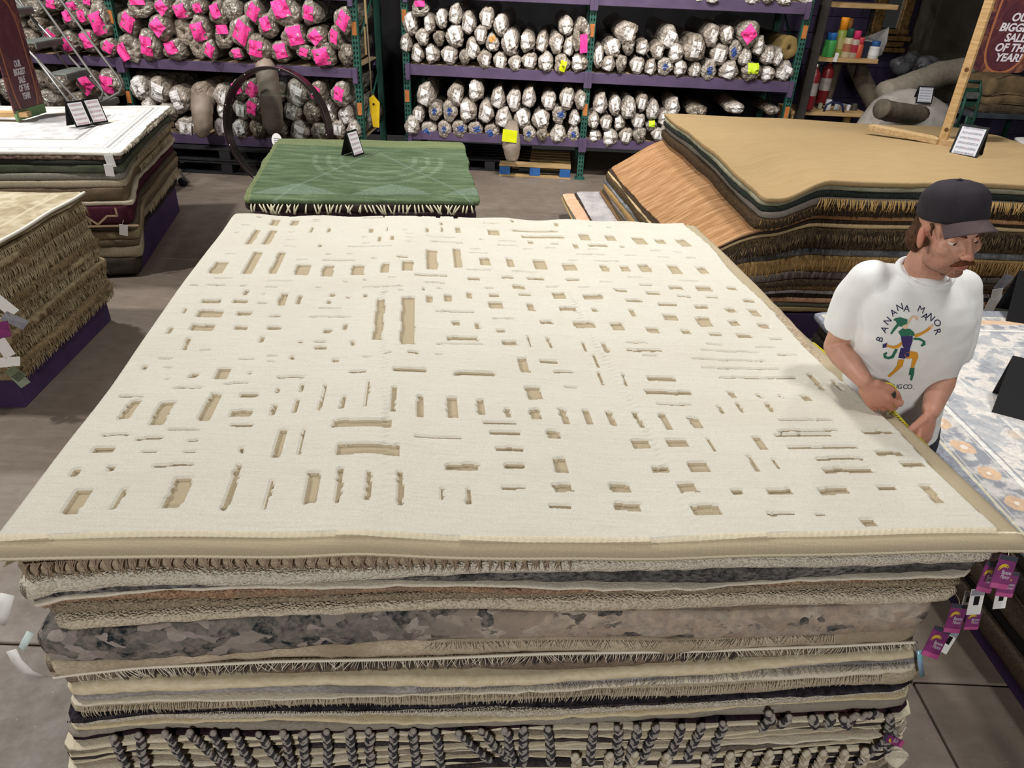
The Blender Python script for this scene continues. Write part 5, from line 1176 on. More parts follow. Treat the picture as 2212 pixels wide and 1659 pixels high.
def sale_board(base, ex, W, H, label, corner=.09, foot=False, tx=.5, ty=.38, fs=.1, sxx=1.0):
    """flat display board standing up from base along ex"""
    base = np.asarray(base, float); ex = norm(np.append(ex, 0)); n = np.cross(ex, ZUP)   # n: printed side
    t = thing('sale_board', label, 'sign', base + ex * W / 2)
    pts = []
    for cx, cy, a0 in ((corner, corner, math.pi), (W - corner, corner, 1.5 * math.pi), (W - .12, H - .12, 0), (.12, H - .12, .5 * math.pi)):
        c = corner if cy < H / 2 else .12
        for q in np.linspace(0, math.pi / 2, 7): pts.append((cx + c * math.cos(a0 + q), cy + c * math.sin(a0 + q)))
    A = np.array([base + ex * p[0] + ZUP * p[1] for p in pts]); k = len(A)
    V = np.vstack([A + n * .006, A - n * .006]); uv = np.array([(p[0] / W, p[1] / H) for p in pts] * 2)
    link('printed_panel', V, [tuple(range(k)), tuple(range(2 * k - 1, k - 1, -1))] + [(i, k + i, k + (i + 1) % k, (i + 1) % k) for i in range(k)], M_poster, None, t, False, uv=uv)
    if foot: MB().box(base + ex * W / 2 + ZUP * .04, (W * .96, .02, .075), np.stack([ex, np.cross(ZUP, ex), ZUP], 1)).obj('foot_strip', M_pgreen, t, smooth=False)
    for i, wd in enumerate(('OUR', 'BIGGEST', 'SALE', 'OF THE', 'YEAR!')):
        v2, f2 = text_polys(wd, fs * 1.25, shear=.18, bold=.004 * fs / .1)
        o0 = base + ex * W * tx + ZUP * (H * ty - i * fs * 1.12) + n * .0075
        V = np.array([o0 + ex * p[0] * sxx + ZUP * p[1] for p in v2]); nn = len(V); link('lettering', np.vstack([V, V - n * .0012]), f2 + [[q + nn for q in f_[::-1]] for f_ in f2], M_letter, None, t, False)
    return t
bl = onz(35, 262, 1.0); br = onz(102, 242, 1.0)
sale_board(onz(36, 262, 1.0), (br - bl)[:2], .40, 1.25, 'tall narrow maroon sale board with white lettering standing on the white rug', foot=True, tx=.50, ty=.315, fs=.055, sxx=.55)
MB().box(onz(-8, 246, 1.045), (.5, .09, .04), rotz(.2)).obj('wood_block', M_wood, bevel=.004)
tag(bpy.data.objects['wood_block'], 'pale wooden board foot lying on the white rug at the left edge', 'wood block')
# wooden stand with the right-hand board
pb, pa = onz(2028, 312, 1.165), onz(1880, 281, 1.165)
st = thing('wooden_sign_stand', 'pine sign stand with upright post and flat foot on the tan rug', 'sign stand', pb)
d_ = norm(pa - pb); d_[2] = 0; Rf = np.stack([norm(d_), np.cross(ZUP, norm(d_)), ZUP], 1); Lf = np.linalg.norm(pa - pb)
MB().box(pb + d_ * Lf / 2 + ZUP * .025, (Lf, .10, .045), Rf).obj('foot_board', M_woodx, st, bevel=.004)
MB().box(pb - d_ * .13 + ZUP * .025 + np.array([.02, .02, 0]), (.22, .10, .045), Rf).obj('foot_board', M_woodx, st, bevel=.004)
post = MB().box(pb + np.array([.01, -.02, .85]), (.062, .036, 1.7), Rf).obj('post', M_wood, st, bevel=.003)
for z_ in (.12, .55): MB().lathe([(.016, 0), (.016, .002)], 10, pb + np.array([-.005, -.045, z_]), Rf @ euler(math.pi / 2, 0, 0)).obj('knot', mat('knot_brown', '5d4024'), post, smooth=False)
q0 = onp(2108, 148, pb + np.array([0, .03, 0]), (0, 1, 0)); q1 = onp(2250, 153, pb + np.array([0, .03, 0]), (0, 1, 0))
sale_board(q0 + np.array([-.04, .0, -.02]), (1, .05), .44, .90, 'broad maroon sale board with white lettering fixed behind the wooden post', corner=.08, tx=.58, ty=.385, fs=.060)

def glass_mat():
    t = NT('clear_glass'); tr = t.n('ShaderNodeBsdfTransparent'); tr.inputs[0].default_value = (.80, .82, .81, 1); gl = t.n('ShaderNodeBsdfGlossy'); gl.inputs['Roughness'].default_value = .03
    fr = t.n('ShaderNodeFresnel'); fr.inputs[0].default_value = 1.5; mx = t.n('ShaderNodeMixShader'); t.set(mx.inputs[0], t.math('ADD', t.math('MULTIPLY', fr.outputs[0], .8), .04)); t.set(mx.inputs[1], tr); t.set(mx.inputs[2], gl)
    t.t.links.new(mx.outputs[0], t.t.nodes['Material Output'].inputs[0]); return t.m
# ---- round glass pane leaning against the left rack --------------------------------------------
mc = ony(601, 262, 7.98); Rm = .605
glass_pane = thing('round_glass', 'large round glass pane in deep black frame leaning against the left rack', 'glass panel', (mc[0], mc[1], 0.0))
Ra = rotz(math.radians(-13)) @ euler(math.radians(-6), 0, 0)            # local -y is the face
mb = MB(); sec = [(Rm - .010, -.09), (Rm + .022, -.09), (Rm + .022, .03), (Rm - .010, .03)]
n = 72; V = []
for r_, y_ in sec:
    for j in range(n):
        a = 2 * math.pi * j / n; V.append((r_ * math.cos(a), y_, r_ * math.sin(a)))
V = np.array(V) @ Ra.T; zmin = V[:, 2].min(); mcc = np.array([mc[0], mc[1], -zmin + .0]); V = V + mcc
Fs = [(i * n + j, ((i + 1) % 4) * n + j, ((i + 1) % 4) * n + (j + 1) % n, i * n + (j + 1) % n) for i in range(4) for j in range(n)]
link('frame', V, Fs, mat('frame_black', '17100f', '221514', scale=3, rough=.35, spec=.5), None, glass_pane, True, bevel=.004)
disc = lambda r_, y_, k=64: np.array([(r_ * math.cos(2 * math.pi * j / k), y_, r_ * math.sin(2 * math.pi * j / k)) for j in range(k)]) @ Ra.T + mcc
V = np.vstack([disc(Rm - .010, .004), disc(Rm - .010, .012)]); link('glass', V, [tuple(range(63, -1, -1))[::-1], tuple(range(127, 63, -1))] + [(i, 64 + i, 64 + (i + 1) % 64, (i + 1) % 64) for i in range(64)], glass_mat(), None, glass_pane, False)
k = 28; e = lambda y_: np.array([(-.04 + .062 * math.cos(2 * math.pi * j / k), y_, -.12 + .075 * math.sin(2 * math.pi * j / k)) for j in range(k)]) @ Ra.T + mcc
V = np.vstack([e(.0), e(.0035)]); stk = link('sticker', V, [tuple(range(k)), tuple(range(2 * k - 1, k - 1, -1))] + [(i, k + i, k + (i + 1) % k, (i + 1) % k) for i in range(k)], M_white, None, glass_pane, False)
mb = MB()
for i in range(3): mb.box(np.array([-.04, -.001, -.10 - i * .02]) @ Ra.T + mcc, (.07, .001, .008), Ra)
mb.obj('sticker_print', mat('print_grey', '77777a'), stk, smooth=False)
mb = MB()
for a in range(0, 360, 40):
    mb.ell(np.array([(Rm) * math.cos(math.radians(a)), -.092, Rm * math.sin(math.radians(a))]) @ Ra.T + mcc, (.009, .006, .009), Ra, 8, 6)
mb.obj('frame_rivets', M_chrome, glass_pane, kind='stuff')
# ---- rolling ladder behind the white rug stack ---------------------------------------------
M_gm = mat('ladder_grey', '6c736e', '7d847e', scale=8, rough=.5, metallic=.3); M_gt = mat('ladder_tube', '8b8a86', 'a09f9a', scale=6, rough=.4, metallic=.6)
la = thing('rolling_ladder', 'grey metal rolling ladder with tube handrails beside the left rack', 'ladder', (-4.3, 7.55, 0))
s1 = np.array([-4.76, 7.58, 1.45]); dS = np.array([.215, 0, -.27])
for q in range(-2, 5):
    c = s1 + dS * q
    if c[2] < .08: continue
    stp = MB().box(c, (.2, .46, .02)).obj('step', M_gm, la, bevel=.006)
    MB().box(c + [.095, 0, -.025], (.014, .46, .05)).obj('step_lip', M_gm, stp, bevel=.004)
for yy in (7.33, 7.83):
    a = s1 + dS * -3; b = s1 + dS * 5.1; a[1] = b[1] = yy
    MB().tube([a + [.0, 0, -.03], b + [0, 0, -.03]], .014, 8).obj('stringer', M_gt, la)
    MB().tube([a + [-.12, 0, -.03], [a[0] - .12, yy, 0.05]], .014, 8).obj('rear_leg', M_gt, la)
def rail(P, yy): return [ony(x, y, yy) for x, y in P]
R1 = rail([(40, -60), (83, 0), (150, 93), (217, 187), (223, 198), (219, 212), (210, 224)], 7.30)
R2 = rail([(85, -60), (131, 0), (193, 84), (255, 167), (264, 184), (258, 200), (232, 214), (210, 224)], 7.30)
MB().tube(R1, .012, 8).obj('handrail', M_gt, la); MB().tube(R2, .012, 8).obj('handrail', M_gt, la)
R3 = rail([(0, -60), (54, 18), (95, 77), (149, 150), (185, 200)], 7.86); MB().tube(R3, .011, 8).obj('handrail', M_gt, la)
MB().tube(rail([(79, 128), (150, 222), (190, 275)], 7.30), .012, 8).obj('handrail', M_gt, la)
for yy in (7.33, 7.83):
    for xx in (-3.74, -5.35): MB().lathe([(.02, -.015), (.05, -.012), (.05, .012), (.02, .015)], 14, (xx, yy, .05), euler(math.pi / 2, 0, 0)).obj('caster', M_black, la)
# ---- yellow-headed pole between the racks ---------------------------------------------------
pl = thing('carpet_pole', 'long pole with yellow plate head hanging between the two racks', 'pole', ony(806, 272, 8.62))
MB().tube([ony(786, -40, 8.62), ony(797, 120, 8.62), ony(803, 212, 8.62)], .010, 8).obj('shaft', mat('shaft_brown', '8d806a', '6d6252', scale=10, rough=.5), pl)
yp = [(797, 212), (806, 205), (820, 222), (819, 276), (806, 274), (800, 240)]
A = np.array([ony(x, y, 8.60) for x, y in yp]); B_ = A + np.array([0, .012, 0]); k = len(A)
hd = link('plate_head', np.vstack([A, B_]), [tuple(range(k))[::-1], tuple(range(k, 2 * k))] + [(i, (i + 1) % k, k + (i + 1) % k, k + i) for i in range(k)], mat('plate_yellow', 'd8b420', 'c7a31a', scale=12, rough=.45), None, pl, False)
MB().lathe([(.012, 0), (.012, .004)], 12, ony(807, 225, 8.592), euler(math.pi / 2, 0, 0)).obj('hole', M_hole, hd, smooth=False)
for zz_y in (20, 88): MB().box(ony(789, zz_y, 8.60), (.02, .02, .28)).obj('tape_band', mat('tape_tan', 'a58d62', rough=.7), pl, bevel=.003)
# ---- pallets ---------------------------------------------------------------------------------
def pallet(c, w, d, m_top, m_block, label, ang=YAW, h=.14):
    t = thing('pallet', label, 'pallet', c); R = rotz(ang); c = np.asarray(c, float)
    for i in range(6): MB().box(c + R @ np.array([0, -d / 2 + d * (i + .5) / 6, h - .01]), (w, d / 6 - .03, .02), R).obj('top_board', m_top, t, bevel=.002)
    for i in range(3): MB().box(c + R @ np.array([0, -d / 2 + .06 + (d - .12) * i / 2, .01]), (w, .1, .02), R).obj('bottom_board', m_top, t, bevel=.002)
    for i in range(3):
        for j in range(3): MB().box(c + R @ np.array([-w / 2 + .07 + (w - .14) * i / 2, -d / 2 + .07 + (d - .14) * j / 2, h / 2 - .002]), (.13, .12, h - .045), R).obj('block', m_block, t, bevel=.003)
    return t
M_pb = mat('pallet_blue', '234f86', '2c5d98', scale=8, rough=.7); M_pk = mat('pallet_black', '161617', '242325', scale=6, rough=.6)
pallet(rk(.17, RY, .42, 0, .73), .88, .9, mat('pallet_pine', 'b0936a', '94794f', scale=5, stretch=(1, 14, 14), rough=.8), M_pb, 'pine pallet with blue blocks on the floor under the right rack')
for q in range(2): pallet(rk(-3.45, LY - .12, .5, .001 + q * .15, 0), 1.5, 1.1, M_pk, M_pk, ['black plastic pallet on the floor under the left rack', 'black plastic pallet stacked on another under the left rack'][q])
pallet(rk(-.4, RY, .62, 0, .73), 1.0, .9, M_pk, M_pk, 'black pallet in the dark under the right rack, beside the pine one')

# ---- right-hand corner: post, shelves, cans, extinguisher, mirror ------------------------------
M_iron = mat('dark_iron', '2e2a27', '3a3430', scale=6, rough=.6)
pc = ony(1748, 150, 9.05)
MB().box((pc[0] + .03, pc[1] + .05, 1.6), (.10, .10, 3.2)).obj('steel_post', M_iron, bevel=.006); tag(bpy.data.objects['steel_post'], 'dark steel post just right of the racks', 'post')
sh0, sh1 = ony(1768, 130, 9.3), ony(1897, 133, 9.3)
def plank(name, a, b, dep, th, label):
    a, b = np.asarray(a), np.asarray(b); c = (a + b) / 2; L = np.linalg.norm((b - a)[:2]); ang = math.atan2((b - a)[1], (b - a)[0])
    o = MB().box(c + rotz(ang) @ np.array([0, dep / 2, -th / 2]), (L, dep, th), rotz(ang)).obj(name, M_wood, bevel=.003); return tag(o, label, 'shelf')
zs = (sh0[2] + sh1[2]) / 2 + .03; sh0[2] = sh1[2] = zs
plank('wall_shelf', sh0, sh1, .30, .05, 'pine shelf board carrying spray cans, right of the racks')
s2a, s2b = ony(1800, 6, 9.3), ony(1942, 10, 9.3); s2a[2] = s2b[2] = (s2a[2] + s2b[2]) / 2; plank('wall_shelf', s2a, s2b, .30, .05, 'upper pine shelf board at the top edge of the picture')
br_ = thing('shelf_bracket', 'dark steel bracket holding the two pine shelves', 'bracket', (sh0[0] + .1, 9.62, 1.2))
for xx in (sh0[0] + .08, sh1[0] - .08):
    MB().box((xx, 9.63, (zs + s2a[2]) / 2), (.03, .03, s2a[2] - zs + .5)).obj('rail', M_iron, br_, smooth=False)
def px_on(x, Yp): return ony(x, 126, Yp)[0]
def can(x, w_px, h, Yp, cols, label, cat='spray can', taper=.75, name='spray_can', z0=None):
    X = px_on(x, Yp); r = w_px / 2 / FOC * 9.9; z0 = zs if z0 is None else z0
    t = thing(name, label, cat, (X, Yp, z0))
    MB().lathe([(r * .95, 0), (r, .004), (r, h * .62), (r * taper, h * .70)], 16, (X, Yp, z0)).obj('body', mat('can_' + cols[0], cols[0], rough=.35, spec=.5), t)
    MB().lathe([(r * .80, h * .68), (r * .80, h * .97), (r * .72, h)], 16, (X, Yp, z0)).obj('cap', mat('can_' + cols[1], cols[1], rough=.4), t)
    if len(cols) > 2: MB().lathe([(r * 1.02, h * .2), (r * 1.02, h * .48)], 16, (X, Yp, z0), caps=False).obj('label_band', mat('can_' + cols[2], cols[2], rough=.4), t)
can(1786, 22, .26, 9.36, ('49a452', '2f72b8'), 'green tub with blue lid at the left end of the shelf', 'tub', .95, 'plastic_tub')
can(1806, 19, .42, 9.44, ('8f9a46', 'f09a2a', 'a9a26a'), 'tall olive can with orange cap on the pine shelf')
can(1815, 17, .41, 9.54, ('a98858', 'c98a4e'), 'tan can with brown-orange cap at the back of the pine shelf')
can(1824, 16, .31, 9.38, ('cdbd9a', '2f5a4b', 'b06a52'), 'cream can with dark green cap on the pine shelf')
can(1839, 17, .29, 9.38, ('b8a894', 'e23a72', 'a7343f'), 'can with pink cap on the pine shelf')
can(1851, 13, .22, 9.36, ('d05a3c', 'd84a58'), 'small red-orange can on the pine shelf')
can(1884, 19, .19, 9.36, ('d9d6d2', '2d5c96', 'e2e0dd'), 'white jar with blue lid at the right end of the shelf', 'jar', .98, 'jar')
X = px_on(1864, 9.40); MB().box((X, 9.42, zs + .09), (.10, .09, .17)).obj('dark_box', mat('box_navy', '1e2230', '2a2f40', scale=18, rough=.5), bevel=.004); tag(bpy.data.objects['dark_box'], 'small dark navy box between the cans and the jar', 'box')
# curled sheet behind the jar
pts = [(1848, 84), (1875, 78), (1905, 66), (1921, 58), (1916, 90), (1905, 118), (1890, 126)]
A = np.array([ony(x, y, 9.56 - .12 * math.sin(i * .5)) for i, (x, y) in enumerate(pts)]); mb = MB(); cA = A.mean(0)
k = len(A); V = np.vstack([A, A + [0, .006, 0], [cA + [0, .03, 0]], [cA + [0, .036, 0]]])
Fs = [(2 * k, i, (i + 1) % k) for i in range(k)] + [(2 * k + 1, k + (i + 1) % k, k + i) for i in range(k)] + [(i, k + i, k + (i + 1) % k, (i + 1) % k) for i in range(k)]
tag(link('curled_sheet', V, Fs, mat('sheet_grey', 'a7a4a2', '8d8a89', scale=6, rough=.4), smooth=False), 'grey curled plastic sheet standing behind the jar on the shelf', 'sheet')
tg = ony(1806, 124, 9.29); MB().box(tg, (.045, .004, .10), euler(0, .1, 0)).obj('paper_slip', M_white, bevel=.001); tag(bpy.data.objects['paper_slip'], 'white paper slip hanging from the front of the pine shelf', 'tag')
# gilt mirror on the wall
gm0, gm1, gm2 = ony(1872, 95, 10.6), ony(1952, 95, 10.6), ony(1900, -60, 10.6)
gmx, gmw, gz0, gz1 = (gm0[0] + gm1[0]) / 2, gm1[0] - gm0[0], gm0[2], gm2[2]
gm = thing('gilt_mirror', 'ornate gilt framed mirror on the purple wall, top right', 'mirror', (gmx, 10.6, gz0))
M_gilt = mat('gilt', '7d6038', '4d3a20', scale=25, rough=.45, metallic=.5, bump=.6, bscale=40)
for xx in (-1, 1): MB().box((gmx + xx * (gmw / 2 - .07), 10.62, (gz0 + gz1) / 2 + .1), (.14, .08, gz1 - gz0)).obj('side_rail', M_gilt, gm, bevel=.02)
for i, (ww, zz2) in enumerate(((gmw + .06, .0), (gmw - .04, .07), (gmw + .12, .14), (gmw, .22))): MB().box((gmx, 10.60 - .01 * (i % 2), gz0 + zz2 - .06), (ww, .09, .06)).obj('bottom_moulding', M_gilt, gm, bevel=.012)
MB().box((gmx, 10.64, (gz0 + gz1) / 2 + .15), (gmw - .24, .02, gz1 - gz0 - .1)).obj('glass', mat('mirror_glass2', 'd5d8d8', rough=.04, metallic=1.0), gm, smooth=False)
# fire extinguishers
def extinguisher(x, y, Yp, label, z0=None):
    b = ony(x, y, Yp); 
    if z0 is not None: b[2] = z0
    t = thing('fire_extinguisher', label, 'fire extinguisher', b); M_er = mat('ext_red', '6e191e', '7d2024', scale=5, rough=.35, spec=.5)
    MB().lathe([(.06, 0), (.068, .01), (.068, .36), (.055, .41), (.025, .44), (.025, .46)], 18, b).obj('cylinder', M_er, t)
    MB().lathe([(.0695, .16), (.0695, .30)], 18, b, caps=False).obj('label_band', mat('ext_label', '9a948e', '86807a', scale=12, rough=.5), t)
    MB().lathe([(.02, .455), (.024, .47), (.024, .50), (.01, .51)], 10, b).obj('valve', M_chrome, t)
    MB().tube([b + [0, 0, .50], b + [.03, -.02, .53], b + [.10, -.03, .52]], .009, 6).obj('handle', M_black, t)
    MB().tube([b + [-.02, 0, .48], b + [-.08, -.02, .44], b + [-.09, -.02, .28], b + [-.075, -.02, .12]], .009, 6).obj('hose', M_black, t)
ct_z = .80
extinguisher(1743, 236, 9.15, 'red fire extinguisher beside the steel post')
extinguisher(1772, 224, 9.45, 'second fire extinguisher, half hidden behind the first')
# work bench with odds and ends
bz = ony(1800, 242, 9.2)[2]
wb = thing('work_bench', 'low pine work bench behind the tan rug', 'bench', (3.75, 9.3, 0))
MB().box((3.72, 9.42, bz - .02), (.95, .55, .04)).obj('bench_top', M_wood, wb, bevel=.004)
for xx in (3.3, 4.14):
    for yy in (9.2, 9.64): MB().box((xx, yy, bz / 2 - .02), (.07, .07, bz - .04)).obj('leg', M_wood, wb, bevel=.003)
hb = [ony(x, y, 9.22) for x, y in ((1778, 243), (1786, 226), (1796, 221), (1812, 222), (1820, 228), (1822, 244))]
tag(MB().tube(hb, .014, 8).obj('tool_handle', mat('handle_blue', '1c2340', '252c50', scale=8, rough=.4)), 'dark blue curved tool handle on the work bench', 'tool')
rs = np.random.RandomState(3)
odd = [((1794, 205), .06, .12, 'c9cbd0', 'white box of fixings standing on the bench', 'box'), ((1778, 202), .05, .07, 'a5a58c', 'small olive tub on the bench', 'tub'), ((1812, 214), .05, .08, 'b9bcc2', 'grey metal part on the bench', 'tool'), ((1826, 212), .06, .07, '8f8d8a', 'crumpled foil packet on the bench', 'packet'), ((1834, 226), .04, .07, 'c9cdd6', 'bright metal fitting on the bench', 'tool'), ((1848, 222), .07, .08, '4a4440', 'dark roll of tape on the bench', 'tape')]
for i, ((x, y), w, h, c, lab, cat) in enumerate(odd):
    p = ony(x, y, 9.34 + .05 * (i % 2)); p[2] = bz + .001
    mb = MB()
    if cat in ('tape', 'tub'): mb.lathe([(w * .5, 0), (w * .55, h * .1), (w * .5, h * .9), (w * .3, h)], 14, p)
    else:
        mb.box(p + [0, 0, h / 2], (w, w * .8, h), rotz(.3 * i)); mb.box(p + [w * .3, 0, h * .8], (w * .4, w * .9, h * .3), rotz(.5 * i))
    tag(mb.obj({'box': 'fixings_box', 'tub': 'small_tub', 'tool': 'metal_fitting', 'packet': 'foil_packet', 'tape': 'tape_roll'}[cat], mat('odd_%d' % i, c, rough=.4), bevel=.004), lab, cat)
# carpet-pad rolls leaning in the corner
M_pad = mat('felt_pad', '5d5448', '6d6354', scale=14, rough=.95, bump=.3); M_pad2 = mat('felt_pad_pale', '8a8172', '9b9283', scale=16, rough=.95, bump=.3); M_felt = mat('felt_grey', '9c948c', 'b0a8a0', scale=10, rough=.98, bump=.4)
def soft_tube(name, pts, r, m, label, cat='pad roll', n=16, flat=1.0, wob=.01):
    mb = MB(); mb.tube(pts, r, n); V = np.vstack(mb.v); V = V + wob * np.c_[sn(V[:, 2], V[:, 0], 3, 12), sn(V[:, 0], V[:, 2], 4, 12), sn(V[:, 0], V[:, 1], 5, 12)]; mb.v = [V]
    return tag(mb.obj(name, m), label, cat)
def lerp_pts(P, n=8):
    P = [np.asarray(p, float) for p in P]; out = []
    for i in range(len(P) - 1):
        for t in np.linspace(0, 1, n, endpoint=i == len(P) - 2): out.append(P[i] * (1 - t) + P[i + 1] * t)
    return out
soft_tube('pad_roll', lerp_pts([ony(1813, 128, 9.75), ony(1785, 225, 9.7)]), .055, M_pad, 'thin grey tube leaning behind the fire extinguishers')
soft_tube('pad_roll', lerp_pts([ony(1846, 132, 9.9), ony(1866, 180, 9.7), ony(1898, 240, 9.5)]), .105, M_pad, 'thick brown-grey pad roll leaning under the pine shelf')
soft_tube('pad_roll', lerp_pts([ony(1908, 206, 9.0), ony(1962, 188, 9.1), ony(2030, 162, 9.3), ony(2090, 152, 9.4)]), .15, M_pad2, 'big folded grey-beige pad roll lying across the felt heap')
hp = [onz(1905, 280, .6), onz(1960, 275, .62), onz(2010, 270, .62), onz(2060, 285, .6)]
mb = MB(); cen = ony(1985, 262, 8.6); mb.ell(cen + np.array([.0, .15, -.28]), (.62, .40, .58), None, 26, 16)
V = np.vstack(mb.v); V += .05 * np.c_[sn(V[:, 2], V[:, 0], 13, 4), sn(V[:, 0], V[:, 2], 14, 4), sn(V[:, 0], V[:, 1], 15, 4)]; V[:, 2] = np.maximum(V[:, 2], .02); mb.v = [V]
heap = tag(mb.obj('felt_heap', M_felt), 'heap of pale grey felt pad behind the tan rug', 'felt')
soft_tube('felt_roll', lerp_pts([ony(1904, 234, 8.2), ony(1925, 240, 8.28), ony(1990, 250, 8.55)]), .105, M_pad, 'dark felt roll end at the left of the grey felt heap')
hbv = BVHTree.FromPolygons([Vector(p) for p in V], mb.f); d_h = ray(1992, 219); hh = hbv.ray_cast(Vector(CAM), Vector(norm(d_h)))
P = np.array(hh[0]) if hh[0] is not None else ony(1992, 222, 8.3); tw = aframe(P + np.array([0, 0, -.012]), math.radians(-8), .17, .17, .12, 'small black tent price sign on the grey felt heap')
mb = MB(); pc_ = ony(1965, 140, 9.9)
for i in range(4): mb.ell(pc_ + np.array([.12 * i - .1, .05 * (i % 2), .03 * math.sin(i * 2)]), (.16, .12, .12), rotz(i), 12, 8)
mb.ell([pc_[0] + .1, pc_[1], pc_[2] / 2 - .02], (.2, .13, pc_[2] / 2), None, 16, 12)
V = np.vstack(mb.v); V += .03 * np.c_[sn(V[:, 2], V[:, 0], 23, 14), sn(V[:, 0], V[:, 2], 24, 14), sn(V[:, 0], V[:, 1], 25, 14)]; mb.v = [V]
tag(mb.obj('plastic_bundle', mat('plastic_dark', '3b3a3d', '77767a', scale=9, rough=.25, bump=.5, bscale=18)), 'crumpled dark plastic bundle behind the pad roll', 'plastic')
# green metal cart and shelf with folded burlap
gc = thing('metal_cart', 'green metal cart frame beside the felt heap', 'cart', ony(2085, 290, 7.9))
M_gc = mat('cart_green', '1f4034', '2a4d40', scale=6, rough=.45)
Yc = 7.9
for P_ in ([(2118, 175), (2118, 200), (2105, 255), (2090, 290)], [(2076, 185), (2086, 175), (2118, 178)], [(2062, 286), (2078, 240), (2086, 210)], [(2080, 288), (2090, 250)]): MB().tube([ony(x, y, Yc) for x, y in P_], .016, 8).obj('frame_tube', M_gc, gc)
for x, y, w, h in ((2096, 205, .18, .13), (2090, 222, .16, .08)): MB().box(ony(x, y, Yc + .03), (w, .02, h)).obj('panel', M_gc, gc, bevel=.004)
MB().box(ony(2100, 206, Yc), (.13, .012, .06)).obj('panel_plate', mat('plate_grey', '6a6c68', '4b4d4a', scale=16, rough=.5), gc, smooth=False)
MB().box(ony(2084, 285, Yc + .1), (.30, .25, .12)).obj('base', M_gc, gc, bevel=.01)
for x in (2066, 2092):
    p = ony(x, 288, Yc); MB().tube([p, [p[0], p[1], .07]], .016, 8).obj('frame_tube', M_gc, gc); MB().lathe([(.02, -.015), (.06, -.012), (.06, .012), (.02, .015)], 14, (p[0], p[1], .06), euler(math.pi / 2, 0, 0)).obj('wheel', M_black, gc)
Ys = 8.3; e0, e1 = ony(2100, 249, Ys), ony(2260, 256, Ys); zsh = (e0[2] + e1[2]) / 2
ms = thing('metal_shelf', 'dark metal shelving unit with bright steel edge at the right', 'shelf', (e0[0] + .5, Ys + .3, 0))
MB().box(((e0[0] + e1[0]) / 2, Ys + .3, zsh), (e1[0] - e0[0], .6, .055)).obj('shelf_board', mat('steel_bright', '8f9aa8', '6d7682', scale=3, rough=.3, metallic=.8), ms, bevel=.005)
for xx in (e0[0] + .03, e1[0] - .03):
    for yy in (Ys + .04, Ys + .56): MB().box((xx, yy, zsh / 2 - .02), (.045, .045, zsh - .02)).obj('leg', M_gc, ms, smooth=False)
MB().box(((e0[0] + e1[0]) / 2, Ys + .3, .15), (e1[0] - e0[0] - .1, .5, .03)).obj('lower_shelf', M_iron, ms, smooth=False)
M_bur = mat('burlap', '6b5a42', '80694a', scale=14, rough=.98, bump=.5, bscale=90); M_bur2 = mat('burlap_dark', '4b4030', '5d503d', scale=12, rough=.98, bump=.4)
bx0 = ony(2105, 240, Ys + .1)[0]
for i, (z0, th, dx, mm, lab) in enumerate(((zsh + .03, .07, .0, M_bur2, 'dark folded burlap sheet at the bottom of the pile on the metal shelf'), (zsh + .105, .08, .05, M_bur, 'brown folded burlap sheet in the middle of the pile on the metal shelf'), (zsh + .19, .17, .02, M_bur, 'thick brown burlap sheet folded over the top of the pile'))):
    xx0, xx1 = bx0 + dx, bx0 + 1.0
    Pq = [np.array(p) for p in ((xx0, Ys + .03), (xx1, Ys + .03), (xx1, Ys + .55), (xx0, Ys + .55))]
    sag = lambda x, y, s=xx0: .05 * np.sin((x - s) * 4.5 + .6) * np.clip((x - s) * 5, 0, 1)
    pad('folded_burlap', Pq, (lambda z, k=i: lambda x, y: z + .35 * k * sag(x, y))(z0), (lambda z, k=i: lambda x, y: z + .35 * (k + 1) * sag(x, y))(z0 + th), mm, n=90, r=.08, jit=.008, seed=i, label=lab, cat='cloth', bul=1.4, topr=(.96, .8, .5))

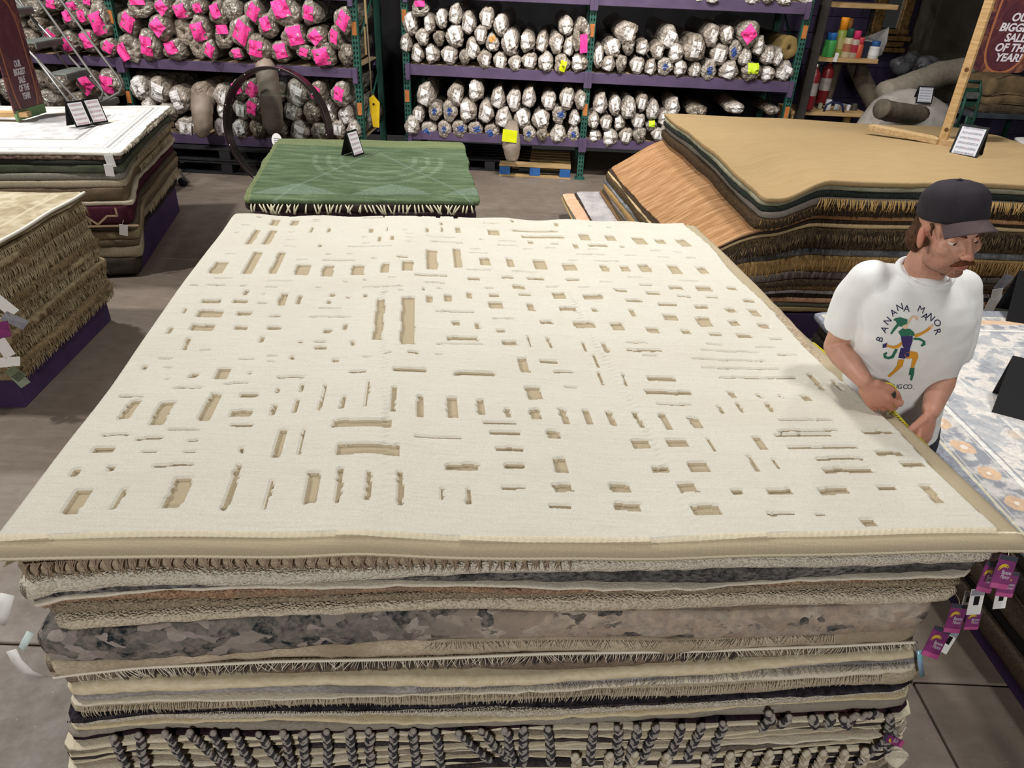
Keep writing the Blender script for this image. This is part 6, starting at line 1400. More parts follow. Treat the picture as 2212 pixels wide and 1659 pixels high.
# ---- swing tags on the near stack -----------------------------------------------------------
M_tagp = mat('tag_purple', '6b2a5f', '8a3572', scale=26, rough=.45, spec=.5); M_tagtop = mat('tag_top', '3a3f48', rough=.45); M_ban = mat('banana_yellow', 'd8b83a', 'c9a830', scale=30, rough=.5); M_tagm = mat('tag_magenta', 'a8447c', 'b85a8c', scale=20, rough=.5)
M_silver = mat('tag_silver', '9a9aa2', '7d7d86', scale=30, rough=.35)
def swing_tag(px, py, off, w, h, ang, label, tilt=.15, kind='p'):
    P = onp(px, py, np.append(FL, 0) + nout * off, nfront); n0 = norm(nout + np.array([.25, -.1, .25 + tilt]))
    up = norm(ZUP - n0 * (ZUP @ n0)); ex = np.cross(up, n0); c, s = math.cos(ang), math.sin(ang); ex, up = c * ex + s * up, -s * ex + c * up
    t = thing('swing_tag', label, 'tag', P)
    Rt = np.stack([ex, np.cross(up, ex), up], 1)
    T = lambda a, b, d=.0: P + ex * a * w + up * b * h + n0 * d
    MB().tube([T(0, .45), T(.05, .62) + n0 * -.01, T(0, .8) - n0 * .03], .0008, 5).obj('string', M_crm, t)
    if kind == 'b':
        bd = MB().box(P, (w, .0012, h), Rt).obj('card', M_white, t, smooth=False)
        mb = MB(); rs = np.random.RandomState(int(px))
        for i in range(14): mb.box(T(-.18 + .36 * i / 13, .05, .0012), (w * rs.uniform(.008, .03), .0006, h * .34), Rt)
        mb.obj('barcode', M_black, bd, smooth=False, kind='stuff'); MB().box(T(-.0, .36, .0011), (w * .96, .0006, h * .22), Rt).obj('grey_band', M_silver, bd, smooth=False)
        return t
    bd = MB().box(P, (w, .0014, h), Rt).obj('card', M_tagp, t, smooth=False)
    MB().box(T(0, .43, .0011), (w * .98, .0006, h * .13), Rt).obj('header', M_tagtop, bd, smooth=False); MB().box(T(0, -.42, .0011), (w * .98, .0006, h * .15), Rt).obj('footer', M_tagm, bd, smooth=False)
    mb = MB()
    for rr, th in ((.33, .045), (.25, .04)):
        A = []
        for q in np.linspace(.35, 2.9, 12):
            for r_ in (rr - th * math.sin((q - .35) / 2.55 * math.pi), rr + th * math.sin((q - .35) / 2.55 * math.pi)): A.append(T(-.06 + r_ * math.cos(q + .3), .02 + r_ * .62 * math.sin(q + .3), .0014))
        mb.add(A, [(2 * i, 2 * i + 2, 2 * i + 3, 2 * i + 1) for i in range(11)])
    mb.obj('banana_logo', M_ban, bd, smooth=False)
    for i, wd in enumerate(('Banana', 'Manor')):
        v2, f2 = text_polys(wd, .2, shear=.15); V = np.array([T(.12 + p[0] * .95, -.05 - i * .13 + p[1] * .85, .0018) for p in v2]); link('lettering', V, f2, M_letter, None, bd, False)
    return t
TAGS = [(2168, 1236, .055, .060, .088, -.32, 'purple hang tag with banana logo at the right top corner, frontmost', 'p'), (2135, 1247, .035, .052, .082, -.36, 'purple banana-logo tag tucked left behind the frontmost tag', 'p'), (2176, 1262, .020, .060, .070, -.28, 'magenta hang tag peeking out below the frontmost tag', 'p'),
        (2108, 1300, .040, .046, .072, -.15, 'white barcode tag with silver band hanging below the purple pair', 'b'), (2162, 1292, .012, .042, .06, -.12, 'white barcode tag at the far right of the near stack corner', 'b'), (2090, 1296, .012, .03, .05, -.2, 'small white barcode tag half hidden by the silver-banded one', 'b'),
        (2064, 1336, .034, .056, .082, -.28, 'purple banana-logo tag beside the floral rug, in shade', 'p'), (2102, 1338, .014, .05, .06, -.2, 'magenta tag behind the silver-banded barcode tag', 'p'), (2022, 1388, .045, .062, .088, -.48, 'purple banana-logo tag at the end of the white-fringed rug', 'p'), (2048, 1385, .02, .04, .07, -.6, 'crumpled white and pink tag right of the lowest purple logo tag', 'b'),
        (1930, 1600, .04, .024, .085, 1.0, 'narrow purple and green tag lying by the corner tassel ball', 'p')]
for (x, y, off, w, h, a, lab, kd) in TAGS: swing_tag(x, y, off, w, h, a, lab, kind=kd)
# shiny sticker strip, and the pale tags on the left corner
def strip(name, pts, off, w, m, label, cat='tag', th=.001):
    C = [onp(x, y, np.append(FL, 0) + nout * o_, nfront) for (x, y), o_ in zip(pts, off)]; V = []
    for i, c in enumerate(C):
        t_ = C[min(i + 1, len(C) - 1)] - C[max(i - 1, 0)]; sd = norm(np.cross(t_, nout)); V += [c - sd * w / 2, c + sd * w / 2]
    V = np.array(V); k = len(V); V = np.vstack([V, V - nout * th])
    Fs = [(2 * i, 2 * i + 1, 2 * i + 3, 2 * i + 2) for i in range(len(C) - 1)]; Fs += [tuple(q + k for q in f_[::-1]) for f_ in Fs]
    Fs += [(0, k, k + 1, 1), (k - 2, k - 1, 2 * k - 1, 2 * k - 2)] + [(2 * i, 2 * i + 2, k + 2 * i + 2, k + 2 * i) for i in range(len(C) - 1)] + [(2 * i + 1, k + 2 * i + 1, k + 2 * i + 3, 2 * i + 3) for i in range(len(C) - 1)]
    return tag(link(name, V, Fs, m, smooth=True), label, cat)
strip('foil_tag', [(1986, 1405), (1988, 1432), (1992, 1462)], [.02, .03, .02], .014, mat('foil_teal', '7fc0c4', '9a9ad8', scale=14, rough=.2, spec=.6), 'shiny teal and lilac foil tag below the lowest purple tag')
strip('paper_tag', [(16, 1284), (10, 1306), (4, 1330), (-4, 1348)], [.05, .06, .06, .05], .030, M_white, 'white paper tag hanging at the left top corner of the near stack')
strip('paper_tag', [(24, 1405), (36, 1428), (60, 1452), (96, 1464)], [.05, .06, .06, .03], .028, M_label, 'curved white printed label at the left side of the near stack')
strip('paper_tag', [(66, 1366), (54, 1388), (46, 1404)], [.03, .04, .04], .018, mat('tag_pale_blue', 'cfdedb', rough=.5), 'small pale blue paper tag above the curved printed label')
# tags bunched at the corner of the front left stack
for i, (x, y, l, a, m, lab) in enumerate(((10, 660, .13, .5, M_white, 'crumpled white cloth tag, topmost at the front left stack'), (32, 692, .12, .75, M_silver, 'grey ribbon tag, second from the top at the front left stack'), (8, 712, .09, -.1, M_tagp, 'purple tag third from the top at the front left stack'), (10, 752, .11, .2, M_label, 'green and white printed tag at the front left stack'), (20, 782, .10, 1.3, M_white, 'white tag lying edge-on near the plinth of the front left stack'), (34, 808, .09, .5, mat('tag_olive', '5d6650', '707a60', scale=20, rough=.6), 'olive oval tag hanging over the purple plinth, left'), (44, 820, .09, .35, mat('tag_sage', '77806b', '8a9480', scale=20, rough=.6), 'sage oval tag hanging over the purple plinth, right'))):
    p = onp(x, y, np.append(c2 + ex2 * .09 - ey2 * .04, 0), np.append(norm(ex2 - ey2), 0)); nn = np.append(norm(ex2 - ey2), .25)
    Rt = np.stack([norm(np.cross(ZUP, nn)) * -1, norm(nn), ZUP], 1) @ euler(0, a, 0)
    t = thing('swing_tag', lab, 'tag', p); MB().box(p, (.055, .003, l), Rt).obj('card', m, t, bevel=.001)
    MB().tube([p + Rt @ np.array([0, 0, l / 2]), p + Rt @ np.array([0, 0, l / 2 + .03]) - nn * .03], .0012, 5).obj('string', M_crm, t)
for i, (x, y, lab, st_) in enumerate(((238, 348, 'white tag at the top front corner of the back left stack', 0), (236, 368, 'white tag hanging just below another on the back left stack', 0), (267, 497, 'white tag low on the corner of the back left stack', 0))):
    p = onp(x, y, np.append(P1[1] - ey1 * .06, 0), np.append(-ey1, 0)); Rt = np.stack([np.append(ex1, 0), np.append(ey1, 0), ZUP], 1) @ euler(.1, .15 * (i - .5), 0)
    t = thing('swing_tag', lab, 'tag', p); MB().box(p, (.06, .003, .09), Rt).obj('card', M_label if i == 2 else M_white, t, bevel=.001); MB().tube([p + [0, 0, .045], p + [.005, .03, .075]], .0012, 5).obj('string', M_crm, t)
for i, (x, y, lab) in enumerate(((2152, 640, 'white tag hanging at the right front corner of the tan stack'), (2140, 662, 'white and purple tag hanging lowest at the right front corner of the tan stack'), (2168, 610, 'lilac tag hanging topmost at the right front corner of the tan stack'))):
    p = onp(x, y, np.append(T0 - eyt * .06, 0), np.append(-eyt, 0)); t = thing('swing_tag', lab, 'tag', p)
    MB().box(p, (.07, .003, .12), euler(.1, .25 * (i - 1), 0)).obj('card', (M_white, M_label, M_silver)[i], t, bevel=.001); MB().tube([p + [0, 0, .06], p + [.01, .04, .10]], .0012, 5).obj('string', M_crm, t)
# ------------------------------------------------------------------ the man measuring the rug
def remesh(name, mb, voxel, smooth_it=4, fac=.5):
    V = np.vstack(mb.v); me = bpy.data.meshes.new(name + '_src'); me.from_pydata(V.tolist(), [], [list(f) for f in mb.f]); me.update()
    o = bpy.data.objects.new(name + '_src', me); col.objects.link(o)
    m = o.modifiers.new('r', 'REMESH'); m.mode = 'VOXEL'; m.voxel_size = voxel
    if smooth_it: s = o.modifiers.new('s', 'SMOOTH'); s.factor = fac; s.iterations = smooth_it
    dg = bpy.context.evaluated_depsgraph_get(); dg.update()
    ev = bpy.data.meshes.new_from_object(o.evaluated_get(dg)); bpy.data.objects.remove(o); bpy.data.meshes.remove(me)
    n = len(ev.vertices); co = np.zeros(n * 3); ev.vertices.foreach_get('co', co); co = co.reshape(-1, 3)
    nn = np.zeros(n * 3); ev.vertices.foreach_get('normal', nn); nn = nn.reshape(-1, 3)
    Fs = [list(p.vertices) for p in ev.polygons]; bpy.data.meshes.remove(ev)
    return co, nn, Fs
def limb(mb, pts, rad, n=14, sub=6):
    """tapered limb through joints with round ends"""
    P, Rr = [], []
    pts = [np.asarray(p, float) for p in pts]
    for i in range(len(pts) - 1):
        for t in np.linspace(0, 1, sub, endpoint=i == len(pts) - 2): P.append(pts[i] * (1 - t) + pts[i + 1] * t); Rr.append(rad[i] * (1 - t) + rad[i + 1] * t)
    mb.tube(P, Rr, n)
    for p, r in zip(pts, rad): mb.ell(p, (r, r, r), None, 12, 8)
NBs = np.array([1.238, 2.06, 1.532])
ta = math.radians(262); tf = np.array([math.cos(ta), math.sin(ta), 0]); tl = np.array([-tf[1], tf[0], 0])     # chest forward, his left
PEL = np.array([1.345, 2.15, .93])
spine = lambda t: PEL * (1 - t) + (NBs - [0, 0, .03]) * t
SHR, SHL = NBs - tl * .138 + [0, .01, -.065], NBs + tl * .122 + [0, .0, -.06]
ELR, WRR = np.array([1.092, 2.155, 1.215]), np.array([1.105, 1.945, 1.205])
ELL_, WRL = np.array([1.418, 2.055, 1.185]), np.array([1.312, 1.890, 1.135])
Hc = np.array([1.238, 2.005, 1.672])
ha = math.radians(277); hpitch = math.radians(2); hroll = math.radians(6)
hf = np.array([math.cos(ha) * math.cos(hpitch), math.sin(ha) * math.cos(hpitch), -math.sin(hpitch)]); hl = norm(np.array([-math.sin(ha), math.cos(ha), 0])); hu = np.cross(hl, -hf) * -1
hu = np.cross(hl, hf) if np.cross(hl, hf)[2] > 0 else np.cross(hf, hl)
hl, hu = math.cos(hroll) * hl - math.sin(hroll) * hu * -1, math.cos(hroll) * hu - math.sin(hroll) * hl * -1
hl = norm(hl); hu = norm(hu - hl * (hu @ hl))
HR = np.stack([hl, hf, hu], 1)
hp = lambda x, y, z: Hc + HR @ np.array([x, y, z])
man = thing('person', 'man in black cap and white jester T-shirt measuring the near stack', 'person', (1.36, 2.15, 0))
mb = MB()
# torso and legs
for t, w, d in ((0, .150, .105), (.25, .142, .10), (.5, .145, .10), (.70, .155, .105), (.82, .140, .088)):
    mb.ell(spine(t), (w, d, .16 if t < .6 else .11), np.stack([tl, -tf, ZUP], 1), 20, 12)
limb(mb, [SHR + tl * .02, NBs - [0, 0, .05], SHL - tl * .02], [.048, .052, .048])
FTR, FTL = np.array([1.29, 2.20, .07]), np.array([1.47, 2.12, .07])
for s, ft in ((-1, FTR), (1, FTL)):
    hip = PEL + tl * s * .09 + [0, 0, -.03]; kn = (hip + ft) / 2 + tf * .03; limb(mb, [hip, kn, ft + [0, 0, .02]], [.088, .058, .042], 14)
    mb.ell(ft + tf * .06 - [0, 0, .02], (.045, .11, .04), np.stack([tl, -tf, ZUP], 1), 14, 8)
# neck and head
limb(mb, [NBs - [0, 0, .06], NBs + [.0, .0, .03], hp(0, -.022, -.045)], [.066, .058, .056], 18)
E_ = lambda c, r, R=None: mb.ell(hp(*c), r, HR if R is None else HR @ R, 22, 16)
E_((0, -.012, .035), (.074, .096, .083)); E_((0, .030, -.028), (.060, .062, .082)); E_((0, .028, -.072), (.050, .050, .040)); E_((0, .066, -.094), (.024, .021, .018))
E_((0, .078, .026), (.050, .015, .014))
for s in (-1, 1):
    E_((s * .040, .054, -.024), (.024, .024, .022)); E_((s * .0765, -.008, -.010), (.009, .021, .033), euler(.25, 0, s * -.35)); E_((s * .036, .02, -.07), (.022, .05, .03))
    E_((s * .0115, .099, -.037), (.0085, .010, .0075))
limb(mb, [hp(0, .086, .014), hp(0, .099, -.012), hp(0, .110, -.032)], [.0075, .0085, .0115], 12, 4)
E_((0, .089, -.064), (.022, .010, .006)); E_((0, .087, -.075), (.019, .010, .0068))
# arms
limb(mb, [SHR, SHR * .5 + ELR * .5 - [.004, 0, 0], ELR], [.048, .047, .041]); limb(mb, [ELR, ELR * .72 + WRR * .28, WRR], [.041, .043, .027])
limb(mb, [SHL, SHL * .5 + ELL_ * .5 + [.004, 0, 0], ELL_], [.048, .047, .041]); limb(mb, [ELL_, ELL_ * .72 + WRL * .28, WRL], [.041, .043, .027])
def hand(wr, knuck, side_v, palm_n, curl, thumb_dir, thumb_curl):
    """wr wrist, knuck = middle knuckle; side_v points from little finger to thumb; palm_n out of the palm"""
    fw = norm(knuck - wr); sv = norm(side_v - fw * (side_v @ fw)); pn = np.cross(fw, sv); pn = pn if pn @ palm_n > 0 else -pn
    c = wr * .45 + knuck * .55; mb.ell(c, (.040, np.linalg.norm(knuck - wr) * .60, .0165), np.stack([sv, fw, pn], 1), 16, 10)
    mb.ell(wr * .75 + knuck * .25 , (.030, .034, .018), np.stack([sv, fw, pn], 1), 14, 8)
    for i, (o, L, r) in enumerate(((.030, .074, .0095), (.010, .082, .0098), (-.011, .076, .0093), (-.031, .060, .0084))):
        k0 = knuck + sv * o * 1.0 - fw * (.004 * abs(i - 1)) ; cu = curl[i]; d0 = fw; pts = [k0 - fw * .03, k0]; ang = 0
        for q, f_ in enumerate((.45, .31, .24)):
            ang += cu * (.75, 1.0, .7)[q]; d = math.cos(ang) * fw + math.sin(ang) * pn + sv * (.04 * (1.5 - i)); pts.append(pts[-1] + norm(d) * L * f_ * 1.12)
        limb(mb, pts, [r * 1.05, r * 1.08, r, r * .94, r * .8], 10, 4)
    th0 = wr + fw * .028 + sv * .026; td = norm(thumb_dir); p1 = th0 + td * .042; td2 = norm(td + thumb_curl); p2 = p1 + td2 * .032; p3 = p2 + norm(td2 + thumb_curl) * .026
    limb(mb, [th0, p1, p2, p3], [.0155, .0125, .0108, .0085], 10, 4)
    return fw, sv, pn
# right hand closes round the tape case, left hand draws the blade down
KNR = WRR + norm(np.array([.50, -.32, -.55])) * .088
fr_ = hand(WRR, KNR, np.array([.55, -.35, .75]), np.array([.5, .35, -.35]), (.62, .66, .72, .80), norm(np.array([.85, -.25, -.2])), np.array([.1, .3, -.5]))
KNL = WRL + norm(np.array([-.12, -.30, -.62])) * .088
fl2 = hand(WRL, KNL, np.array([-.75, -.45, .1]), np.array([-.3, .55, -.1]), (.42, .40, .46, .55), norm(np.array([-.75, -.25, -.7])), np.array([.2, .2, -.4]))
co, nn, Fs = remesh('body', mb, .0036, 5, .5)
# sculpt: eye sockets, temples
loc = (co - Hc) @ HR
for s in (-1, 1):
    g = np.exp(-(((loc[:, 0] - s * .031) / .017) ** 2 + ((loc[:, 2] - .002) / .012) ** 2)) * (loc[:, 1] > .03); co = co - (hf[None] * (.0075 * g)[:, None])
    g2 = np.exp(-(((loc[:, 0] - s * .052) / .02) ** 2 + ((loc[:, 2] + .055) / .02) ** 2)) * (loc[:, 1] > .02); co = co - (HR[:, 0] * s * (.005 * g2)[:, None])
g = np.exp(-((loc[:, 2] + .0695) / .0022) ** 2 - (loc[:, 0] / .024) ** 2) * (loc[:, 1] > .06); co = co - hf[None] * (.004 * g)[:, None]
stub = np.clip(1.2 - np.abs(loc[:, 2] + .085) / .045, 0, 1) * (loc[:, 1] > -.01) * (np.abs(loc[:, 0]) < .09) * (loc[:, 2] > -.14)
gt = np.exp(-((loc[:, 0]) / .02) ** 2 - ((loc[:, 2] + .095) / .018) ** 2) * (loc[:, 1] > .05); stub = np.clip(stub * .55 + gt * .8, 0, 1)
lip = np.exp(-((loc[:, 0]) / .02) ** 4 - ((loc[:, 2] + .0695) / .009) ** 4) * (loc[:, 1] > .08)
red = np.clip(np.exp(-(((np.abs(loc[:, 0]) - .078) / .014) ** 2 + ((loc[:, 2] + .01) / .035) ** 2)) + .6 * np.exp(-((loc[:, 0] / .018) ** 2 + ((loc[:, 2] + .035) / .016) ** 2)) * (loc[:, 1] > .09), 0, 1) * (np.abs(loc).max(1) < .14)
hands_ = np.clip(1 - np.minimum(np.linalg.norm(co - KNR, axis=1), np.linalg.norm(co - KNL, axis=1)) / .14, 0, 1); red = np.clip(red + hands_ * .55, 0, 1)
body = link('body', co, Fs, [], None, man, True)
for nm_, a_ in (('stubble', stub), ('lips', lip), ('red', red)):
    at_ = body.data.attributes.new(nm_, 'FLOAT', 'POINT'); at_.data.foreach_set('value', a_.astype(np.float32))
t = NT('skin'); v = t.coord()
A_t = lambda n_: t.n('ShaderNodeAttribute', attribute_name=n_).outputs['Fac']
sk = t.ramp(t.noise(v, 14, 4), (.35, 'a87a66'), (.65, 'b98b76'))
sk = t.mix(t.math('MULTIPLY', A_t('red'), .65), sk, lin('b0604c')); sk = t.mix(t.math('MULTIPLY', A_t('stubble'), t.ramp(t.noise(v, 300, 2), (.35, .35), (.6, .95))), sk, lin('6b4433')); sk = t.mix(t.math('MULTIPLY', A_t('lips'), .6), sk, lin('a0584e'))
t.bump(t.noise(v, 220, 3), .15, .002)
body.data.materials.append(t.done(sk, .52, 0, .4, Subsurface_Weight=.12, Subsurface_Radius=(.8, .3, .2), Subsurface_Scale=.01))
# face parts
M_eye = mat('eye_white', 'd9d3cc', rough=.25, spec=.5); M_iris = mat('iris_brown', '2a1d16', rough=.2); M_lid = mat('eyelid_skin', 'ad7a62', 'b9876f', scale=30, rough=.55); M_hair = wool('brown_hair', '3a281e', '5e4331', sc=120, stretch=(1, 1, .2), bump=.7); M_mou = wool('moustache_hair', '4a2a1c', '6e412b', sc=160, bump=.7)
for s in (-1, 1):
    e_ = MB().ell(hp(s * .031, .0645, .001), (.012, .012, .012), HR, 16, 12).obj('eye', M_eye, man)
    MB().ell(hp(s * .031 + .002, .0745, -.0035), (.0055, .002, .0055), HR, 12, 8).obj('iris', M_iris, e_)
    V = []
    for i in range(9):
        for j in range(13):
            a, b = math.pi * (.04 + .46 * i / 8), math.pi * (j / 12); V.append(hp(s * .031, .0648, .001) + HR @ (np.array([math.sin(a) * math.cos(b), math.sin(a) * math.sin(b), math.cos(a)]) * .0132))
    MB().grid(V, 9, 13).obj('upper_eyelid', M_lid, man)
    MB().tube([hp(s * q, y, z) for q, y, z in ((.013, .091, .020), (.024, .092, .026), (.036, .087, .027), (.048, .074, .021))], [.0028, .0042, .0038, .002], 8).obj('eyebrow', M_hair, man)
mb = MB()
for s in (-1, 1): mb.tube([hp(s * q, y, z) for q, y, z in ((.0, .104, -.050), (.010, .104, -.0515), (.021, .098, -.056), (.030, .086, -.066))], [.0062, .0078, .0068, .0028], 10)
mb.obj('moustache', M_mou, man)
# hair below the cap
mb = MB()
mb.ell(hp(0, -.040, -.004), (.077, .074, .066), HR, 26, 16)
for s in (-1, 1): mb.tube([hp(s * .073, .018, .045), hp(s * .072, .026, .022), hp(s * .069, .030, -.002)], [.006, .005, .0025], 8); mb.ell(hp(s * .060, -.055, -.035), (.026, .034, .040), HR, 14, 10)
mb.ell(hp(0, -.085, -.040), (.055, .030, .045), HR, 16, 10)
hco, hn, hF = remesh('hair', mb, .005, 3)
hco = hco + hn * (.004 * sn(hco[:, 0] * 1, hco[:, 2] * 1, 77, 180))[:, None]
link('hair', hco, hF, M_hair, None, man, True)
# cap: crown, curved peak, button, strap
M_cap = mat('cap_black', '1d1920', '282229', scale=12, rough=.8, bump=.3, bscale=300); M_peak = mat('cap_peak', '4b3d3f', '574849', scale=10, rough=.75, bump=.2, bscale=300)
CR = HR @ euler(.13, 0, 0); cpt = lambda x, y, z: hp(0, -.010, .055) + CR @ np.array([x, y, z])
V = []; nA = 36; prof = [(1.02, -.012), (1.03, .0), (1.015, .025), (.98, .045), (.88, .064), (.68, .080), (.4, .088), (.12, .090)]
for rr, zz_c in prof:
    for j in range(nA):
        a = 2 * math.pi * j / nA; rid = 1 + .012 * abs(math.sin(3 * a)) 
        V.append(cpt(.080 * rr * rid * math.cos(a), .101 * rr * rid * math.sin(a) + .006 * (zz_c > .05), zz_c))
Fs = [(i * nA + j, i * nA + (j + 1) % nA, (i + 1) * nA + (j + 1) % nA, (i + 1) * nA + j) for i in range(len(prof) - 1) for j in range(nA)] + [tuple((len(prof) - 1) * nA + j for j in range(nA)), tuple(range(nA))[::-1]]
cap = link('cap', np.array(V), Fs, M_cap, None, man, True)
V = []; nu_, nw = 15, 8
for sgn in (1, -1):
    for i in range(nu_):
        u_ = -1 + 2 * i / (nu_ - 1); a = math.pi / 2 - u_ * .95
        for j in range(nw):
            w_ = j / (nw - 1); ln_ = .060 * math.cos(u_ * 1.25) ** .6 * w_
            x, y = .080 * math.cos(a), .097 * math.sin(a); V.append(cpt(x * (1 + .10 * w_), y + ln_, .002 - .030 * u_ * u_ * (.5 + .5 * w_) - .020 * w_ + .0016 * sgn))
N_ = nu_ * nw
Fs = [(i * nw + j, (i + 1) * nw + j, (i + 1) * nw + j + 1, i * nw + j + 1) for i in range(nu_ - 1) for j in range(nw - 1)]; Fs += [tuple(q + N_ for q in f_[::-1]) for f_ in Fs]
ed = [i * nw + nw - 1 for i in range(nu_)]; Fs += [(ed[i], ed[i + 1], ed[i + 1] + N_, ed[i] + N_) for i in range(nu_ - 1)]
pk = link('peak', np.array(V), Fs, M_peak, None, cap, True)
pk['label'] = 'brown-grey curved peak'
MB().ell(cpt(0, .005, .091), (.008, .008, .005), CR, 10, 6).obj('button', M_cap, cap)
# trousers and shoes
mb = MB(); mb.ell(PEL - [0, 0, .02], (.168, .125, .15), np.stack([tl, -tf, ZUP], 1), 22, 14)
for s, ft in ((-1, FTR), (1, FTL)):
    hip = PEL + tl * s * .085 + [0, 0, -.03]; kn = (hip + ft) / 2 + tf * .03; limb(mb, [hip, kn, ft + [0, 0, .04]], [.105, .078, .068], 16)
tc, tn, tF = remesh('trousers', mb, .010, 5); tc = tc + tn * (.004 * sn(tc[:, 0], tc[:, 2], 71, 25))[:, None]
link('trousers', tc, tF, mat('denim_dark', '23252c', '2f323b', scale=30, rough=.9, bump=.3), None, man, True)
for ft in (FTR, FTL):
    sh_ = MB().ell(ft + tf * .055 - [0, 0, .015], (.052, .135, .05), np.stack([tl, -tf, ZUP], 1), 18, 10).obj('shoe', mat('shoe_dark', '1c1c1e', rough=.6), man)
    MB().box(ft + tf * .055 + [0, 0, -.058], (.095, .26, .022), np.stack([tl, -tf, ZUP], 1)).obj('sole', M_white, sh_, bevel=.008)
# T-shirt
mb = MB(); Rt_ = np.stack([tl, -tf, ZUP], 1); rings = []
prof = [(-.13, .168, .128, -.005), (.0, .166, .126, -.003), (.2, .166, .126, .0), (.45, .170, .128, .004), (.68, .182, .134, .010), (.84, .180, .130, .010), (.93, .165, .118, .006), (.985, .128, .102, .002), (1.02, .095, .085, .0), (1.045, .076, .074, .0)]
nS = 40
for tt, w, d, fo in prof:
    c = spine(tt) + tf * fo
    for j in range(nS):
        a = 2 * math.pi * j / nS; ca, sa = math.cos(a), math.sin(a); ca = math.copysign(abs(ca) ** .8, ca); sa = math.copysign(abs(sa) ** .85, sa)
        rings.append(c + tl * w * ca - tf * d * sa)
k = len(prof); mb.add(rings, [(i * nS + j, i * nS + (j + 1) % nS, (i + 1) * nS + (j + 1) % nS, (i + 1) * nS + j) for i in range(k - 1) for j in range(nS)] + [tuple(range(nS))[::-1], tuple((k - 1) * nS + j for j in range(nS))])
def sleeve(S, E, w0, w1, frac, out):
    d = norm(E - S); c0 = S - d * .03 - np.array([0, 0, .0]); c1 = S + (E - S) * frac; P = [c0 * (1 - q) + c1 * q + out * .012 * math.sin(q * 3) for q in np.linspace(0, 1, 9)]
    mb.tube(P, [w0 + (w1 - w0) * q for q in np.linspace(0, 1, 9)], 20); mb.ell(c0, (w0, w0, w0 * .9), None, 18, 12)
sleeve(SHR + np.array([.0, .005, -.01]), ELR, .064, .070, .66, -tl); sleeve(SHL + np.array([0, .005, -.01]), ELL_, .064, .072, .74, tl)
limb(mb, [SHR + tl * .02 + [0, 0, .012], NBs - [0, 0, .045] + tf * -.01, SHL - tl * .02 + [0, 0, .012]], [.056, .066, .056], 18)
sc_o, sn_o, sF = remesh('shirt', mb, .0075, 6)
l2 = (sc_o - NBs) @ np.stack([tl, tf, ZUP], 1)
wr_ = .0055 * sn(l2[:, 0] * 1.0 + .35 * l2[:, 2], l2[:, 2] * .25, 81, 26) + .005 * np.sin(l2[:, 0] * 30 + l2[:, 2] * 9) * np.clip(-l2[:, 2] - .25, 0, .5) * 1.6 + .0018 * sn(l2[:, 0] * 1.6, l2[:, 2] * .8, 83, 40)
sc_o = sc_o + sn_o * wr_[:, None]
M_shirt = mat('white_cotton', 'dcdcdb', 'e6e6e4', scale=6, rough=.85, bump=.15, bscale=300, spec=.2)
shirt = link('t_shirt', sc_o, sF, M_shirt, None, man, True)
# collar rib
cc_ = []
for j in range(28):
    a = 2 * math.pi * j / 28; cc_.append(NBs + [0, 0, .004] + tl * .076 * math.cos(a) + tf * (.074 * math.sin(a) + .010) - ZUP * (.026 * max(0, math.sin(a)) - .012 * max(0, -math.sin(a))))
mbc = MB(); mbc.tube(cc_ + [cc_[0]], .0095, 8); mbc.obj('collar', M_shirt, man)
# printed emblem and lettering, laid on the cloth
bv = BVHTree.FromPolygons([Vector(p) for p in sc_o], sF)
def onshirt(x, y, off):
    d = ray(x, y); d = d / np.linalg.norm(d); h = bv.ray_cast(Vector(CAM), Vector(d))
    return None if h[0] is None else np.array(h[0]) + np.array(h[1]) * (off if h[1].dot(Vector(d)) < 0 else -off)
from mathutils.geometry import tessellate_polygon
Zx = lambda p: (1680 + p[0] / 2.765, 360 + p[1] / 2.765)
def printed(name, polys, matl, off):
    for poly in polys:
        mb = MB(); dense = []
        for i in range(len(poly)):
            a, b = np.array(poly[i], float), np.array(poly[(i + 1) % len(poly)], float); m_ = max(1, int(np.linalg.norm(b - a) / 14))
            dense += [a + (b - a) * q / m_ for q in range(m_)]
        P = [onshirt(*Zx(p), off) for p in dense]
        if any(p is None for p in P): continue
        tr = tessellate_polygon([[Vector((p[0], -p[1], 0)) for p in dense]])
        mb.add(P, [tuple(q) for q in tr]).obj(name, matl, shirt, smooth=False)
C_g, C_p, C_o, C_k, C_n = mat('print_green', '2f6a55', rough=.8), mat('print_purple', '3b3064', rough=.8), mat('print_orange', 'd49530', rough=.8), mat('print_skin', 'd8b89c', rough=.8), mat('print_navy', '2c2b4c', rough=.8)
printed('print_patch', [[(700,905),(730,898),(752,904),(776,912),(772,945),(745,955),(722,952),(700,977),(680,1002),(672,995),(690,965),(712,937),(705,922),(690,915)], [(720,985),(745,965),(790,968),(812,985),(822,1010),(790,1006),(760,1016),(735,1012)], [(808,1020),(850,1022),(880,1040),(882,1062),(862,1074),(850,1066),(861,1058),(866,1046),(845,1036),(810,1034)], [(718,1090),(692,1142),(660,1150),(635,1142),(630,1118),(650,1104),(656,1114),(645,1124),(658,1136),(680,1126),(702,1085)], [(790,1200),(818,1198),(815,1235),(802,1278),(790,1272),(795,1240),(782,1246)]], C_g, .0016)
printed('print_patch', [[(745,948),(775,936),(779,955),(765,970),(750,964)], [(776,936),(786,905),(806,888),(830,892),(840,910),(828,920),(822,904),(806,902),(797,918),(783,942)], [(898,957),(925,938),(931,950),(910,970)]], C_k, .0019)
printed('print_patch', [[(735,1012),(806,1008),(806,1040),(790,1086),(765,1092),(745,1070)], [(735,1080),(790,1085),(786,1130),(756,1146),(720,1140)], [(628,1060),(655,1050),(653,1077),(627,1082)]], C_p, .0018)
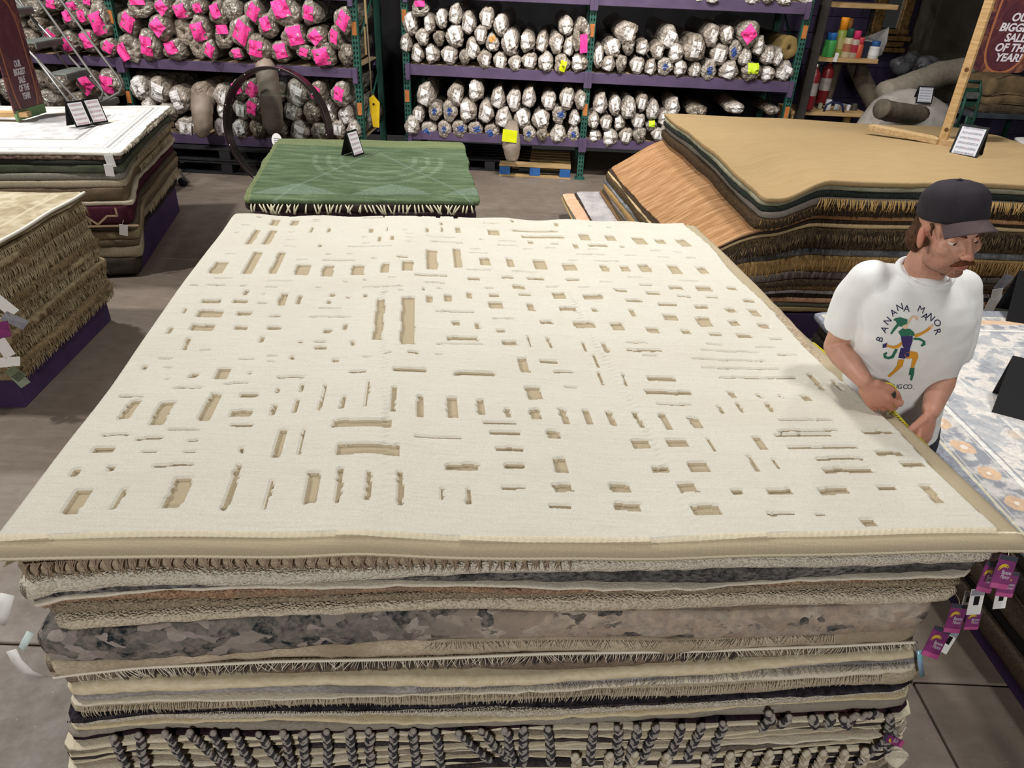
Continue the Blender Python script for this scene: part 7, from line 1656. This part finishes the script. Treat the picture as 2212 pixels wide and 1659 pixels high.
printed('print_patch', [[(815,1000),(845,992),(880,975),(903,955),(915,966),(890,986),(855,1006),(822,1020)], [(740,1045),(715,1062),(690,1070),(652,1060),(650,1073),(690,1086),(720,1081),(743,1062)], [(755,1112),(800,1100),(835,1108),(839,1135),(816,1190),(812,1201),(795,1196),(805,1142),(770,1147)], [(720,1150),(756,1150),(746,1190),(700,1230),(665,1257),(655,1246),(690,1215),(712,1185)]], C_o, .0021)
def letter(ch, zx, zy, size, rot, sh=0.0):
    v2, f2 = text_polys(ch, size, shear=sh, bold=0 if ch == 'M' else .006 * size)
    if not len(v2): return
    v2 = v2 - (v2.max(0) + v2.min(0)) / 2; c, s = math.cos(rot), math.sin(rot)
    P = [onshirt(*Zx((zx + p[0] * c + p[1] * s, zy + p[0] * s - p[1] * c)), .002) for p in v2]
    if any(p is None for p in P): return
    MB().add(P, f2).obj('printed_letter', C_n, shirt, smooth=False)
D_ = math.radians
for ch, x, y, r_ in (('B', 610, 1028, -72), ('A', 637, 970, -60), ('N', 657, 920, -48), ('A', 691, 870, -36), ('N', 729, 838, -16), ('A', 770, 846, 4), ('M', 856, 852, 22), ('A', 880, 893, 32), ('N', 915, 898, 44), ('O', 953, 932, 58), ('R', 955, 985, 72)):
    letter(ch, x, y, 56, D_(r_))
for ch, x in (('R', 676), ('U', 703), ('G', 730), ('C', 763), ('O', 789), ('.', 811)): letter(ch, x, 1312 + (14 if ch == '.' else 0), 40, D_(2), .2)
# measuring tape: case in the right hand, blade along the rug's edge
tcs = onp(1914, 847, KNR + np.array([.0, -.004, 0]), F_)
tm = thing('tape_measure', 'yellow and black tape measure pulled along the edge of the carved rug', 'tape measure', tcs)
Rc = np.stack([fr_[0], fr_[1], np.cross(fr_[0], fr_[1])], 1)
MB().lathe([(.020, -.017), (.029, -.013), (.031, 0), (.029, .013), (.020, .017)], 22, tcs, Rc).obj('case', mat('tape_case', '24251f', '31322a', scale=30, rough=.5), tm)
MB().lathe([(.0318, -.005), (.0325, 0), (.0318, .005)], 22, tcs, Rc, caps=False).obj('grip_band', mat('tape_band', 'd0c022', rough=.5), tm)
M_blade = mat('tape_blade', 'a89c1e', 'c9bd26', scale=22, rough=.4)
def blade(P, w, nm):
    V = []
    for i, p in enumerate(P):
        t_ = norm(P[min(i + 1, len(P) - 1)] - P[max(i - 1, 0)]); sd = norm(np.cross(t_, np.array([.3, -.5, .8]))); V += [p - sd * w / 2, p + sd * w / 2]
    V = np.array(V); k_ = len(V); V = np.vstack([V, V - np.array([0, 0, .0012])]); F_b = [(2 * i, 2 * i + 1, 2 * i + 3, 2 * i + 2) for i in range(len(P) - 1)]; F_b += [tuple(q + k_ for q in f_[::-1]) for f_ in F_b]
    return link(nm, V, F_b, M_blade, None, tm, True)
def edge_pt(v, dz=0.0, out=.03):
    q = Q(1.0, v); n_ = np.array([(BR - FR)[1], -(BR - FR)[0]]); n_ = n_ / np.linalg.norm(n_); return np.array([*(q + n_ * out), 1.085 + dz])
bl_ = [tcs + np.array([.01, -.03, -.01])] + [onp(x, y, edge_pt(.2), (-(BR - FR)[1], (BR - FR)[0], 0)) for x, y in ((1922, 884), (1950, 915), (1975, 940), (1996, 962))]
blade(lerp_pts(bl_, 6), .042, 'blade')
bl2 = [onp(x, y, edge_pt(.3), (-(BR - FR)[1], (BR - FR)[0], 0)) for x, y in ((1752, 738), (1775, 757), (1800, 785), (1830, 812))]
blade(lerp_pts(bl2, 6), .034, 'blade')
mb = MB()
rs = np.random.RandomState(4)
for q in np.linspace(0, 1, 24):
    P_ = np.array(lerp_pts(bl_, 6)); i = int(q * (len(P_) - 2)); mb.box(P_[i] * .5 + P_[i + 1] * .5 + np.array([0, -.001, .001]), (.012, .003, .0012), rotz(-.8))
mb.obj('blade_marks', mat('tape_marks', '2a2b12'), tm, smooth=False, kind='stuff')
P_ = onp(1993, 933, WRL, (0, 1, 0)) + np.array([0, -.07, 0]); wrist_ = MB().tube([KNL + fl2[0] * .035 + fl2[1] * q + fl2[2] * .012 for q in (-.022, -.012)], .0135, 10).obj('pale_ring', M_white, man)
